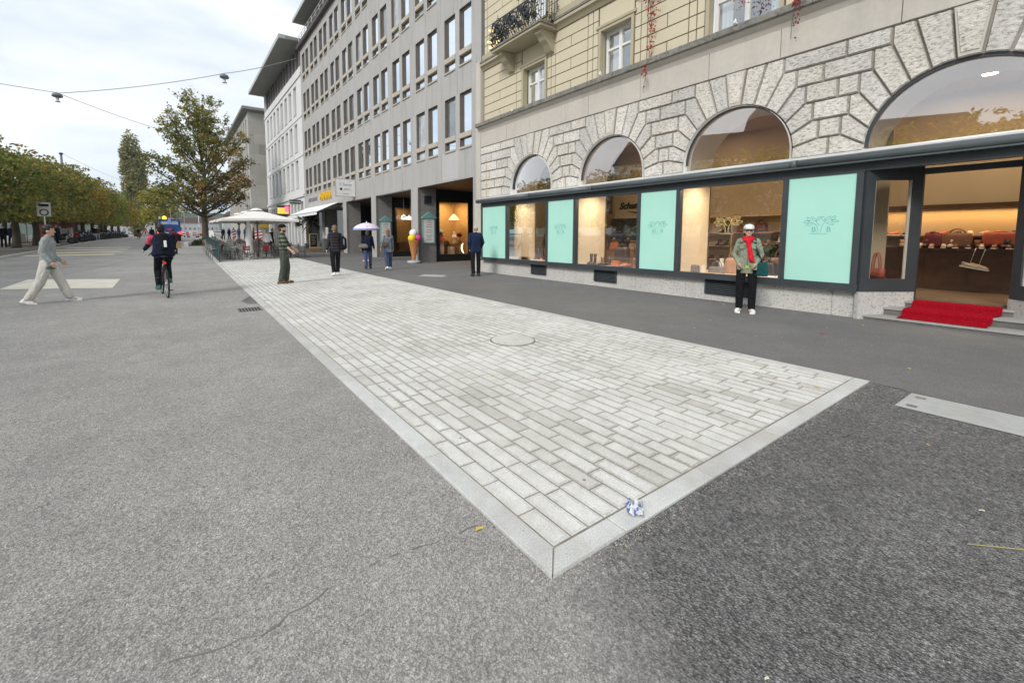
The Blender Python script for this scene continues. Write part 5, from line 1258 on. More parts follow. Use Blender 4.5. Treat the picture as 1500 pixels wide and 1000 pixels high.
for z, a, b in ((.50, -.1, .28), (.42, -.1, .42), (.14, -.15, .25), (1.02, .28, .42), (1.06, -.42, -.36)): mb.box(a, b, -.066, -.061, z, z+.025)
mb.build('text_lines', GR, s_)
# lettering over the restaurant
for body, u, size, m_ in (('RISTORANTE', 27.2, .52, GR), ('PIZZA', 19.6, .52, GR)):
    text_obj('lettering', body, size, m_, (-.02, u, 4.78), FACE, CB, .02, 'CENTER', 0, 0)
s_ = empty('letter_sign', at(-.05, 22.9, 4.84), AR, 'yellow raised capital letters on the concrete above the awning', 'sign')
text_obj('lettering', 'MAMMA', .86, simple('sign_yellow', (.72, .42, .03), .5), (0, 0, 0), FACE, s_, .07, 'CENTER', 0, .025)
# restaurant awning
def awning(u0, u1, x0, z0, x1, z1, label):
    r = empty('awning', at(0, (u0+u1)/2, z1), AR, label, 'awning'); L = (u1-u0)/2
    mb = MB(); n = 10
    for k in range(n):
        a, b = -L+2*L*k/n, -L+2*L*(k+1)/n; mb.add([(x0, a, z0-z1), (x0, b, z0-z1), (x1, b, 0), (x1, a, 0), (x0, a, z0-z1-.02), (x0, b, z0-z1-.02), (x1, b, -.02), (x1, a, -.02)], [(0,1,2,3),(7,6,5,4),(0,4,5,1),(2,6,7,3),(1,5,6,2),(3,7,4,0)])
    mb.box(x1-.01, x1+.005, -L, L, -.24, -.0); mb.build('fabric', M['canvas_w'], r)
    mb = MB(); mb.tube([(x1, -L, -.01), (x1, L, -.01)], .035, 8)
    for y in (-L+.3, 0, L-.3): mb.bar((x0+.05, y, z0-z1-.25), (x1+.03, y, -.04), .04, .04)
    mb.build('arms', M['silver'], r)
awning(19.3, 29.6, -.03, 4.12, -1.75, 3.32, 'white sloping awning over the restaurant front')
# ------------------------------------------------------------------ white office building
def root_at(u, name, label, cat='building'): v = loc(0, u); return empty(name, v, AR, label, cat)
WBd = root_at(30.25, 'white_office_building', 'white rendered building with wide flat overhanging roof'); LU = 20.3
wz = [6.4, 10.05, 13.75]; wh = 2.78; ops = [(2.15+2.2*k, 3.45+2.2*k, z, z+wh) for z in wz for k in range(8)]
gf = [(.7+1.5*k, 1.75+1.5*k, .2, 4.9) for k in range(13)]
mb = MB(); rect_wall(mb, 0, .0, LU, -.3, 17.0, ops+gf, .35, 0, 0); mb.box(-.10, .001, 0, LU, 16.95, 17.2); mb.box(-.02, .3, 0, LU, 17.2, 17.85)
mb.box(-.14, .002, .0, LU, 5.35, 5.62, 0); mb.box(-.06, -.001, 0.0, LU, 9.35, 9.5); mb.box(-.06, -.001, 0, LU, 13.1, 13.25); mb.box(.0, 12, LU, LU+.1, 0, 20)
kid(mb, 'wall', M['white_fac'], WBd)
def win2(par, W, H_, m_=None):
    w = MB(); w.box(.18, .26, .002, .07, .0, H_-.002); w.box(.18, .26, W-.07, W-.002, 0, H_-.002); w.box(.18, .26, .07, W-.07, H_-.08, H_-.002); w.box(.18, .26, .07, W-.07, 0.002, .07); w.box(-.05, .05, -.02, W+.02, -.07, -.004); w.box(.19, .25, .071, W-.071, .62, .68)
    o = w.build('window', m_ or M['conc_l'], par); g = MB(); g.quad((.22, .07, .07), (.22, W-.07, .07), (.22, W-.07, H_-.08), (.22, .07, H_-.08)); g.build('pane', M['paned'], o); return o
wp = None
for z in wz:
    for k in range(8):
        L_ = (0, 2.15+2.2*k, z)
        if wp is None: wp = win2(WBd, 1.3, wh); wp.location = L_
        else: copy_part(wp, WBd, L_)
mb = MB()
for a, b, c, d in gf: mb.quad((.3, a, c), (.3, b, c), (.3, b, d), (.3, a, d))
kid(mb, 'ground_floor_glazing', pane('ground_floor_pane', (.05, .052, .055), .12), WBd)
mb = MB(); mb.box(.45, .55, 0, LU, 17.85, 20.4, 0)
for k in range(13): mb.box(.42, .449, .3+1.55*k, 1.35+1.55*k, 18.05, 20.2, 1); mb.box(.25, .45, 1.42+1.55*k, 1.70+1.55*k, 17.86, 20.38, 0)
kid(mb, 'attic', [M['attic'], M['panel']], WBd)
mb = MB(); mb.prism([(-1.62, 1.0), (-1.62, LU+1.4), (12, LU+1.4), (12, .6), (1, .6)], 20.4, 20.66, 'z', 0, .0); mb.box(-1.68, -1.621, .98, LU+1.44, 20.38, 20.74, 1); mb.box(-1.62, 3.0, .92, .999, 20.38, 20.74, 1)
kid(mb, 'roof', [M['soffit'], M['roofedge']], WBd)
# little signs on its ground floor
s_ = empty('shop_sign', at(-.35, 31.4, 4.62), AR, 'dark sign with white lettering on the white building corner', 'sign')
mb = MB(); mb.box(-.85, .25, -.05, .05, 0, .42); mb.build('board', M['dark'], s_); text_obj('lettering', 'BAR LOUNGE', .19, M['white'], (-.3, -.055, .2), (R(90), 0, 0), s_, .004)
s_ = empty('lit_sign', at(-.4, 37.4, 3.55), AR, 'orange and pink lit sign on the white building ground floor', 'sign')
mb = MB(); mb.box(-.9, .35, -.06, .06, 0, 1.25, 0); mb.box(-.85, .3, -.07, -.061, .35, 1.0, 1); mb.box(-.1, .3, -.075, -.071, .55, 1.15, 2)
mb.build('board', [M['dark'], emis('orange_glow', (1, .28, .04), 1.3), emis('pink_glow', (1, .12, .25), 1.0)], s_)
# ------------------------------------------------------------------ third, limestone building with side wall towards us
LB_ = root_at(57.5, 'limestone_office_building', 'limestone clad building with blank side wall and flat roof overhang'); X3 = -1.15
ops = [(1.8+2.3*k, 2.75+2.3*k, z, z+2.4) for z in (5.6, 9.2, 12.8, 16.4) for k in range(12)]
mb = MB(); rect_wall(mb, X3, 0, 30, -.5, 19.6, ops, .35, 0, 0); rect_wall(mb, 0, X3, 12, -.5, 19.6, [], .1, 0, 0, 'y'); mb.box(X3, 12, 30, 30.1, 0, 19.6)
kid(mb, 'wall', M['limeb'], LB_)
mb = MB(); rnd = random.Random(8)
for i in range(13):
    z = 1.5*i; xs = [X3]+[X3+v for v in ((1.3, 2.6, 3.9) if i % 2 else (.7, 2.0, 3.3))]
    for a, b in zip(xs, xs[1:]):
        mb.box(a+.01, b-.01, -.02, -.002, z+.012, z+1.488, rnd.choice([0, 0, 1, 2]))
kid(mb, 'cladding', [M['limeb'], stone('limestone_darker', (.32, .31, .28), .12, .5), stone('limestone_paler', (.45, .43, .385), .12, .5)], LB_)
wp = None
for z in (5.6, 9.2, 12.8, 16.4):
    for k in range(12):
        L_ = (X3, 1.8+2.3*k, z)
        if wp is None: wp = win2(LB_, .95, 2.4, M['limeb']); wp.location = L_; wp.children[0].data.materials[0] = M['panel']
        else: copy_part(wp, LB_, L_)
mb = MB(); mb.prism([(X3-.75, -.7), (X3-.75, 31), (12, 31), (12, -.7)], 19.75, 20.0, 'z', 0); mb.prism([(X3-.78, -.75), (X3-.78, 31), (12, 31), (12, -.75)], 20.001, 20.14, 'z', 1); mb.prism([(X3-.3, -.3), (X3-.3, 31), (12, 31), (12, -.3)], 19.55, 19.75, 'z', 0)
mb.box(X3-.9, 2.2, -2.2, -.05, 5.35, 5.6, 1)
kid(mb, 'roof', [M['soffit'], M['roofedge']], LB_)
mb = MB(); mb.box(0, 1.5, -.05, -.004, 2.6, 3.15); q = mb.build('plate', simple('plate_yellow', (.52, .36, .05), .6)); q.name = 'wall_plate'
q.location = at(-.3, 57.4); q.rotation_euler = (0, 0, AR); tag(q, 'yellow rectangular plate on the limestone side wall', 'sign')
# further blocks along the street
for i, (u, ln, hh, x, m_, l) in enumerate([(92, 26, 16, 3.5, 'white_fac', 'pale building beyond the limestone one'), (122, 40, 13, 9, 'conc', 'grey low building far down the street')]):
    b = root_at(u, 'distant_building', l); mb = MB(); ops = [(1+2.6*k, 2.3+2.6*k, z, z+1.7) for z in (2, 5.4, 8.8) for k in range(int(ln/2.6)-1)]
    rect_wall(mb, x, 0, ln, -1, hh, ops, .3, 0); mb.box(x, x+12, -.05, 0, -1, hh); mb.box(x-.4, x+12, -.4, ln, hh, hh+.3); mb.build('wall', M[m_], b)
    mb = MB()
    for a, c, d, e in ops: mb.quad((x+.28, a, d), (x+.28, c, d), (x+.28, c, e), (x+.28, a, e))
    mb.build('glazing', M['panel'], b)
# ================================================================== TREES
def bez(a, b, c, n):
    return [a*(1-t)**2 + b*2*t*(1-t) + c*t*t for t in [k/n for k in range(n+1)]]
def leafquad(mb, c, s, rnd, up=.0, m=1, asp=.55):
    d = Vector((rnd.gauss(0, 1), rnd.gauss(0, 1), rnd.gauss(0, .6)-up)).normalized(); w = d.cross(Vector((rnd.gauss(0, 1), rnd.gauss(0, 1), rnd.gauss(0, 1)))).normalized()
    mb.add([c, c+d*s*.5+w*s*asp*.5, c+d*s, c+d*s*.5-w*s*asp*.5], [(0, 1, 2, 3)], m)
def airy_tree(name, label, pos, H_, CW, trunk_h, tr, n_limb, n_tw, n_leaf, ls, mats, seed, egg=.45, base_z=None, autumn=None):
    rnd = random.Random(seed); r = empty(name, pos, 0, label, 'tree'); tb = MB(); lf = MB()
    cz = trunk_h + (H_-trunk_h)*egg; rz_up = H_-cz; rz_dn = cz-trunk_h*.85
    tb.tube([(0, 0, -.2), (0, 0, .3), (.03, .02, trunk_h*.6), (0, 0, trunk_h)], [tr*1.35, tr*1.05, tr*.9, tr*.85], 10, 0)
    lead = [Vector((0, 0, trunk_h)), Vector((.2, .1, H_*.45)), Vector((-.15, 0, H_*.7)), Vector((.1, 0, H_*.93))]
    tb.tube(lead, [tr*.8, tr*.5, tr*.28, tr*.08], 8, 0)
    tips = []
    for k in range(n_limb):
        t = (k+.5)/n_limb; z0 = trunk_h*.92+(H_*.66-trunk_h)*t**1.15*rnd.uniform(.85, 1.1); a = k*2.4+rnd.uniform(-.8, .8)
        el = .15+1.0*t; end_z = min(H_*.97, z0+(1.5+3.0*t)*CW*.13+rnd.uniform(-.6, 1.0))
        zz = (end_z-cz)/(rz_up if end_z > cz else rz_dn); rad = CW/2*(max(.10, 1-abs(zz)**2.1)**.62 if end_z > cz else math.sqrt(max(.12, 1-zz*zz*.95)))*rnd.uniform(.82, 1.06)
        st = Vector((0, 0, z0)); en = Vector((rad*math.cos(a), rad*math.sin(a), end_z)); mid = st.lerp(en, .5)+Vector((0, 0, -.12*rad if t < .4 else -.05*rad))
        P = bez(st, mid, en, 6); r0 = tr*(.42-.26*t); tb.tube(P, [r0*(1-.82*i/6) for i in range(7)], 6, 0)
        for j in range(n_tw):
            f = rnd.uniform(.22, 1)**.8; q = P[min(6, int(f*6))]; out = Vector((rnd.gauss(0, .8), rnd.gauss(0, .8), rnd.gauss(.35, .5))); out += (en-st).normalized()*.9
            L = rnd.uniform(.7, 1.7)*CW/11; e = q+out.normalized()*L; nx = math.hypot(e.x, e.y)
            tb.tube([q, q.lerp(e, .5)+Vector((0, 0, .06)), e], [r0*.20, r0*.13, .01], 4, 0, False)
            tips.append((q.lerp(e, .55), e))
    for q, e in tips:
        for i in range(n_leaf):
            c = q.lerp(e, rnd.uniform(.1, 1.12))+Vector((rnd.gauss(0, .17), rnd.gauss(0, .17), rnd.gauss(0, .12)))*CW/11
            m = 1
            if autumn and (autumn.dot(c-Vector((0, 0, cz))) > rnd.uniform(.1, .9)*CW/2): m = 2
            leafquad(lf, c, ls*rnd.uniform(.6, 1.3), rnd, .25, m-1)
    tb.build('trunk', M['bark'], r, False); lf.build('crown', mats, r, False); return r
def zt(x, y): return (x, y, gz(y))
tree1 = airy_tree('chestnut_tree', 'tall half bare chestnut tree with reddish right side behind the terrace fence', zt(1.75, 56.5), 16.4, 10.0, 3.0, .34, 50, 24, 15, .28, [M['leafb'], M['leafa']], 5, .42, None, Vector((.72, -.45, -.42)))
# clipped promenade row: box-like crowns that merge into one line
def box_tree(name, label, pos, seed, mat, h0=2.15, h1=6.95, wx=2.6, wy=3.0, n=5200, ls=.26):
    rnd = random.Random(seed); r = empty(name, pos, 0, label, 'tree', 'clipped chestnut trees along the promenade'); tb = MB(); lf = MB()
    tb.tube([(0, 0, -.2), (0, 0, .25), (.05, .03, 1.3), (-.02, 0, 2.4), (0, .05, 3.4)], [.36, .27, .22, .21, .16], 9)
    for k in range(9):
        a = k*.7+rnd.random(); e = Vector((2.1*math.cos(a), 2.1*math.sin(a), rnd.uniform(4, 6.5))); tb.tube(bez(Vector((0, 0, 2.3+rnd.random())), Vector((1.1*math.cos(a), 1.1*math.sin(a), 3.0)), e, 4), [.11, .09, .06, .045, .02], 5)
    cz = (h0+h1)/2; hz = (h1-h0)/2
    lumps = [(Vector((rnd.uniform(-1, 1), rnd.uniform(-1, 1), rnd.uniform(-1, 1))), rnd.uniform(.75, 1.0)) for _ in range(40)]
    for _ in range(n):
        v = Vector((rnd.gauss(0, 1), rnd.gauss(0, 1), rnd.gauss(0, 1))).normalized(); p4 = (abs(v.x)**4+abs(v.y)**4+abs(v.z)**4)**.25; v = v/p4
        k = 1-abs(rnd.gauss(0, .13)); 
        bump = 1+.08*math.sin(v.x*5+seed)*math.cos(v.z*6+seed*2)+.05*math.sin(v.y*9+v.z*7)
        c = Vector((v.x*wx*k*bump, v.y*wy*k*bump, cz+v.z*hz*k*(bump if v.z > 0 else 1)))
        leafquad(lf, c, ls*rnd.uniform(.6, 1.35), rnd, .35, 0, .6)
    for _ in range(60):
        a, b = rnd.uniform(-wx*.9, wx*.9), rnd.uniform(-wy*.9, wy*.9); z = h1+rnd.uniform(-.1, .45)
        for q in range(5): leafquad(lf, Vector((a+rnd.gauss(0, .1), b+rnd.gauss(0, .1), z)), ls, rnd, 0, 0)
    tb.build('trunk', M['bark'], r, False); lf.build('crown', mat, r, False); return r
protos = []
ORD = ['first', 'second', 'third', 'fourth', 'fifth', 'sixth', 'seventh', 'eighth', 'ninth', 'tenth', 'eleventh', 'twelfth', 'thirteenth', 'fourteenth', 'fifteenth', 'sixteenth']
ys_row = [43.2, 48.2, 53.2, 58.6, 64.2, 70, 76, 82, 88.5, 95, 102, 109.5]
for i, y in enumerate(ys_row):
    pos = (-11.0+(.1*(i % 3)), y, gz(y)+.1)
    mat = M['leafr'] if i not in (8, 9, 10) else (M['leafy'] if i != 10 else M['leafa'])
    lab = 'clipped chestnut tree of the left row, %s from the left edge' % ORD[i] if i else 'nearest clipped chestnut tree, cut by the left edge'
    if i < 3: t = box_tree('chestnut_tree', lab, pos, 30+i, mat); protos.append(t)
    else:
        t = copy_tree(protos[i % 3]); t.location = pos; t['label'] = lab; t.rotation_euler = (0, 0, i*1.57)
        t.scale = (1, 1, 1.06+.05*math.sin(i*2.1))
        if mat is not M['leafr']:
            for ch in t.children:
                if ch.name.startswith('crown'): ch.data = ch.data.copy(); ch.data.materials[0] = mat
for i, y in enumerate((38, 33, 28, 23, 18, 13, 8, 3, -2)):      # the row goes on towards us outside the frame (mirrored by the shop windows)
    t = copy_tree(protos[i % 3]); t.location = (-13.8, y, gz(y)+.1); t['label'] = 'clipped chestnut tree mirrored in the shop glass, %s nearer than the frame edge' % ORD[i]; t.rotation_euler = (0, 0, i*1.57)
for i, y in enumerate((50, 62, 75, 90)):
    t = copy_tree(protos[(i+1) % 3]); t.location = (-17.8, y, gz(y)+.1); t['label'] = 'clipped chestnut tree of the rear lakeside row, %s from the left edge' % ORD[i]; t.rotation_euler = (0, 0, 1+i*1.57)
def round_tree(name, label, pos, H_, W, h0, mat, n, ls, seed, lobes=26, column=False):
    rnd = random.Random(seed); r = empty(name, pos, 0, label, 'tree'); tb = MB(); lf = MB(); tr = H_*.03
    tb.tube([(0, 0, -.3), (0, 0, h0+H_*.2), (0, 0, H_*.85)], [tr, tr*.8, tr*.2], 8)
    cz = (h0+H_)/2; hz = (H_-h0)/2; L = []
    for _ in range(lobes):
        v = Vector((rnd.gauss(0, 1), rnd.gauss(0, 1), rnd.gauss(0, 1))).normalized(); k = rnd.uniform(.45, .86)
        if column:
            z = rnd.uniform(-.95, .95); w = math.sqrt(max(.08, 1-z*z))*.55; a = rnd.uniform(0, 6.28); c = Vector((W/2*w*math.cos(a), W/2*w*math.sin(a), cz+z*hz)); rr = (W*.15, H_*.14)
        else: c = Vector((v.x*W/2*k*.85, v.y*W/2*k*.85, cz+v.z*hz*k)); rr = (W*.19, W*.15)
        L.append((c, rr)); tb.tube([(0, 0, min(c.z*.8, H_*.6)), tuple(c)], [tr*.3, tr*.08], 5)
    for _ in range(n):
        c, rr = rnd.choice(L); v = Vector((rnd.gauss(0, 1), rnd.gauss(0, 1), rnd.gauss(0, 1))).normalized()*(1-abs(rnd.gauss(0, .2)))
        leafquad(lf, c+Vector((v.x*rr[0], v.y*rr[0], v.z*rr[1])), ls*rnd.uniform(.6, 1.4), rnd, -.3 if column else .3, 0)
    tb.build('trunk', M['bark'], r, False); lf.build('crown', mat, r, False); return r
round_tree('poplar_tree', 'tall slender poplar rising behind the clipped row', (-12.3, 170, 1), 29, 8.2, 3, M['leafp'], 9000, .75, 3, 60, True)
round_tree('plane_tree', 'broad yellow green tree behind the blue truck', (-5.6, 128, 1), 12.5, 12.5, 2.2, M['leafy'], 7000, .5, 4, 34)
round_tree('plane_tree', 'smaller green tree half hidden left of the poplar', (-18.5, 150, 1), 13, 12, 2, M['leafr'], 4000, .55, 6)

# ================================================================== TERRACE
# planter with kerb round the chestnut
mb = MB(); yk = 47.5
for a in ((-.2, 3.2, 47.0, 47.35), (-.2, .15, 47.351, 60), (2.85, 3.2, 47.351, 60)): mb.box(a[0], a[1], a[2], a[3], gz(a[2])-.1, gz(a[3])+.12)
r = tag(mb.build('planter_kerb', M['kerb']), 'pale kerb framing the planting bed of the tall chestnut tree', 'planter')
def shrub(name, label, pos, W, H_, n, mat, seed, group=None, ls=.10):
    rnd = random.Random(seed); f = MB()
    for _ in range(n):
        v = Vector((rnd.gauss(0, 1), rnd.gauss(0, 1), abs(rnd.gauss(0, 1)))).normalized()*rnd.uniform(.6, 1); leafquad(f, Vector((v.x*W/2, v.y*W/2, v.z*H_)), ls*rnd.uniform(.6, 1.4), rnd, -.3, 0)
    o = f.build(name, mat, None, False); o.location = pos; return tag(o, label, 'shrub', group)
for i, (x, y, w) in enumerate([(.9, 48.4, 1.3), (2.0, 48.8, 1.5), (1.3, 50.5, 1.6), (2.4, 52, 1.4)]):
    shrub('shrub', 'low dark shrub in the chestnut bed, %s from the left' % ORD[i], (x, y, gz(y)), w, .7, 500, M['leafg'], 50+i, 'shrubs under the chestnut tree', .16)
# green slatted fence
FXE = 1.42
fr = empty('terrace_fence', (FXE, 26.9, gz(26.9)), 0, 'dark green metal fence along the road side of the terrace', 'fence')
def fz(y): return gz(y)-gz(26.9)
ny = 14; ylist = [26.9+k*1.43 for k in range(ny+1)]
for i, y in enumerate(ylist):
    p = MB(); p.box(-.03, .03, y-26.9-.03, y-26.9+.03, fz(y)-.02, fz(y)+1.14); p.box(-.1, .1, y-26.9-.1, y-26.9+.1, fz(y)-.01, fz(y)+.02); p.build('post', M['fence'], fr)
for i, (a, b) in enumerate(zip(ylist, ylist[1:])):
    p = MB(); a_, b_ = a-26.9, b-26.9
    p.bar((0, a_+.03, fz(a)+1.10), (0, b_-.03, fz(b)+1.10), .05, .05); p.bar((0, a_+.03, fz(a)+.97), (0, b_-.03, fz(b)+.97), .03, .03); p.bar((0, a_+.03, fz(a)+.10), (0, b_-.03, fz(b)+.10), .03, .03)
    n = 13
    for k in range(n):
        t = (k+.5)/n; y = a_+(b_-a_)*t; z = fz(a)+(fz(b)-fz(a))*t; p.box(-.006, .006, y-.045, y+.045, z+.11, z+.965)
    p.build('panel', M['fence'], fr)
# chairs and tables
_ch = {}
CHF = simple('chair_frame_grey', (.27, .28, .27), .4, .1, 6, .5, .3)
def chair(pos, rz, label, seat_mat):
    if id(seat_mat) in _ch:
        r = copy_tree(_ch[id(seat_mat)]); r.location = pos; r.rotation_euler = (0, 0, rz); r['label'] = label; return r
    r = empty('terrace_chair', pos, rz, label, 'chair', 'metal terrace chairs')
    f = MB()
    for s in (-1, 1):
        f.tube([(s*.21, -.23, 0), (s*.21, -.21, .43), (s*.20, -.25, .80)], .017, 6, 0); f.tube([(s*.21, .22, 0), (s*.21, .20, .44)], .017, 6, 0)
        f.tube([(s*.215, -.215, .64), (s*.24, .0, .655), (s*.23, .16, .64), (s*.215, .2, .45)], .016, 6, 0)
    f.tube([(-.21, -.21, .43), (.21, -.21, .43)], .011, 6); f.tube([(-.21, .2, .43), (.21, .2, .43)], .011, 6); f.tube([(-.20, -.25, .80), (-.12, -.262, .86), (.12, -.262, .86), (.20, -.25, .80)], .013, 6)
    f.build('frame', CHF, r); _ch[id(seat_mat)] = r
    s = MB()
    for k in range(6): s.box(-.205, .205, -.19+k*.066, -.135+k*.066, .437, .455)
    s.build('seat', seat_mat, r)
    b = MB()
    for k in range(3): b.box(-.19, .19, -.262+.006*k, -.245+.006*k, .56+k*.09, .63+k*.09)
    b.build('backrest', seat_mat, r); return r
RED = simple('slat_red', (.26, .022, .03), .5, .15, 6); GRN = simple('slat_greygreen', (.17, .20, .18), .5, .1, 6); BRD = simple('slat_brown', (.09, .04, .035), .5, .15, 6)
def table(pos, label, mat):
    r = empty('terrace_table', pos, 0, label, 'table', 'square terrace tables')
    t = MB(); t.box(-.36, .36, -.36, .36, .71, .735); t.build('tabletop', mat, r)
    l = MB(); l.tube([(0, 0, .03), (0, 0, .71)], .03, 8)
    for a in (R(45), R(135)): l.bar((.32*math.cos(a), .32*math.sin(a), .02), (-.32*math.cos(a), -.32*math.sin(a), .02), .05, .035)
    l.build('base', M['blackp'], r)
GT = simple('table_grey_top', (.42, .43, .42), .4, .06, 4)
rndt = random.Random(12); COLN = {id(RED): 'red', id(GRN): 'grey green', id(BRD): 'dark brown'}
cols_ = [2.1, 3.75, 5.35]; rows_ = [29.2, 31.3, 33.4, 35.5, 37.6, 39.9, 42.2]
RN = ['nearest row', 'second row', 'third row', 'fourth row', 'fifth row', 'sixth row', 'farthest row']; CN = ['next to the fence', 'in the middle', 'on the shop side']
for ri, ty in enumerate(rows_):
    for ci, tx in enumerate(cols_):
        if (ri, ci) == (0, 1): tx += .25
        table((tx, ty, gz(ty)), 'square terrace table, %s %s' % (RN[ri], CN[ci]), RED if (ri+ci) % 2 else GT)
        for s, (dx, dy, rz) in enumerate([(-.2, -.75, 0), (.05, .75, 180), (.72, .05, 90), (-.70, -.05, -90)]):
            m_ = [GRN, RED, BRD][(ri*2+ci+s) % 3] if ri > 0 else [GRN, RED, GRN][ci]
            cx = tx+dx+rndt.uniform(-.1, .1)
            chair((cx, ty+dy, gz(ty+dy)), R(rz+rndt.uniform(-18, 18)), '%s chair at the %s side of its table, %s %s' % (COLN[id(m_)], ('near', 'far', 'right', 'left')[s], RN[ri], CN[ci]), m_)
chair((2.75, 28.3, gz(28.3)), R(12), 'red slatted chair second from the fence in the front line', RED)
# big square parasols with lit ribs
def parasol(pos, W, h, label):
    r = empty('parasol', pos, 0, label, 'parasol', 'large cream parasols over the terrace')
    c = MB(); a = W/2; e = h-.62; N = 8
    ring = [(a, -a), (a, 0), (a, a), (0, a), (-a, a), (-a, 0), (-a, -a), (0, -a)]
    ap = (0, 0, h)
    for i in range(8):
        p, q = ring[i], ring[(i+1) % 8]; zp = e+(.05 if i % 2 else 0); zq = e+(.05 if (i+1) % 2 else 0)
        m1 = (p[0]*.5, p[1]*.5, (h+zp)/2-.03); m2 = (q[0]*.5, q[1]*.5, (h+zq)/2-.03)
        c.add([ap, m1, m2], [(0, 1, 2)], 0, True); c.add([m1, (p[0], p[1], zp), (q[0], q[1], zq), m2], [(0, 1, 2, 3)], 0, True); c.add([(p[0], p[1], zp), (q[0], q[1], zq), (q[0], q[1], zq-.13), (p[0], p[1], zp-.13)], [(0,1,2,3)])
    c.build('canopy', M['canvas'], r)
    v = MB(); v.lathe([(.38, h-.03), (.25, h+.07), (.02, h+.12)], (0, 0, 0), 8, 0, False); v.build('vent_cap', M['canvas'], r)
    p = MB(); p.tube([(0, 0, 0), (0, 0, h)], .05, 10); p.lathe([(.11, e-.25), (.11, e-.1)], (0, 0, 0), 10); p.build('pole', simple('pole_grey', (.20, .19, .18), .5), r)
    rb = MB()
    for i in range(8): rb.bar((0, 0, e-.15 if i % 2 else e-.12), (ring[i][0]*.52, ring[i][1]*.52, e+.22), .03, .045); rb.bar((0, 0, h-.06), (ring[i][0]*.97, ring[i][1]*.97, e+.0), .03, .04)
    rb.build('rib', simple('rib_wood', (.52, .38, .24), .6), r)
    b = MB(); b.box(-.45, .45, -.45, .45, 0, .10); b.build('base', M['conc_l'], r)
for i, (x, y) in enumerate([(3.62, 29.6), (3.6, 35.2), (3.65, 40.9)]):
    parasol((x, y, gz(y)), 4.0, 2.95, ['nearest', 'second', 'farthest'][i]+' cream parasol spread over the terrace')
def folded(pos, label, h=2.35):
    r = empty('folded_parasol', pos, 0, label, 'parasol', 'folded white parasols on the terrace')
    c = MB(); n = 14; prof = [(.03, h), (.09, h-.25), (.13, h-.8), (.17, h-1.25), (.13, h-1.35), (.20, h-1.75), (.23, h-2.0)]
    vs = []
    for k, (rr, z) in enumerate(prof):
        for j in range(n): a = 2*math.pi*j/n; w = rr*(1+.28*(j % 2)*(-1)**(k//5)); vs.append((w*math.cos(a), w*math.sin(a), z+(.06*math.sin(j*2.3) if k == len(prof)-1 else 0)))
    c.add(vs, [(i*n+j, i*n+(j+1) % n, (i+1)*n+(j+1) % n, (i+1)*n+j) for i in range(len(prof)-1) for j in range(n)], 0, True); c.build('canopy', M['canvas_w'], r)
    p = MB(); p.tube([(0, 0, .05), (0, 0, h+.05)], .025, 8); p.build('pole', M['silver'], r)
    b = MB(); b.lathe([(.42, 0), (.42, .07), (.40, .09), (.05, .10), (.05, .3)], (0, 0, 0), 24); b.build('base', M['conc_l'], r)
folded((3.05, 28.75, gz(28.75)), 'folded white parasol on a round base at the front of the terrace', 2.38); folded((5.0, 31.6, gz(31.6)), 'folded white parasol behind the man in the plaid jacket', 2.45)
# red and white warning panels
for i, (x, y) in enumerate([(4.7, 58.5), (6.1, 50.5), (6.6, 52)]):
    r = empty('warning_sign', (x, y, gz(y)), 0, 'red and white striped warning panel behind the terrace, %s from left' % ORD[i], 'road sign', 'striped warning panels')
    p = MB(); p.box(-.02, .02, -.02, .02, 0, 1.5); p.build('post', M['silver'], r); b = MB(); b.box(-.2, .2, -.045, -.022, .5, 1.5, 0)
    for k in range(3): b.add([(-.2, -.0465, .52+.33*k), (.2, -.0465, .66+.33*k), (.2, -.0465, .82+.33*k), (-.2, -.0465, .68+.33*k)], [(0, 1, 2, 3)], 1)
    b.build('plate', [M['white'], simple('sign_red', (.62, .03, .03), .5)], r)
# chalk board on a wooden crate, palm in a pot, standing bin, restaurant furniture
r = empty('chalk_board', (8.25, 35.5, gz(35.5)), R(20), 'wooden framed chalk board leaning on a crate by the restaurant', 'menu board')
b = MB(); b.box(-.36, .36, -.03, .03, .33, 1.45, 0); b.box(-.29, .29, -.036, -.031, .42, 1.38, 1)
for k in range(6): b.box(-.2, .2-.05*(k % 3), -.040, -.037, 1.2-k*.12, 1.23-k*.12, 2)
b.build('board', [M['woodl'], M['black'], M['conc_l']], r)
b = MB()
for z in (.0, .16): b.box(-.5, .5, -.3, .3, z, z+.1)
b.box(-.55, .55, -.33, .33, .27, .31); r2 = tag(b.build('wooden_crate', M['woodl']), 'low slatted wooden crate under the chalk board', 'crate'); r2.location = (8.3, 35.6, gz(35.6)); r2.rotation_euler = (0, 0, R(20))
def palm(pos, label):
    r = empty('palm', pos, 0, label, 'plant'); rnd = random.Random(3)
    t = MB(); t.lathe([(.22, 0), (.28, .5), (.29, .52), (.25, .5)], (0, 0, 0), 16); t.build('pot', M['blackp'], r)
    t = MB(); t.tube([(0, 0, .4), (.03, 0, 1.2), (0, 0, 2.15)], [.16, .19, .15], 10); t.build('trunk', M['bark'], r)
    f = MB()
    for k in range(30):
        a = k*2.4; el = rnd.uniform(-.5, 1.2); L = rnd.uniform(.6, .85); d = Vector((math.cos(a)*math.cos(el), math.sin(a)*math.cos(el), math.sin(el))); st = Vector((0, 0, 2.15)); e = st+d*L
        f.tube([st, e], .008, 4)
        for j in range(15):
            b_ = -1.5+3.0*j/14; w = d.orthogonal().normalized(); w2 = d.cross(w); dd = (d*math.cos(b_)+w*math.sin(b_)).normalized()
            tip = e+dd*.55+Vector((0, 0, -.10-.1*abs(b_))); s_ = w2*.034; f.add([e-s_, e+s_, tip], [(0, 1, 2)])
    f.build('fronds', M['leafg'], r); return r
palm((8.9, 40.2, gz(40.2)), 'dark green fan palm in a pot beside the restaurant awning')
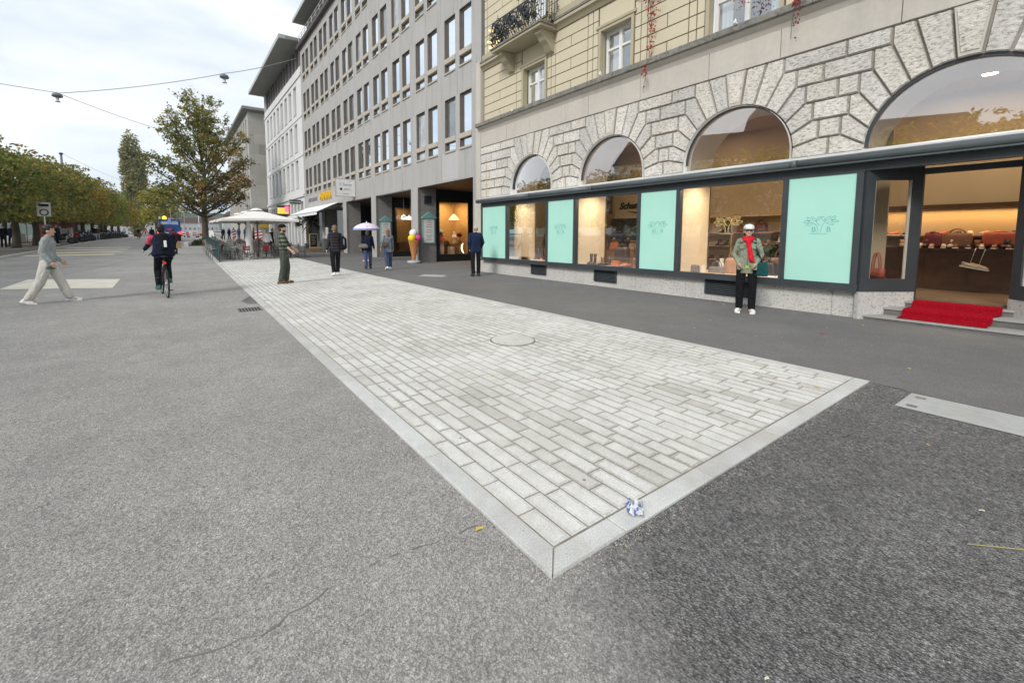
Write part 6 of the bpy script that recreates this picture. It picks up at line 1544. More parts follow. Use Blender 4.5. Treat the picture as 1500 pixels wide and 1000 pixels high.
r = empty('serving_station', (9.15, 35.0, gz(35)), AR, 'grey green waiter station standing under the restaurant awning', 'cabinet')
b = MB(); b.box(-.3, .3, -.25, .25, .04, 1.05); b.build('cabinet_body', simple('station_grey', (.13, .145, .13), .6), r); b = MB(); b.box(-.33, .33, -.28, .28, 1.05, 1.09); b.build('top', M['silver'], r)
b = MB(); b.box(-.1, .02, -.05, .05, 1.09, 1.3); b.build('napkin_box', M['white'], r)
for i, (x, y, rz) in enumerate([(8.5, 36.5, 30), (8.7, 38.3, 200), (9.3, 37.4, 90)]): chair((x, y, gz(y)), R(rz), 'grey green slatted chair by the restaurant front, %s from the waiter station' % ORD[i], GRN)
table((9.1, 38.9, gz(38.9)), 'small table under the restaurant awning beside the palm', GT)
r = empty('menu_stand', (8.75, 33.4, gz(33.4)), AR, 'narrow white menu sheet on a pole under the awning', 'menu board'); b = MB(); b.box(-.1, .1, -.01, .01, 1.1, 1.95); b.build('sheet', M['paper'], r); b = MB(); b.tube([(0, .03, 0), (0, .03, 2)], .02, 6); b.build('pole', M['blackp'], r)
# giant ice cream cone
r = empty('ice_cream_cone', (9.95, 20.9, .01), R(10), 'giant ice cream cone figure with yellow pink and white scoops', 'figure')
b = MB(); b.lathe([(.36, 0), (.36, .11), (.33, .13), (.28, .14)], (0, 0, 0), 20); b.build('base', M['conc_l'], r)
b = MB(); b.lathe([(.05, .14), (.07, .2), (.27, 1.16), (.29, 1.18), (.25, 1.2)], (0, 0, 0), 24)
for k in range(8):
    a = k*math.pi/4
    for s in (-1, 1): b.tube([((.075+.2*t)*math.cos(a+s*t*1.6), (.075+.2*t)*math.sin(a+s*t*1.6), .2+.95*t) for t in [q/8 for q in range(9)]], .008, 4)
b.build('waffle_cone', simple('waffle', (.66, .30, .12), .6, .12, 9), r)
for n_, c, m_ in (('scoop', (-.15, -.06, 1.32), simple('scoop_yellow', (.90, .60, .02), .35, .04)), ('scoop', (.17, -.06, 1.34), simple('scoop_pink', (.80, .10, .38), .35, .04)), ('scoop', (.0, .02, 1.60), simple('scoop_white', (.85, .84, .80), .35, .04))):
    b = MB(); b.ell(c, .22, .22, .21, 20, 0, None, 12); b.build(n_, m_, r)
# pink parasol of the gelato place
r = empty('small_parasol', (8.35, 23.6, .03), 0, 'small pink frilled parasol at the arcade opening', 'parasol')
b = MB(); n = 16
for k in range(n):
    a, c = 2*math.pi*k/n, 2*math.pi*(k+1)/n
    for (r0, z0), (r1, z1) in zip([(.0, 2.18), (.32, 2.11), (.58, 1.99), (.74, 1.84)], [(.32, 2.11), (.58, 1.99), (.74, 1.84), (.74, 1.75)]):
        b.add([(r0*math.cos(a), r0*math.sin(a), z0), (r1*math.cos(a), r1*math.sin(a), z1), (r1*math.cos(c), r1*math.sin(c), z1), (r0*math.cos(c), r0*math.sin(c), z0)], [(0, 1, 2, 3)], 1 if z1 == 1.75 else 0, True)
b.build('canopy', [simple('parasol_pink', (.78, .68, .78), .8), simple('parasol_blue', (.30, .36, .70), .8)], r)
b = MB(); b.tube([(0, 0, 0), (0, 0, 2.25)], .02, 8); b.build('pole', M['white'], r); b = MB(); b.lathe([(.26, 0), (.26, .06), (.05, .12)], (0, 0, 0), 18); b.build('base', simple('base_pink', (.72, .45, .55), .6), r)
# ================================================================== WIRES, LAMPS, POLES
def wire(pts, label, r_=.032):
    mb = MB(); P = []
    for (a, b) in zip(pts, pts[1:]):
        a, b = Vector(a), Vector(b); L = (b-a).length
        for k in range(12): t = k/12; P.append(a.lerp(b, t)-Vector((0, 0, L*.018*4*t*(1-t))))
    P.append(Vector(pts[-1])); mb.tube(P, r_, 4); return tag(mb.build('overhead_wire', simple('wire_grey', (.20, .20, .21), .6)), label, 'wire')
LA, LBp = Vector((-10.05, 61.3, 15.4)), Vector((4.1, 53.8, 17.9))
wire([(-30, 62.5, 17.9), LA+Vector((0, 0, .45)), (3.0, 78.0, 15.5), (8.9, 84, 15.3)], 'overhead wire crossing the sky from the left lamp behind the chestnut')
wire([LA+Vector((0, 0, .4)), LBp+Vector((0, 0, .5)), loc(0, 31.8, 19.0)], 'overhead wire from the left lamp past the right lamp to the white building')
def hung_lamp(p, label):
    r = empty('hanging_street_lamp', p, 0, label, 'street lamp', 'lamps hung from overhead wires')
    b = MB(); b.lathe([(.10, .42), (.34, .34), (.44, .16), (.42, .04), (.30, 0)], (0, 0, 0), 16); b.build('housing', simple('lamp_grey', (.16, .17, .18), .5), r)
    b = MB(); b.lathe([(.14, 0), (.12, -.32), (.20, -.36), (.22, -.46), (.05, -.5)], (0, 0, 0), 12); b.build('globe', simple('lamp_pale', (.62, .62, .62), .4), r); b = MB(); b.tube([(0, 0, .4), (0, 0, .62)], .03, 6); b.build('hook', M['silver'], r)
hung_lamp(LA, 'grey street lamp hanging on the wire, left of the two'); hung_lamp(LBp, 'grey street lamp hanging on the wire near the white building')
for (x, y, h, l) in ((-12.3, 74.5, 10.7, 'tall grey pole rising above the clipped trees, nearer one'), (-9.9, 82.5, 8.7, 'grey pole with camera box above the clipped trees, farther one')):
    r = empty('pole', (x, y, gz(y)), 0, l, 'pole'); b = MB(); b.tube([(0, 0, 0), (0, 0, h)], [.17, .12], 10); b.build('mast', simple('mast_grey', (.18, .19, .20), .5), r); b = MB(); b.lathe([(.2, h-.0), (.22, h+.12), (.1, h+.2)], (0, 0, 0), 10)
    if h < 9: b.box(-.6, -.1, -.2, .2, h-.9, h-.35)
    b.build('head', M['dark'], r)
wire([(-12.3, 74.5, 11.7), (-4.0, 110, 10.3)], 'thin wire running from the nearer pole towards the poplar', .015)
# prohibition sign on the promenade
r = empty('road_sign', (-8.28, 43.3, gz(43.3)+.1), R(14), 'small grey double traffic sign with a black ring under the trees', 'road sign')
b = MB(); b.tube([(0, 0, 0), (0, 0, 3.35)], .04, 8); b.build('post', M['silver'], r); b = MB(); b.box(-.36, .36, -.06, -.04, 2.42, 3.0, 0); b.box(-.36, .36, -.06, -.04, 3.02, 3.42, 0); b.box(-.26, .26, -.063, -.061, 3.12, 3.3, 1)
for k in range(24):
    a, c = 2*math.pi*k/24, 2*math.pi*(k+1)/24; b.add([(.24*math.cos(a), -.0625, 2.71+.24*math.sin(a)), (.24*math.cos(c), -.0625, 2.71+.24*math.sin(c)), (.17*math.cos(c), -.0625, 2.71+.17*math.sin(c)), (.17*math.cos(a), -.0625, 2.71+.17*math.sin(a))], [(0, 1, 2, 3)], 1)
b.build('plates', [simple('sign_plate', (.42, .41, .39), .6), M['black']], r)
# ================================================================== PEOPLE
def cone_cap(bm, a, b, ra, rb, n=12):
    """closed tapered capsule between a and b, added to a bmesh"""
    a, b = Vector(a), Vector(b); d = b-a; L = d.length
    if L < 1e-6: d = Vector((0, 0, 1))
    d = d.normalized(); x = d.orthogonal().normalized(); y = d.cross(x); rings = []
    prof = [(-ra*math.sin(t), ra*math.cos(t)) for t in (R(80), R(50), R(20))]+[(0, ra), (L*.5, (ra+rb)/2), (L, rb)]+[(L+rb*math.sin(t), rb*math.cos(t)) for t in (R(20), R(50), R(80))]
    for h, r in prof: rings.append([bm.verts.new(a+d*h+(x*math.cos(2*math.pi*j/n)+y*math.sin(2*math.pi*j/n))*r) for j in range(n)])
    for i in range(len(rings)-1):
        for j in range(n): bm.faces.new((rings[i][j], rings[i][(j+1) % n], rings[i+1][(j+1) % n], rings[i+1][j]))
    bm.faces.new(rings[0][::-1]); bm.faces.new(rings[-1])
def ellb(bm, c, r, M_=None):
    mt = Matrix.Translation(Vector(c)) @ (M_.to_4x4() if M_ else Matrix.Identity(4)) @ Matrix.Diagonal((r[0], r[1], r[2], 1))
    bmesh.ops.create_icosphere(bm, subdivisions=3, radius=1, matrix=mt)
def boxb(bm, c, s, M_=None):
    mt = Matrix.Translation(Vector(c)) @ (M_.to_4x4() if M_ else Matrix.Identity(4)) @ Matrix.Diagonal((s[0], s[1], s[2], 1))
    bmesh.ops.create_cube(bm, size=1, matrix=mt)
def skinmesh(name, prims, voxel, mat, parent, smooth=3):
    """fuses shapes into one continuous surface (voxel remesh), keeps the result as a plain mesh"""
    bm = bmesh.new()
    for p in prims:
        if p[0] == 'c': cone_cap(bm, *p[1:])
        elif p[0] == 'e': ellb(bm, *p[1:])
        else: boxb(bm, *p[1:])
    me = bpy.data.meshes.new(name); bmesh.ops.recalc_face_normals(bm, faces=bm.faces); bm.to_mesh(me); bm.free()
    t = bpy.data.objects.new(name+'_tmp', me); col.objects.link(t)
    md = t.modifiers.new('r', 'REMESH'); md.mode = 'VOXEL'; md.voxel_size = voxel; md.use_smooth_shade = True
    sm = t.modifiers.new('s', 'SMOOTH'); sm.iterations = smooth; sm.factor = .5
    dg = bpy.context.evaluated_depsgraph_get(); m2 = bpy.data.meshes.new_from_object(t.evaluated_get(dg)); m2.name = name
    bpy.data.objects.remove(t); bpy.data.meshes.remove(me)
    m2.materials.clear(); m2.materials.append(mat)
    o = bpy.data.objects.new(name, m2); col.objects.link(o)
    if parent is not None: o.parent = parent
    return o
def rot(v, ax, a): return Matrix.Rotation(a, 3, ax) @ v
def person(pos, rz, h, label, pose, look, vox=.011, group=None, zfix=True):
    """pose: hipL,kneeL,hipR,kneeR, shL(flex,abd),elL, shR, elR, lean, head turn (deg); the person faces local +Y, left is -X"""
    P = dict(hL=0, kL=0, hR=0, kR=0, sL=(0, 8), eL=8, sR=(0, 8), eR=8, lean=0, head=0, nod=0, tw=0, splay=3, slim=1.0, ein=0, sit=None); P.update(pose)
    K = dict(skin=M['skin'], hair=M['hairb'], hairstyle='short', top=None, toplen=.50, bottom=None, shoes=None, cap=None, glasses=False, beard=False, sleeve=1.0, bulk=1.0, trou=1.0, collar=None, hem=None); K.update(look)
    s = h/1.75; sl = P['slim']; V = Vector
    r = empty('person', pos, rz, label, 'person', group)
    th, sh, ft = .43*s, .42*s, .075*s; J = {}
    hipz = 0; lean = R(P['lean'])
    pel = V((0, 0, 0))
    def leg(side, a, k):
        a, k = R(a), R(k); hp = V((side*.095*s, 0, -.02*s)); sp = R(P['splay'])*side
        kn = hp+V((math.sin(sp)*th*.6, math.sin(a)*th, -math.cos(a)*th)); an = kn+V((0, math.sin(a-k)*sh, -math.cos(a-k)*sh)); return hp, kn, an, a-k
    lg = {-1: leg(-1, P['hL'], P['kL']), 1: leg(1, P['hR'], P['kR'])}
    low = min(lg[-1][2].z, lg[1][2].z); base = -low+ft if P['sit'] is None else P['sit']
    up = V((0, 0, base)); UPV = rot(V((0, 0, 1)), 'X', -lean)
    def T(v): return v+up
    pelv = T(pel); chest = pelv+UPV*.38*s; neck = pelv+UPV*.56*s; hd = neck+rot(V((0, .02*s, .145*s)), 'X', -lean*.4-R(P['nod']))
    tw = R(P['tw'])
    def shd(side): return pelv+UPV*.505*s+V((side*.175*s*sl*math.cos(tw), side*.175*s*math.sin(tw), 0))
    def arm(side, fx, ab, el):
        fx, ab, el = R(fx), R(ab), R(el); S = shd(side); ua, fa = .285*s, .25*s
        d = V((side*math.sin(ab), math.sin(fx)*math.cos(ab), -math.cos(fx)*math.cos(ab))); E = S+d*ua
        fy = fx+el; inw = R(P['ein']); d2 = V((side*math.sin(ab-inw)*1.0, math.sin(fy)*math.cos(ab), -math.cos(fy)*math.cos(ab))).normalized(); W = E+d2*fa; return S, E, W, d2
    ar = {-1: arm(-1, *P['sL'], P['eL']), 1: arm(1, *P['sR'], P['eR'])}
    yaw = Matrix.Rotation(R(P['head']), 3, 'Z') @ Matrix.Rotation(-R(P['nod'])-lean*.3, 3, 'X')
    def H(x, y, z): return hd+yaw @ V((x*s, y*s, z*s))
    # ---- body: one continuous skin
    pr = [('e', hd+yaw @ V((0, 0, .02*s)), (.079*s, .098*s, .112*s), yaw), ('e', H(0, .028, -.045), (.055*s, .060*s, .062*s), yaw), ('c', H(0, .094, -.005), H(0, .109, -.028), .010*s, .013*s), ('c', H(0, .078, -.085), H(0, .066, -.092), .018*s, .02*s),
          ('e', H(-.076, -.002, -.012), (.013*s, .02*s, .03*s), yaw), ('e', H(.076, -.002, -.012), (.013*s, .02*s, .03*s), yaw),
          ('c', neck-UPV*.05*s, hd-V((0, .01, .05))*s, .058*s, .052*s), ('c', pelv+UPV*.02*s, chest, .075*s*sl, .080*s*sl), ('c', shd(-1)*.8+shd(1)*.2, shd(1)*.8+shd(-1)*.2, .048*s, .048*s), ('c', chest, neck-UPV*.06*s, .075*s*sl, .055*s)]
    for sd in (-1, 1):
        S, E, W, d2 = ar[sd]; hp, kn, an, fa_ = lg[sd]; hp, kn, an = T(hp), T(kn), T(an)
        pr += [('c', S, E, .040*s, .036*s), ('c', E, W, .036*s, .027*s), ('c', hp, kn, .066*s, .050*s), ('c', kn, an, .050*s, .034*s), ('c', an, an+V((0, .1*s, -.035*s)), .033*s, .025*s)]
        if vox < .016:
            side_v = d2.cross(V((0, 1, 0))); side_v = (V((0, 1, 0))-d2*d2.y).normalized() if abs(d2.y) < .9 else (V((0, 0, 1))-d2*d2.z).normalized()
            pn = d2.cross(side_v).normalized(); pc = W+d2*.055*s
            pr.append(('c', W, pc, .024*s, .030*s)); pr.append(('c', pc+side_v*.018*s, pc-side_v*.018*s, .022*s, .022*s))
            for q in range(4):
                o_ = pc+side_v*(.030-.020*q)*s+d2*.02*s; ln = (.062, .072, .068, .052)[q]*s; bend = pn*(-sd)*.022*s
                pr.append(('c', o_, o_+d2*ln*.55+bend*.4, .0095*s, .009*s, 8)); pr.append(('c', o_+d2*ln*.55+bend*.4, o_+d2*ln+bend*1.2, .009*s, .008*s, 8))
            pr.append(('c', W+d2*.025*s+side_v*.02*s, W+d2*.075*s+side_v*.055*s, .012*s, .010*s, 8))
        else: pr.append(('c', W, W+d2*.12*s, .026*s, .022*s))
    body = skinmesh('body', pr, max(vox*.72, .0075) if vox < .016 else vox, K['skin'], r, 2)
    # ---- clothes
    B = K['bulk']; tl = K['toplen']
    def pair(c, dx, r_, dz=0): return ('c', c+V((-dx*s, 0, dz*s)), c+V((dx*s, 0, dz*s)), r_*s, r_*s)
    hemz = (.50-tl)*s-.085*s; hemc = pelv+UPV*(.50-tl-.06)*s; wst = pelv+UPV*.17*s
    top = [('c', shd(-1)*.90+shd(1)*.10, shd(1)*.90+shd(-1)*.10, .072*s*B, .072*s*B), pair(chest+UPV*.04*s, .085*sl, .108*B), pair(chest-UPV*.06*s, .078*sl, .106*B), pair(wst, .066*sl, .104*B), pair(hemc, .075*sl, .106*B),
           ('c', neck-UPV*.07*s, neck+UPV*.005*s, .078*s, .064*s)]
    for dx in (-.075, 0, .075): top += [('c', chest+V((dx*sl*s, 0, 0)), wst+V((dx*.85*sl*s, 0, 0)), .106*s*B, .102*s*B), ('c', wst+V((dx*.85*sl*s, 0, 0)), hemc+V((dx*sl*s, 0, 0)), .102*s*B, .106*s*B)]
    for sd in (-1, 1):
        S, E, W, d2 = ar[sd]; top += [('c', S, E, .064*s*B, .054*s*B)]
        We = E.lerp(W, .93 if K['sleeve'] >= 1 else .2+.7*K['sleeve']*.5); top.append(('c', E, We, .052*s*B, .042*s*B))
    jk = skinmesh('jacket', top, vox, K['top'], r, 3)
    def cut(o_, f):
        bm = bmesh.new(); bm.from_mesh(o_.data); bmesh.ops.delete(bm, geom=[v for v in bm.verts if f(v.co)], context='VERTS'); bm.to_mesh(o_.data); bm.free()
    if K['hem']:
        hb_ = jk.copy(); hb_.data = jk.data.copy(); hb_.name = 'hem_band'; col.objects.link(hb_); hb_.parent = r; hb_.data.materials[0] = K['hem']
        nrm = [v.normal.copy() for v in hb_.data.vertices]
        for v, nn in zip(hb_.data.vertices, nrm): v.co += nn*.007
        cut(hb_, lambda c: not (hemz-.002 < (c-pelv).dot(UPV) < hemz+.075*s) or abs((c-pelv).x) > .20*s)
    cut(jk, lambda c: (c-pelv).dot(UPV) < hemz and abs((c-pelv).x) < .19*s)
    bt = [('c', pelv+V((-.072*s, 0, .02*s)), pelv+V((.072*s, 0, .02*s)), .104*s*sl, .104*s*sl)]
    for sd in (-1, 1):
        hp, kn, an, fa_ = lg[sd]; hp, kn, an = T(hp), T(kn), T(an); bt += [('c', hp+V((0, 0, .02*s)), kn, .098*s*K['trou'], .078*s*K['trou']), ('c', kn, kn.lerp(an, .90), .078*s*K['trou'], .070*s*K['trou'])]
    skinmesh('trousers', bt, vox, K['bottom'], r, 3)
    for sd in (-1, 1):
        hp, kn, an, fa_ = lg[sd]; an = T(an); tilt = fa_*.8 if P['sit'] is None else 0
        if P['sit'] is None and an.z-ft*1.05 < .02: tilt = 0 if fa_ > -.3 else fa_*.5
        Mr = Matrix.Rotation(tilt, 3, 'X')
        def F(x, y, z): return an+Mr @ V((x*s, y*s, z*s))
        fo = sd*.03
        sp_ = [('c', F(0, -.04, -.032), F(fo, .10, -.040), .050*s, .047*s), ('c', F(fo, .09, -.044), F(fo*1.3, .175, -.048), .047*s, .034*s), ('c', F(0, -.01, .02), F(0, -.015, -.03), .046*s, .050*s), ('b', F(fo*.6, .055, -.068), (.092*s, .30*s, .026*s), Mr)]
        skinmesh('shoe', sp_, max(vox*.8, .009), K['shoes'], r, 1)
    # ---- head details
    hs = K['hairstyle']; hr = []
    if hs == 'short': hr = [('e', H(0, -.012, .045), (.088*s, .104*s, .100*s), yaw), ('e', H(0, -.05, -.01), (.080*s, .066*s, .082*s), yaw)]
    elif hs == 'bob': hr = [('e', H(0, -.015, .04), (.09*s, .10*s, .10*s), yaw), ('e', H(0, -.04, -.05), (.085*s, .07*s, .10*s), yaw)]
    elif hs == 'long': hr = [('e', H(0, -.015, .04), (.092*s, .102*s, .10*s), yaw), ('c', H(0, -.05, -.03), H(0, -.075, -.17), .082*s, .06*s)]
    elif hs == 'thin': hr = [('e', H(0, -.03, .012), (.079*s, .075*s, .075*s), yaw)]
    if hr:
        o = skinmesh('hair', hr, max(vox*.8, .009), K['hair'], r, 1)
        # keep the face free: drop hair in front of the forehead line
        bm = bmesh.new(); bm.from_mesh(o.data); inv = yaw.inverted(); kill = []
        for v in bm.verts:
            q = inv @ (v.co-hd)/s
            if q.y > .045 and q.z < .055+(.045-q.y)*.3: kill.append(v)
        bmesh.ops.delete(bm, geom=kill, context='VERTS'); bm.to_mesh(o.data); bm.free()
    if K['cap']:
        cp = [('e', H(0, -.005, .062), (.096*s, .112*s, .082*s), yaw)]
        o = skinmesh('cap', cp, .010, K['cap'], r, 1); bm = bmesh.new(); bm.from_mesh(o.data); inv = yaw.inverted()
        bmesh.ops.delete(bm, geom=[v for v in bm.verts if (inv @ (v.co-hd)).z/s < .040], context='VERTS'); bm.to_mesh(o.data); bm.free()
        mb = MB(); n = 10; vs = []
        for k in range(n+1):
            a = math.pi*k/n; 
            for rr, dz in ((.090, .052), (.150, .048)):
                vs.append(H(rr*.95*math.cos(a)*(1 if rr < .1 else .50), .02+rr*math.sin(a)*(1 if rr < .1 else 1.0), dz))
        mb.add(vs, [(2*k, 2*k+1, 2*k+3, 2*k+2) for k in range(n)]); o2 = mb.build('cap_brim', K.get('brim', K['cap']), r)
        sdm = o2.modifiers.new('t', 'SOLIDIFY'); sdm.thickness = .006
    if vox < .016:
        mb = MB()
        for sd in (-1, 1): mb.ell(H(sd*.031, .079, .012), .011*s, .007*s, .008*s, 8, 0, None, 6); mb.ell(H(sd*.031, .086, .012), .005*s, .003*s, .005*s, 6, 1, None, 4); mb.tube([H(sd*.048, .076, .033), H(sd*.031, .085, .036), H(sd*.016, .086, .032)], .0035*s, 4, 2)
        mb.build('eyes', [M['white'], M['black'], K['hair']], r)
        mb = MB(); mb.tube([H(-.025, .079, -.062), H(0, .088, -.060), H(.025, .079, -.062)], [.003*s, .006*s, .003*s], 6); mb.build('lips', M['lip'], r)
    if K['beard']:
        o = skinmesh('beard', [('e', H(0, .036, -.068), (.062*s, .062*s, .052*s), yaw)], .010, K['hair'], r, 1)
        bm = bmesh.new(); bm.from_mesh(o.data); inv = yaw.inverted(); bmesh.ops.delete(bm, geom=[v for v in bm.verts if (inv @ (v.co-hd)).z/s > -.045], context='VERTS'); bm.to_mesh(o.data); bm.free()
    if K['glasses']:
        mb = MB()
        for sd in (-1, 1): mb.boxm(Matrix.Translation(H(sd*.033, .093, .012)) @ yaw.to_4x4(), .050*s, .008*s, .026*s); mb.tube([H(sd*.058, .09, .018), H(sd*.078, .0, .015)], .003, 4)
        mb.tube([H(-.01, .097, .018), H(.01, .097, .018)], .004, 4); mb.build('sunglasses', M['blackp'], r)
    r['_j'] = 1; del r['_j']
    return r, dict(hd=hd, neck=neck, chest=chest, pelv=pelv, ar=ar, lg={k: tuple(T(v) for v in lg[k][:3]) for k in lg}, s=s, H=H, UPV=UPV, shd=shd)
def world_of(r, v): return r.matrix_basis @ v if False else (Matrix.Translation(r.location) @ Matrix.Rotation(r.rotation_euler.z, 4, 'Z')) @ Vector(v)
C = dict(navy=cloth('navy', (.014, .018, .038)), black=cloth('black', (.012, .012, .014)), jeans=cloth('jeans', (.055, .085, .16)), khaki=cloth('khaki', (.25, .28, .205)), scarf=cloth('scarf', (.66, .018, .035)), greyk=cloth('grey_knit', (.33, .36, .36), .8, .35), off=cloth('offwhite', (.62, .59, .53), .5, .08),
         olive=cloth('olive', (.075, .088, .07)), bluegrey=cloth('bluegrey', (.19, .215, .24)), white=cloth('white', (.78, .78, .76), .2, .05), shoe_b=simple('brown_shoe', (.12, .065, .03), .6), shoe_k=simple('black_shoe', (.02, .02, .02), .5), red=cloth('red', (.30, .03, .04)), brown=cloth('brown', (.12, .08, .05)), teal=cloth('teal', (.012, .075, .075)), lime=cloth('lime', (.45, .75, .08)),
         blue=cloth('blue', (.03, .10, .26)), maroon=cloth('maroon', (.10, .02, .03)), lgrey=cloth('light_grey', (.45, .48, .52)))
def zy(x, y, dz=0): return (x, y, gz(y)+dz)
def strap(r, pts, w, mat, name):
    mb = MB()
    for a, b in zip(pts, pts[1:]): mb.bar(a, b, w, .012)
    return mb
# 1 woman in front of the shop window
w, J = person((8.87, 3.89, .012), R(113.6), 1.66, 'woman in white cap, sunglasses, red scarf and pale green jacket before the window',
  dict(hL=1, hR=-1, kL=0, kR=0, sL=(-8, 18), eL=46, sR=(-8, 18), eR=46, ein=40, head=4, splay=3, slim=.86), dict(hair=M['hairk'], hairstyle='bob', top=C['khaki'], toplen=.56, bottom=C['black'], shoes=C['white'], cap=C['white'], glasses=True, bulk=.94, trou=.98), .010)
s = J['s']; ch = J['chest']; nk = J['neck']
sc_ = [('c', nk+Vector((-.06, .02, -.01)), nk+Vector((.06, .02, -.01)), .055, .055), ('c', nk+Vector((-.05, .075, -.02)), nk+Vector((.05, .075, -.03)), .042, .042), ('c', nk+Vector((.0, .10, -.04)), nk+Vector((-.03, .115, -.22)), .045, .038), ('c', nk+Vector((-.03, .115, -.22)), nk+Vector((-.065, .118, -.40)), .040, .045), ('c', nk+Vector((-.07, .118, -.38)), nk+Vector((-.09, .118, -.43)), .04, .03)]
skinmesh('scarf', sc_, .009, C['scarf'], w, 2)
mb = MB(); mb.boxm(Matrix.Translation(J['pelv']+Vector((-.0, .100, -.01))), .05, .02, .05); mb.build('shirt_hem', C['lime'], w)
mb = MB()
for sd in (-1, 1):
    mb.boxm(Matrix.Translation(J['pelv']+Vector((sd*.105, .100, -.0)))@Matrix.Rotation(sd*.25, 4, 'Z'), .12, .022, .13); mb.boxm(Matrix.Translation(J['chest']+Vector((sd*.09, .104, .02)))@Matrix.Rotation(sd*.2, 4, 'Z'), .09, .02, .09)
    mb.bar(nk+Vector((sd*.05, .05, -.02)), nk+Vector((sd*.13, .10, -.07)), .05, .015)
mb.tube([nk+Vector((0.0, .1, -.1)), J['chest']+Vector((0, .108, 0)), J['pelv']+Vector((.0, .108, -.02))], .006, 4)
mb.build('pockets', C['khaki'], w)
bb = world_of(w, J['pelv']+Vector((-.24, .03, -.02))); r = empty('shoulder_bag', bb, R(113.6), 'dark teal shoulder bag hanging at the hip of the woman in red scarf', 'bag')
mb = MB(); rounded(mb, .20, .12, .26, -.16, .8); mb.build('bag_body', C['teal'], r)
mb = MB(); pa = J['shd'](-1)-(J['pelv']+Vector((-.24, .03, -.02)))
mb.tube([(0, 0, .09), pa+Vector((.02, .11, -.10)), pa+Vector((.03, .02, .10)), pa+Vector((.04, -.1, -.1)), (0, -.04, .09)], .016, 6); mb.build('strap', C['teal'], r)
# 2 man walking left of the frame
w, J = person((-2.55, 13.3, .0), R(-92), 1.75, 'man in grey knit jacket and off white trousers striding across the road at left',
  dict(hL=22, kL=3, hR=-17, kR=14, sL=(-8, 5), eL=52, sR=(-14, 6), eR=48, lean=3, slim=.95), dict(hair=M['hairk'], top=C['greyk'], toplen=.55, bottom=C['off'], shoes=C['white'], bulk=1.15, trou=1.16, hem=cloth('hem_green', (.09, .20, .15))), .011)
# 3 cyclist seen from behind
bx, by = -.50, 13.25
def bicycle(pos, rz, label, group=None, cols=None, name='bicycle'):
    r = empty(name, pos, rz, label, 'bicycle', group)
    def wheel(y):
        b = MB(); n = 32; 
        b.tube([(0, y+.335*math.cos(2*math.pi*k/n), .345+.335*math.sin(2*math.pi*k/n)) for k in range(n+1)], .017, 8, 0, False); o = b.build('tyre', M['rubber'], None)
        w_ = empty('wheel', (0, 0, 0), 0); w_.parent = r; o.parent = w_
        b = MB(); b.tube([(0, y+.312*math.cos(2*math.pi*k/n), .345+.312*math.sin(2*math.pi*k/n)) for k in range(n+1)], .009, 6, 0, False); b.tube([(-.04, y, .345), (.04, y, .345)], .02, 8)
        for k in range(14): a = 2*math.pi*k/14; b.tube([(.03*(-1)**k, y, .345), (0, y+.31*math.cos(a), .345+.31*math.sin(a))], .0015, 3)
        b.build('rim', M['silver'], w_)
    wheel(-.5); wheel(.52)
    f = MB(); BBk = (0, -.06, .29); ST = (0, -.2, .80); HT = (0, .36, .83); HB = (0, .40, .70)
    for a, b_ in ((BBk, ST), (ST, HT), (BBk, HB), (HT, HB)): f.tube([a, b_], .018, 8)
    for sx in (-.055, .055): f.tube([(sx, -.5, .345), (sx*.5, -.08, .29)], .010, 6); f.tube([(sx, -.5, .345), (sx*.4, -.19, .76)], .009, 6); f.tube([(sx*.9, .52, .345), (sx*.9, .43, .62), (0, .40, .70)], .012, 6)
    f.build('frame', cols or M['blackp'], r)
    b = MB(); b.tube([ST, (0, -.23, .97)], .014, 6); b.ell((0, -.22, .985), .075, .13, .03, 12); b.build('saddle', M['blackp'], r)
    b = MB(); b.tube([HT, (0, .35, 1.0), (0, .42, 1.03)], .014, 6); b.tube([(-.24, .38, 1.0), (-.2, .44, 1.04), (0, .42, 1.03), (.2, .44, 1.04), (.24, .38, 1.0)], .013, 6); b.build('handlebar', M['blackp'], r)
    b = MB(); b.lathe([(.09, -.006), (.09, .006)], (0, 0, 0), 20); cr_ = b.build('chainring', M['silver'], r); cr_.rotation_euler = (0, R(90), 0); cr_.location = (.06, -.06, .29)
    b = MB(); b.bar((.07, -.06, .29), (.07, -.02, .13), .015, .02); b.bar((-.07, -.06, .29), (-.07, -.10, .45), .015, .02); b.box(.08, .17, -.06, .03, .115, .135); b.box(-.17, -.08, -.14, -.05, .445, .465); b.build('pedal', M['blackp'], r)
    return r
bike = bicycle((bx, by, .0), R(8), 'dark city bicycle ridden away from us down the road')
mb = MB(); mb.box(-.03, .03, -.30, -.27, .80, .86); mb.build('rear_light', emis('rear_light', (.6, .02, .02), .3), bike)
w, J = person((bx+.02, by-.10, .0), R(8), 1.76, 'cyclist in navy and pink jacket riding away, large dark blue backpack on',
  dict(hL=38, kL=62, hR=62, kR=88, sL=(48, 14), eL=14, sR=(48, 14), eR=14, lean=26, sit=.99, nod=-12), dict(hair=M['hairk'], top=C['navy'], bottom=C['black'], shoes=simple('teal_shoe', (.03, .12, .10), .6), bulk=1.12), .012)
o = skinmesh('shoulder_panel', [('c', J['shd'](-1)+Vector((-.01, 0, -.02)), J['ar'][-1][1].lerp(J['ar'][-1][0], .35), .088, .078)], .012, cloth('pink', (.62, .07, .14)), w, 2)
bp = world_of(w, J['chest']+Vector((0, -.20, .0))); r = empty('backpack', bp, R(8), 'bulky dark blue backpack with white patch on the cyclist', 'backpack')
Mr = Matrix.Rotation(-R(24), 4, 'X')
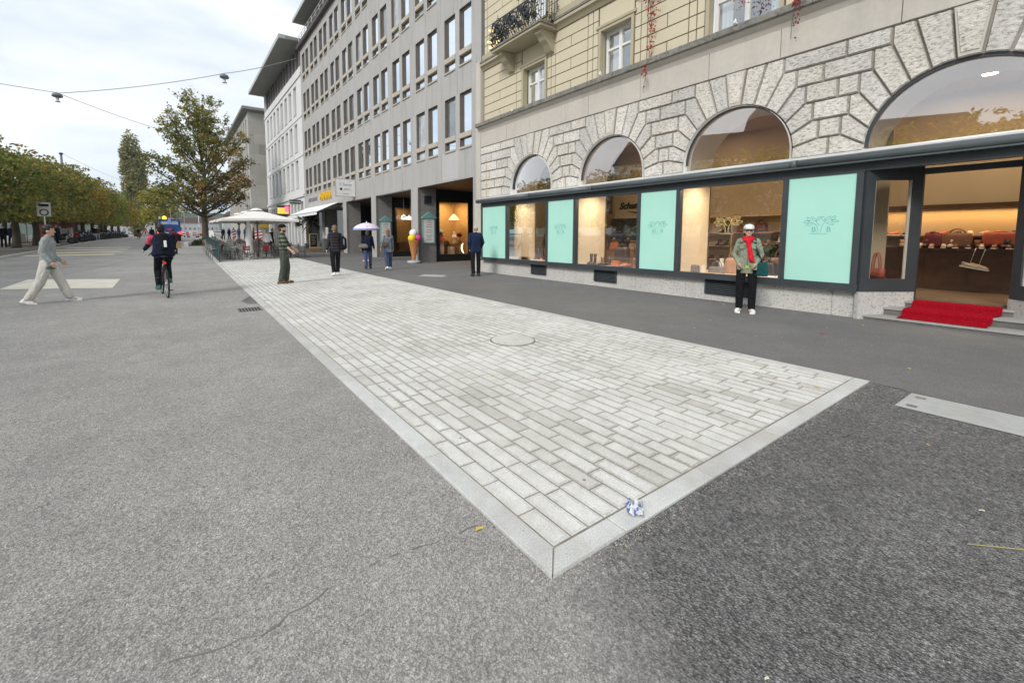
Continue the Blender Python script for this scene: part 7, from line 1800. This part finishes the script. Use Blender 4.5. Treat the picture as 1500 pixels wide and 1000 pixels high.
skinmesh('bag_body', [('c', Vector((-.09, .0, .12)), Vector((-.11, -.02, -.24)), .09, .115), ('c', Vector((.09, .0, .12)), Vector((.11, -.02, -.24)), .09, .115), ('c', Vector((0, -.02, .14)), Vector((0, -.06, -.22)), .11, .13), ('c', Vector((-.15, -.0, -.28)), Vector((.15, -.0, -.28)), .10, .10)], .014, C['navy'], r, 2)
skinmesh('front_pocket', [('c', Vector((0, -.08, .14)), Vector((0, -.15, -.14)), .085, .09)], .013, C['black'], r, 2)
mb = MB(); mb.boxm(Matrix.Translation((.02, -.236, -.04))@Matrix.Rotation(R(-12), 4, 'X'), .055, .015, .16); mb.build('white_patch', M['white'], r)
# 4 man in plaid jacket
PL = plaid_mat('cloth_plaid', (.20, .215, .165), (.045, .06, .05), (.025, .035, .03))
w, J = person((2.45, 14.35, .02), R(-106), 1.79, 'bearded man in plaid jacket and dark cap walking right over the paving',
  dict(hL=10, kL=16, hR=-2, kR=10, sL=(26, 10), eL=22, sR=(16, 12), eR=30, lean=-3, head=-6, splay=1), dict(hair=M['hairb'], top=PL, toplen=.55, bottom=C['olive'], shoes=C['shoe_b'], cap=C['black'], beard=True, bulk=1.06, trou=1.12, sleeve=.45), .011)
# 5 man in black vest with backpack
w, J = person((4.52, 16.2, .03), R(-3), 1.82, 'man in black quilted jacket and black trousers walking away, backpack on one shoulder',
  dict(hL=-12, kL=8, hR=14, kR=6, sL=(-4, 10), eL=16, sR=(2, 12), eR=14, lean=1), dict(hair=M['hairl'], top=quilt_mat('quilt_black', (.022, .018, .024)), toplen=.54, bottom=C['black'], shoes=C['white'], bulk=1.08), .011)
bp = world_of(w, J['shd'](1)+Vector((.07, -.10, -.30))); r = empty('backpack', bp, R(-3), 'black backpack with grey side hanging on the walking man in black', 'backpack')
skinmesh('bag_body', [('c', Vector((0, 0, .16)), Vector((0, -.02, -.16)), .10, .12), ('c', Vector((.06, 0, .12)), Vector((.06, 0, -.16)), .09, .10)], .012, C['black'], r, 2)
mb = MB(); mb.boxm(Matrix.Translation((.02, -.115, .0)), .05, .02, .30); mb.tube([(-.06, .02, .18), (-.08, .1, .34), (-.1, .2, .2)], .02, 6); mb.build('strap', C['bluegrey'], r)
# 6, 7 two women side by side
w, J = person((6.62, 18.6, .03), R(-12), 1.67, 'woman in navy jacket and jeans walking away with a grey shoulder bag',
  dict(hL=-8, kL=6, hR=8, kR=4, sL=(-6, 12), eL=20, sR=(0, 12), eR=16), dict(hair=M['hairb'], hairstyle='bob', top=C['navy'], toplen=.54, bottom=C['jeans'], shoes=C['shoe_k'], bulk=1.14), .012)
bp = world_of(w, J['pelv']+Vector((-.20, -.13, .12))); r = empty('shoulder_bag', bp, R(-30), 'grey crescent shoulder bag on the woman in navy jacket', 'bag')
skinmesh('bag_body', [('c', Vector((-.12, 0, .02)), Vector((.1, 0, .0)), .07, .07), ('c', Vector((-.15, 0, -.05)), Vector((.13, 0, -.05)), .08, .08)], .012, cloth('bag_grey', (.17, .165, .15)), r, 1)
mb = MB(); mb.tube([(-.13, 0, .06), (-.02, .02, .42), (.12, .08, .46)], .012, 6); mb.build('strap', C['black'], r)
w, J = person((7.22, 17.75, .03), R(-8), 1.69, 'auburn haired woman in blue grey jacket and jeans walking away with crossbody bag',
  dict(hL=-12, kL=10, hR=6, kR=2, sL=(-4, 14), eL=22, sR=(2, 8), eR=10), dict(hair=M['haira'], hairstyle='long', top=C['bluegrey'], toplen=.60, bottom=C['jeans'], shoes=C['white'], bulk=1.10), .012)
bp = world_of(w, J['pelv']+Vector((-.17, -.14, .16))); r = empty('crossbody_bag', bp, R(-20), 'black crossbody bag on the auburn haired woman', 'bag')
skinmesh('bag_body', [('c', Vector((-.08, 0, .02)), Vector((.08, 0, .04)), .06, .06), ('c', Vector((-.08, 0, -.05)), Vector((.08, 0, -.03)), .06, .06)], .012, C['brown'], r, 1)
mb = MB(); mb.tube([(-.1, 0, .06), (-.02, -.01, .3), (.0, .1, .38)], .01, 5); mb.tube([(.1, -.01, .02), (.28, .0, .16), (.33, .1, .26)], .01, 5); mb.build('strap', C['black'], r)
# 8 man by the left end of the shopfront
w, J = person((8.68, 13.05, .02), R(-22), 1.80, 'grey haired man in navy jacket standing by the leftmost mint panel',
  dict(hL=-4, kL=6, hR=4, kR=2, sL=(-10, 16), eL=34, sR=(2, 18), eR=40, ein=26), dict(hair=M['hairg'], hairstyle='thin', top=cloth('navy_bright', (.014, .024, .055)), toplen=.52, bottom=C['black'], shoes=C['shoe_k'], bulk=1.18), .011)
# 9 man with paper bag, 10 far cyclist
w, J = person((-.72, 36.6, gz(36.6)), R(-6), 1.76, 'man in dark red and black clothes walking away carrying a paper bag', dict(hL=-12, kL=8, hR=12, kR=2), dict(hair=M['hairk'], top=C['maroon'], bottom=C['black'], shoes=C['shoe_k'], bulk=1.1), .02)
o = skinmesh('coat_back', [('c', J['chest']+Vector((-.0, -.03, 0)), J['pelv']+Vector((0, -.03, .0)), .13, .13)], .02, C['black'], w, 1)
hb = world_of(w, J['ar'][1][2]+Vector((.02, .02, -.28))); r = empty('paper_bag', hb, R(20), 'brown paper bag carried by the man walking away in the road', 'bag'); mb = MB(); mb.prism([(-.15, -.08), (.15, -.08), (.15, .08), (-.15, .08)], -.22, .16, 'z'); mb.build('bag_body', simple('kraft', (.52, .34, .2), .9), r); mb = MB(); mb.tube([(-.07, 0, .16), (-.03, 0, .27), (.03, 0, .27), (.07, 0, .16)], .008, 4); mb.build('handle', simple('kraft', (.5, .3, .2)), r)
b2 = copy_tree(bike); b2.location = zy(-5.9, 84); b2.rotation_euler = (0, 0, R(170)); b2['label'] = 'distant bicycle in the middle of the road before the clipped trees'
person(zy(-5.9, 84, .0), R(170), 1.72, 'distant cyclist in dark clothes riding towards us', dict(hL=38, kL=62, hR=62, kR=88, sL=(48, 10), eL=12, sR=(48, 10), eR=12, lean=24, sit=.98), dict(hair=M['hairk'], top=C['black'], bottom=C['brown'], shoes=C['shoe_k']), .03)
# distant people: promenade at left, terrace, blue group
far = [(-12.6, 47.2, 80, 'maroon', 'jeans', 'white', 'maroon jacketed person under the nearest clipped trees'), (-12.9, 46.6, 10, 'brown', 'black', 'shoe_k', 'person in brown jacket at the left edge under the trees'), (-11.9, 49.6, 200, 'black', 'black', 'shoe_k', 'person in black beside the first visible trunk'),
  (-12.0, 52.0, 150, 'navy', 'navy', 'shoe_k', 'person in navy coat just right of the first trunk'), (-12.9, 57.0, 30, 'khaki', 'black', 'shoe_k', 'person in khaki jacket between the first two trunks'), (-9.7, 54.5, 60, 'navy', 'black', 'white', 'person in navy coat and white shoes walking at the kerb'),
  (-10.5, 60.5, 190, 'black', 'black', 'shoe_k', 'person in black behind the walking man'), (-9.35, 71.5, 170, 'black', 'lgrey', 'shoe_k', 'person with pale grey trousers at the kerb, left of a pair'), (-9.25, 73.0, 170, 'brown', 'lgrey', 'shoe_k', 'person with pale grey trousers at the kerb, right of a pair'),
  (4.55, 74.5, 10, 'black', 'black', 'shoe_k', 'person in black at the left of the group beyond the terrace'), (5.35, 75.0, 30, 'navy', 'black', 'shoe_k', 'person in navy second in the group beyond the terrace'), (5.95, 75.0, 340, 'blue', 'navy', 'shoe_k', 'person in blue in the middle of the group beyond the terrace'),
  (6.7, 76.0, 0, 'blue', 'jeans', 'shoe_k', 'person in bright blue fourth in the group beyond the terrace'), (7.3, 73.0, 20, 'blue', 'navy', 'shoe_k', 'person in blue at the right of the group beyond the terrace'), (6.6, 57.5, 100, 'brown', 'black', 'shoe_k', 'person in brown behind the second parasol pole'),
  (4.75, 33.9, 185, 'white', 'black', 'shoe_k', 'person in white shirt standing on the terrace'), (5.15, 34.3, 175, 'black', 'black', 'shoe_k', 'person in black standing beside the white shirt'), (-3.4, 66.0, 0, 'black', 'black', 'shoe_k', 'person half hidden left of the blue truck')]
rndp = random.Random(77)
for x, y, a, t_, b_, s_, l in far:
    st = rndp.uniform(-16, 16)
    person((x, y, gz(y)+(.11 if x < -8.7 else .01)), R(a), rndp.uniform(1.62, 1.8), l, dict(hL=st, kL=6, hR=-st, kR=8, sL=(-st, 10), sR=(st, 10), eL=15, eR=15), dict(hair=M[rndp.choice(['hairk', 'hairb', 'hairl', 'hairg'])], top=C[t_], bottom=C[b_], shoes=C[s_], bulk=1.12), .026)
# ================================================================== VEHICLES
def wheelv(parent, c, r_, w, name='wheel', rim=None):
    e = empty(name, c, 0); e.parent = parent
    b = MB(); b.lathe([(r_*.62, -w/2), (r_, -w/2+.02), (r_, w/2-.02), (r_*.62, w/2)], (0, 0, 0), 20); t = b.build('tyre', M['rubber'], e); t.rotation_euler = (0, R(90), 0)
    b = MB(); b.lathe([(r_*.60, -w/2-.005), (r_*.5, -w/2+.02), (r_*.5, w/2-.02), (r_*.60, w/2+.005)], (0, 0, 0), 16); t = b.build('rim', rim or M['silver'], e); t.rotation_euler = (0, R(90), 0); return e
def truck(pos, rz):
    r = empty('recovery_truck', pos, rz, 'blue recovery truck seen from behind with amber beacon and red lights', 'truck')
    BL = simple('truck_blue', (.018, .09, .34), .35, .1, 3, .5); REDL = emis('tail_red', (1, .05, .05), 1.6)
    for y in (-.2, 1.2, 4.6):
        for x in (-1.0, 1.0): wheelv(r, (x, y, .5), .5, .32)
    b = MB(); b.box(-1.2, 1.2, -1.5, 4.0, .85, 1.15, 0); b.prism([(-1.25, 1.15), (1.25, 1.15), (1.2, 1.75), (.75, 2.1), (-.75, 2.1), (-1.2, 1.75)], -1.45, 3.0, 'y', 0); b.build('body', BL, r)
    b = MB(); b.prism([(3.9, .7), (6.0, .7), (6.05, 1.7), (5.7, 2.75), (3.9, 2.75)], -1.2, 1.2, 'x', 0, .03); b.build('cab', BL, r)
    b = MB(); b.box(-.95, -.1, 3.87, 3.895, 1.9, 2.6); b.box(.1, .95, 3.87, 3.895, 1.9, 2.6); b.build('window', M['panel'], r)
    b = MB(); b.box(-1.0, 1.0, -1.62, -1.5, .98, 1.12, 0); b.box(-1.0, 1.0, -1.6, -1.5, .55, .80, 1); b.build('bumper', [M['white'], M['blackp']], r)
    for x in (-1.12, 1.12): b = MB(); b.box(x-.16, x+.16, -1.66, -1.52, .86, 1.22); b.build('tail_light', REDL, r)
    for x in (-.35, .25): b = MB(); b.tube([(x, -1.68, .72), (x, -1.6, .72)], .13, 14); b.tube([(x, -1.66, .42), (x, -1.6, .42)], .09, 10); b.build('work_light', simple('lamp_white', (.8, .8, .82), .4), r)
    b = MB(); b.box(-.25, .2, -1.50, -1.465, 1.35, 1.62); b.build('sign_plate', simple('pink_plate', (.75, .06, .15), .5), r)
    b = MB(); b.box(-1.1, 1.1, 3.4, 3.6, 2.76, 2.9); b.box(-1.05, -.95, 3.3, 3.7, 1.2, 2.76); b.box(.95, 1.05, 3.3, 3.7, 1.2, 2.76); b.bar((0, .2, 2.0), (0, 3.3, 2.95), .35, .3); b.build('crane_frame', BL, r)
    b = MB(); b.lathe([(.22, 2.9), (.24, 3.0), (.2, 3.25), (.05, 3.32)], (-.55, 3.5, 0), 14); b.build('beacon', emis('beacon_amber', (1, .45, .03), 2.6), r)
    b = MB(); b.tube([(.2, 3.5, 2.9), (.12, 3.5, 4.3)], .03, 5); b.box(.0, .55, 3.3, 3.6, 2.9, 3.05); b.build('antenna', M['conc_l'], r)
    b = MB(); b.box(-1.15, -.95, 3.2, 3.5, 2.9, 3.25); b.build('side_lamp', M['white'], r); return r
truck((-1.7, 69.0, gz(69)), R(1))
r = empty('warning_triangle', zy(-3.85, 63.5), 0, 'red bordered warning triangle standing left of the blue truck', 'road sign'); b = MB(); b.prism([(-.5, .75), (.5, .75), (0, 1.6)], -.02, .02, 'y', 0); b.prism([(-.34, .84), (.34, .84), (0, 1.43)], -.03, -.021, 'y', 1); b.box(-.05, .05, -.036, -.031, .95, 1.25, 2); b.build('plate', [simple('sign_red', (.6, .03, .03)), M['white'], M['black']], r); b = MB(); b.box(-.03, .03, -.015, .015, 0, .749); b.build('post', M['silver'], r)
def car(pos, rz, mat, label):
    r = empty('parked_car', pos, rz, label, 'car', 'cars at the far end of the street')
    prof = [(-2.1, .3), (2.1, .3), (2.15, .75), (1.2, .9), (.6, 1.42), (-1.2, 1.45), (-1.9, .98), (-2.15, .85)]
    b = MB(); b.prism(prof, -.85, .85, 'x', 0, 0); b.build('body', mat, r)
    b = MB(); b.box(-.70, .70, -1.93, -1.55, 1.0, 1.34) if 0 else b.prism([(-1.93, 1.0), (-1.84, 1.0), (-1.3, 1.40), (-1.39, 1.40)], -.7, .7, 'x'); b.build('rear_window', M['panel'], r)
    for x in (-.7, .7): b = MB(); b.box(x-.12, x+.12, -2.17, -2.12, .72, .86); b.build('tail_light', simple('tail_dark_red', (.35, .01, .01)), r)
    for x in (-.78, .78):
        for y in (-1.35, 1.35): wheelv(r, (x, y, .31), .31, .2)
    return r
for i, (x, y, rz, m_, l) in enumerate([(1.2, 112, 5, M['silver'], 'silver car far down the street beside the chestnut trunk'), (-1.0, 118, 0, simple('car_darkblue', (.03, .05, .10), .3), 'dark blue car far down the street'), (4.4, 98, 20, simple('car_white', (.7, .7, .7), .3), 'white car right of the chestnut trunk'), (3.3, 126, 0, simple('car_red', (.3, .03, .03), .3), 'small red car far down the street')]):
    car(zy(x, y), R(rz), m_, l)
r = empty('street_barrier', zy(.2, 96), 0, 'red and white striped road barrier across the far lane', 'barrier')
b = MB()
for z in (.55, .95):
    for k in range(5): b.box(-1.2+.5*k, -.7+.5*k, -.02, .02, z, z+.2, k % 2)
b.build('bars', [simple('barrier_red', (.55, .08, .06)), M['white']], r)
for x in (-1.06, 1.16): b = MB(); b.box(x-.04, x+.04, -.2, .2, 0, 1.2); b.build('leg', M['silver'], r)
# parked motorbikes along the kerb
def motorbike(pos, rz, mat, label):
    r = empty('parked_motorbike', pos, rz, label, 'motorbike', 'motorbikes parked along the left kerb')
    wheelv(r, (0, -.62, .31), .31, .14, rim=M['dark']); wheelv(r, (0, .68, .31), .31, .12, rim=M['dark'])
    b = MB(); b.tube([(0, -.55, .55), (0, -.1, .50), (0, .25, .55)], [.14, .2, .16], 10); b.tube([(0, .1, .82), (0, .38, .92)], [.17, .12], 10); b.tube([(0, -.8, .72), (0, -.5, .78)], [.05, .12], 8); b.build('body', mat, r)
    b = MB(); b.tube([(0, -.62, .82), (0, -.1, .80), (0, .05, .84)], [.10, .14, .08], 8); b.build('seat', M['blackp'], r)
    b = MB(); b.tube([(0, .68, .31), (0, .45, .95)], .04, 6); b.tube([(-.34, .32, 1.05), (0, .44, 1.0), (.34, .32, 1.05)], .02, 6); b.box(-.13, .13, .48, .52, .95, 1.3); b.build('handlebar', M['blackp'], r)
    b = MB(); b.tube([(0, .5, .82), (0, .57, .82)], [.09, .08], 10); b.build('headlight', M['silver'], r); return r
mcols = [M['blackp'], simple('moto_red', (.25, .02, .02), .35), simple('moto_grey', (.10, .10, .11), .35), simple('moto_green', (.03, .09, .07), .35), simple('moto_white', (.5, .5, .5), .35)]
cn = ['black', 'red', 'grey', 'green', 'white']; mp = [motorbike((0, 0, 0), 0, mcols[k], '') for k in range(5)]; used = set()
ny_ = [56.5, 58.3, 62, 63.6, 65.2, 66.8, 68.6, 75.5, 77, 78.6, 80.2, 82, 84, 86.2, 88.5, 91, 94, 97, 100.5, 104]
for i, y in enumerate(ny_):
    k = [0, 2, 1, 0, 4, 0, 3, 0, 2, 1, 0, 2, 4, 0, 2, 0, 1, 0, 2, 0][i]
    t = mp[k] if k not in used else copy_tree(mp[k]); used.add(k)
    t.location = (-9.75, y, gz(y)+.115); t.rotation_euler = (0, 0, R(-70+((i*37) % 30))); t['label'] = '%s motorbike parked in the row along the left kerb' % cn[k]
# lakeside: quay wall, boat, kiosk, bins and boards
mb = MB(); mb.box(-24.2, -23.8, 20, 160, -1, 1.3); tag(mb.build('quay_wall', M['conc_l']), 'low pale quay wall behind the promenade trees', 'wall')
mb = MB(); mb.add([(-900, -50, -.4), (-24.2, -50, -.4), (-24.2, 800, -.4), (-900, 800, -.4)], [(0, 1, 2, 3)])
t = NT('lake_water'); structure(mb.build('lake', t.fin((.07, .11, .12), .12, .5, 0, t.bump(t.noise(.8, 5, .6), .4, .1))))
r = empty('passenger_boat', (-36, 95, -.4), R(-8), 'white lake boat with teal band seen between the trunks at left', 'boat')
b = MB(); b.prism([(-30, .2), (28, .2), (33, 1.9), (-31, 1.9)], -3.5, 3.5, 'x'); b.build('hull', M['white'], r); b = MB(); b.box(-3.55, 3.55, -30, 31, 1.9, 2.25); b.build('band', simple('boat_teal', (.10, .36, .36), .5), r)
b = MB(); b.box(-3.2, 3.2, -26, 22, 2.26, 4.8, 0)
for k in range(22): b.box(3.201, 3.22, -25+2.1*k, -23.5+2.1*k, 3.1, 4.2, 1)
b.build('deckhouse', [M['white'], M['panel']], r); b = MB(); b.box(-3.5, 3.5, -27, 24, 4.8, 5.0); b.build('roof', simple('boat_teal', (.1, .36, .36)), r)
r = empty('market_stall', (-15.5, 62, gz(62)+.1), R(5), 'white canvas market stall behind the second and third trunk', 'stall'); b = MB(); b.prism([(-2, 2.3), (2, 2.3), (0, 3.2)], -3, 3, 'y'); b.build('roof', M['canvas_w'], r); b = MB(); b.box(-1.8, 1.8, -2.8, 2.8, 0, .9); b.build('counter', M['canvas'], r)
b = MB()
for x in (-1.9, 1.9):
    for y in (-2.9, 2.9): b.box(x-.04, x+.04, y-.04, y+.04, 0, 2.3)
b.build('post', M['silver'], r)
r = empty('red_kiosk', (-13.2, 78, gz(78)+.1), R(4), 'long low red kiosk behind the motorbikes', 'kiosk'); b = MB(); b.box(-1.6, 1.6, -6, 6, 0, 2.2); b.build('body', simple('kiosk_red', (.22, .06, .05), .7), r); b = MB(); b.box(-1.9, 1.9, -6.3, 6.3, 2.2, 2.4); b.build('roof', M['conc_l'], r); b = MB(); b.box(1.61, 1.63, -5, 5, 1.1, 1.9); b.build('counter_window', M['white_fac'], r)
r = empty('notice_board', (-9.9, 57.6, gz(57.6)+.1), R(10), 'pale leaning notice board at the kerb behind the walking man', 'board'); b = MB(); b.box(-.7, .7, -.03, .03, .2, 1.5); b.build('panel', simple('board_grey', (.30, .28, .27)), r)
[(lambda q: (q.box(x-.025, x+.025, -.05, .05, 0, 1.55), q.build('leg', M['silver'], r)))(MB()) for x in (-.73, .73)]
# a bench by the kerb
r = empty('park_bench', (-9.9, 64.5+.1, gz(64)+.1), R(90), 'pale park bench under the clipped trees', 'bench'); b = MB(); b.box(-.9, .9, -.22, .22, .42, .47); b.build('seat', M['conc_l'], r); b = MB(); b.box(-.9, .9, .2, .26, .55, .85); b.build('backrest', M['conc_l'], r)
for x in (-.75, .75): b = MB(); b.box(x-.04, x+.04, -.2, .24, 0, .42); b.build('leg', M['blackp'], r)
# masts with flags, distant town and hills
for i, (x, y, h, m_) in enumerate([(-.2, 130, 7.5, 'white'), (2.6, 120, 6.2, 'sign_red')]):
    r = empty('flagpole', zy(x, y), 0, ['tall white flag pole far down the street', 'shorter flag pole with a reddish flag far down the street'][i], 'flagpole'); b = MB(); b.tube([(0, 0, 0), (0, 0, h)], .06, 6); b.build('pole', M['white'], r)
    b = MB(); b.add([(0, 0, h-.2), (1.1, .1, h-.35), (1.15, .0, h-1.3), (0, 0, h-1.2)], [(0, 1, 2, 3)]); b.build('flag', M['white'] if i == 0 else simple('flag_red', (.55, .2, .2)), r)
for i, (x, y, w_, h) in enumerate([(-14, 330, 20, 11), (8, 360, 24, 9), (34, 340, 26, 13), (-40, 420, 30, 12), (60, 430, 40, 16)]):
    r = empty('distant_house', (x, y, 1), 0, 'pale distant town house beyond the end of the street, %s of five' % ORD[i], 'building', 'houses beyond the end of the street')
    b = MB(); b.box(-w_/2, w_/2, 0, 12, -2, h)
    for k in range(int(w_/2.6)):
        for q in range(int(h/3.2)): b.box(-w_/2+.8+2.6*k, -w_/2+1.9+2.6*k, -.06, -.02, 1+3.2*q, 2.6+3.2*q, 1)
    b.build('wall', [M['conc_l'], M['panel']], r); b = MB(); b.prism([(-w_/2-.5, h), (w_/2+.5, h), (w_/2-3, h+3.4), (-w_/2+3, h+3.4)], -.5, 12.5, 'y'); b.build('roof', simple('roof_brown', (.16, .10, .08), .8), r)
def hills(name, y0, base, amp, seed, mat, x0=-900, x1=1300, n=160, dy=220):
    rnd = random.Random(seed); ph = [(rnd.uniform(.5, 1), rnd.uniform(0, 6.28), f) for f in (1, 2.3, 4.7, 9.1, 19)]; vs = []
    for i in range(n+1):
        x = x0+(x1-x0)*i/n; u = (x-x0)/(x1-x0)*6.28; hgt = base+amp*sum(a*math.sin(f*u+p)/(f**.9) for a, p, f in ph)
        for t, k in ((0, 0), (.25, .55), (.6, .9), (1, 1.0)): vs.append((x+rnd.uniform(-6, 6), y0+dy*t, max(-2, hgt*k+rnd.uniform(-3, 3)*(k > 0))-2*(k == 0)))
    mb = MB(); mb.add(vs, [(4*i+j, 4*i+j+1, 4*i+j+5, 4*i+j+4) for i in range(n) for j in range(3)], 0, True); return structure(mb.build(name, mat, None, False))
HM = NT('forested_hill'); co = HM.coord((.05, .05, .05)); hm = HM.fin(HM.ramp(HM.noise(1.2, 6, .7, co), [(.3, (.028, .045, .03)), (.7, (.075, .095, .055))]), .95, .1)
hills('hills', 950, 50, 12, 4, hm); hills('far_hills', 1250, 74, 18, 9, hm, -1350, 1450)
# an old grand hotel across the lake side, mirrored in the shop glass
r = empty('grand_hotel', (-75, 38, 0), R(60), 'white ornate hotel with domed roof mirrored in the shop windows', 'building')
b = MB(); b.box(-30, 30, 0, 14, 0, 17, 0)
for k in range(20):
    for q in range(4): b.box(-28.5+2.95*k, -27.1+2.95*k, -.12, -.02, 2+3.7*q, 4.3+3.7*q, 1)
for q in range(4): b.box(-30.2, 30.2, -.35, -.13, 1.3+3.7*q, 1.6+3.7*q, 0)
b.build('wall', [M['white_fac'], M['panel']], r); b = MB(); b.prism([(-30.5, 17), (30.5, 17), (27, 22), (-27, 22)], -.4, 14.4, 'y', 0); b.build('roof', simple('slate', (.09, .085, .09), .7), r)
b = MB(); b.lathe([(5, 17), (5, 22), (4, 26), (2, 28.5), (.4, 29.5), (.1, 36)], (0, 6, 0), 16); b.build('dome', simple('slate', (.09, .085, .09)), r); b = MB(); b.add([(0, 6, 35.8), (3.2, 6.3, 35.2), (3.0, 6, 33.6), (0, 6, 33.8)], [(0, 1, 2, 3)]); b.build('flag', simple('flag_red', (.5, .05, .05)), r)
# ------------------------------------------------------------------ air
hm_ = bpy.data.materials.new('haze_air'); hm_.use_nodes = True; nt = hm_.node_tree; nt.nodes.clear(); ov = nt.nodes.new('ShaderNodeOutputMaterial'); pv = nt.nodes.new('ShaderNodeVolumePrincipled')
pv.inputs['Color'].default_value = (.74, .87, 1.0, 1); pv.inputs['Density'].default_value = .00020; pv.inputs['Anisotropy'].default_value = .1; nt.links.new(pv.outputs[0], ov.inputs['Volume'])
mb = MB(); mb.box(-1600, 1600, -1600, 1600, -4, 135); o = mb.build('haze', hm_); tag(o, 'pale blue haze in the air over the whole street', 'haze', None, 'stuff')
b3 = copy_tree(bike); b3.location = (11.9, 4.75, .72); b3.rotation_euler = (0, R(0), R(12)); b3.scale = (.85, .85, .85); b3['label'] = 'black bicycle displayed indoors behind the woman in the third window'
mb = MB(); mb.box(11.4, 12.5, 4.0, 5.5, .381, .735); tag(mb.build('display_podium', M['woodl']), 'pale wooden podium under the displayed bicycle', 'podium')
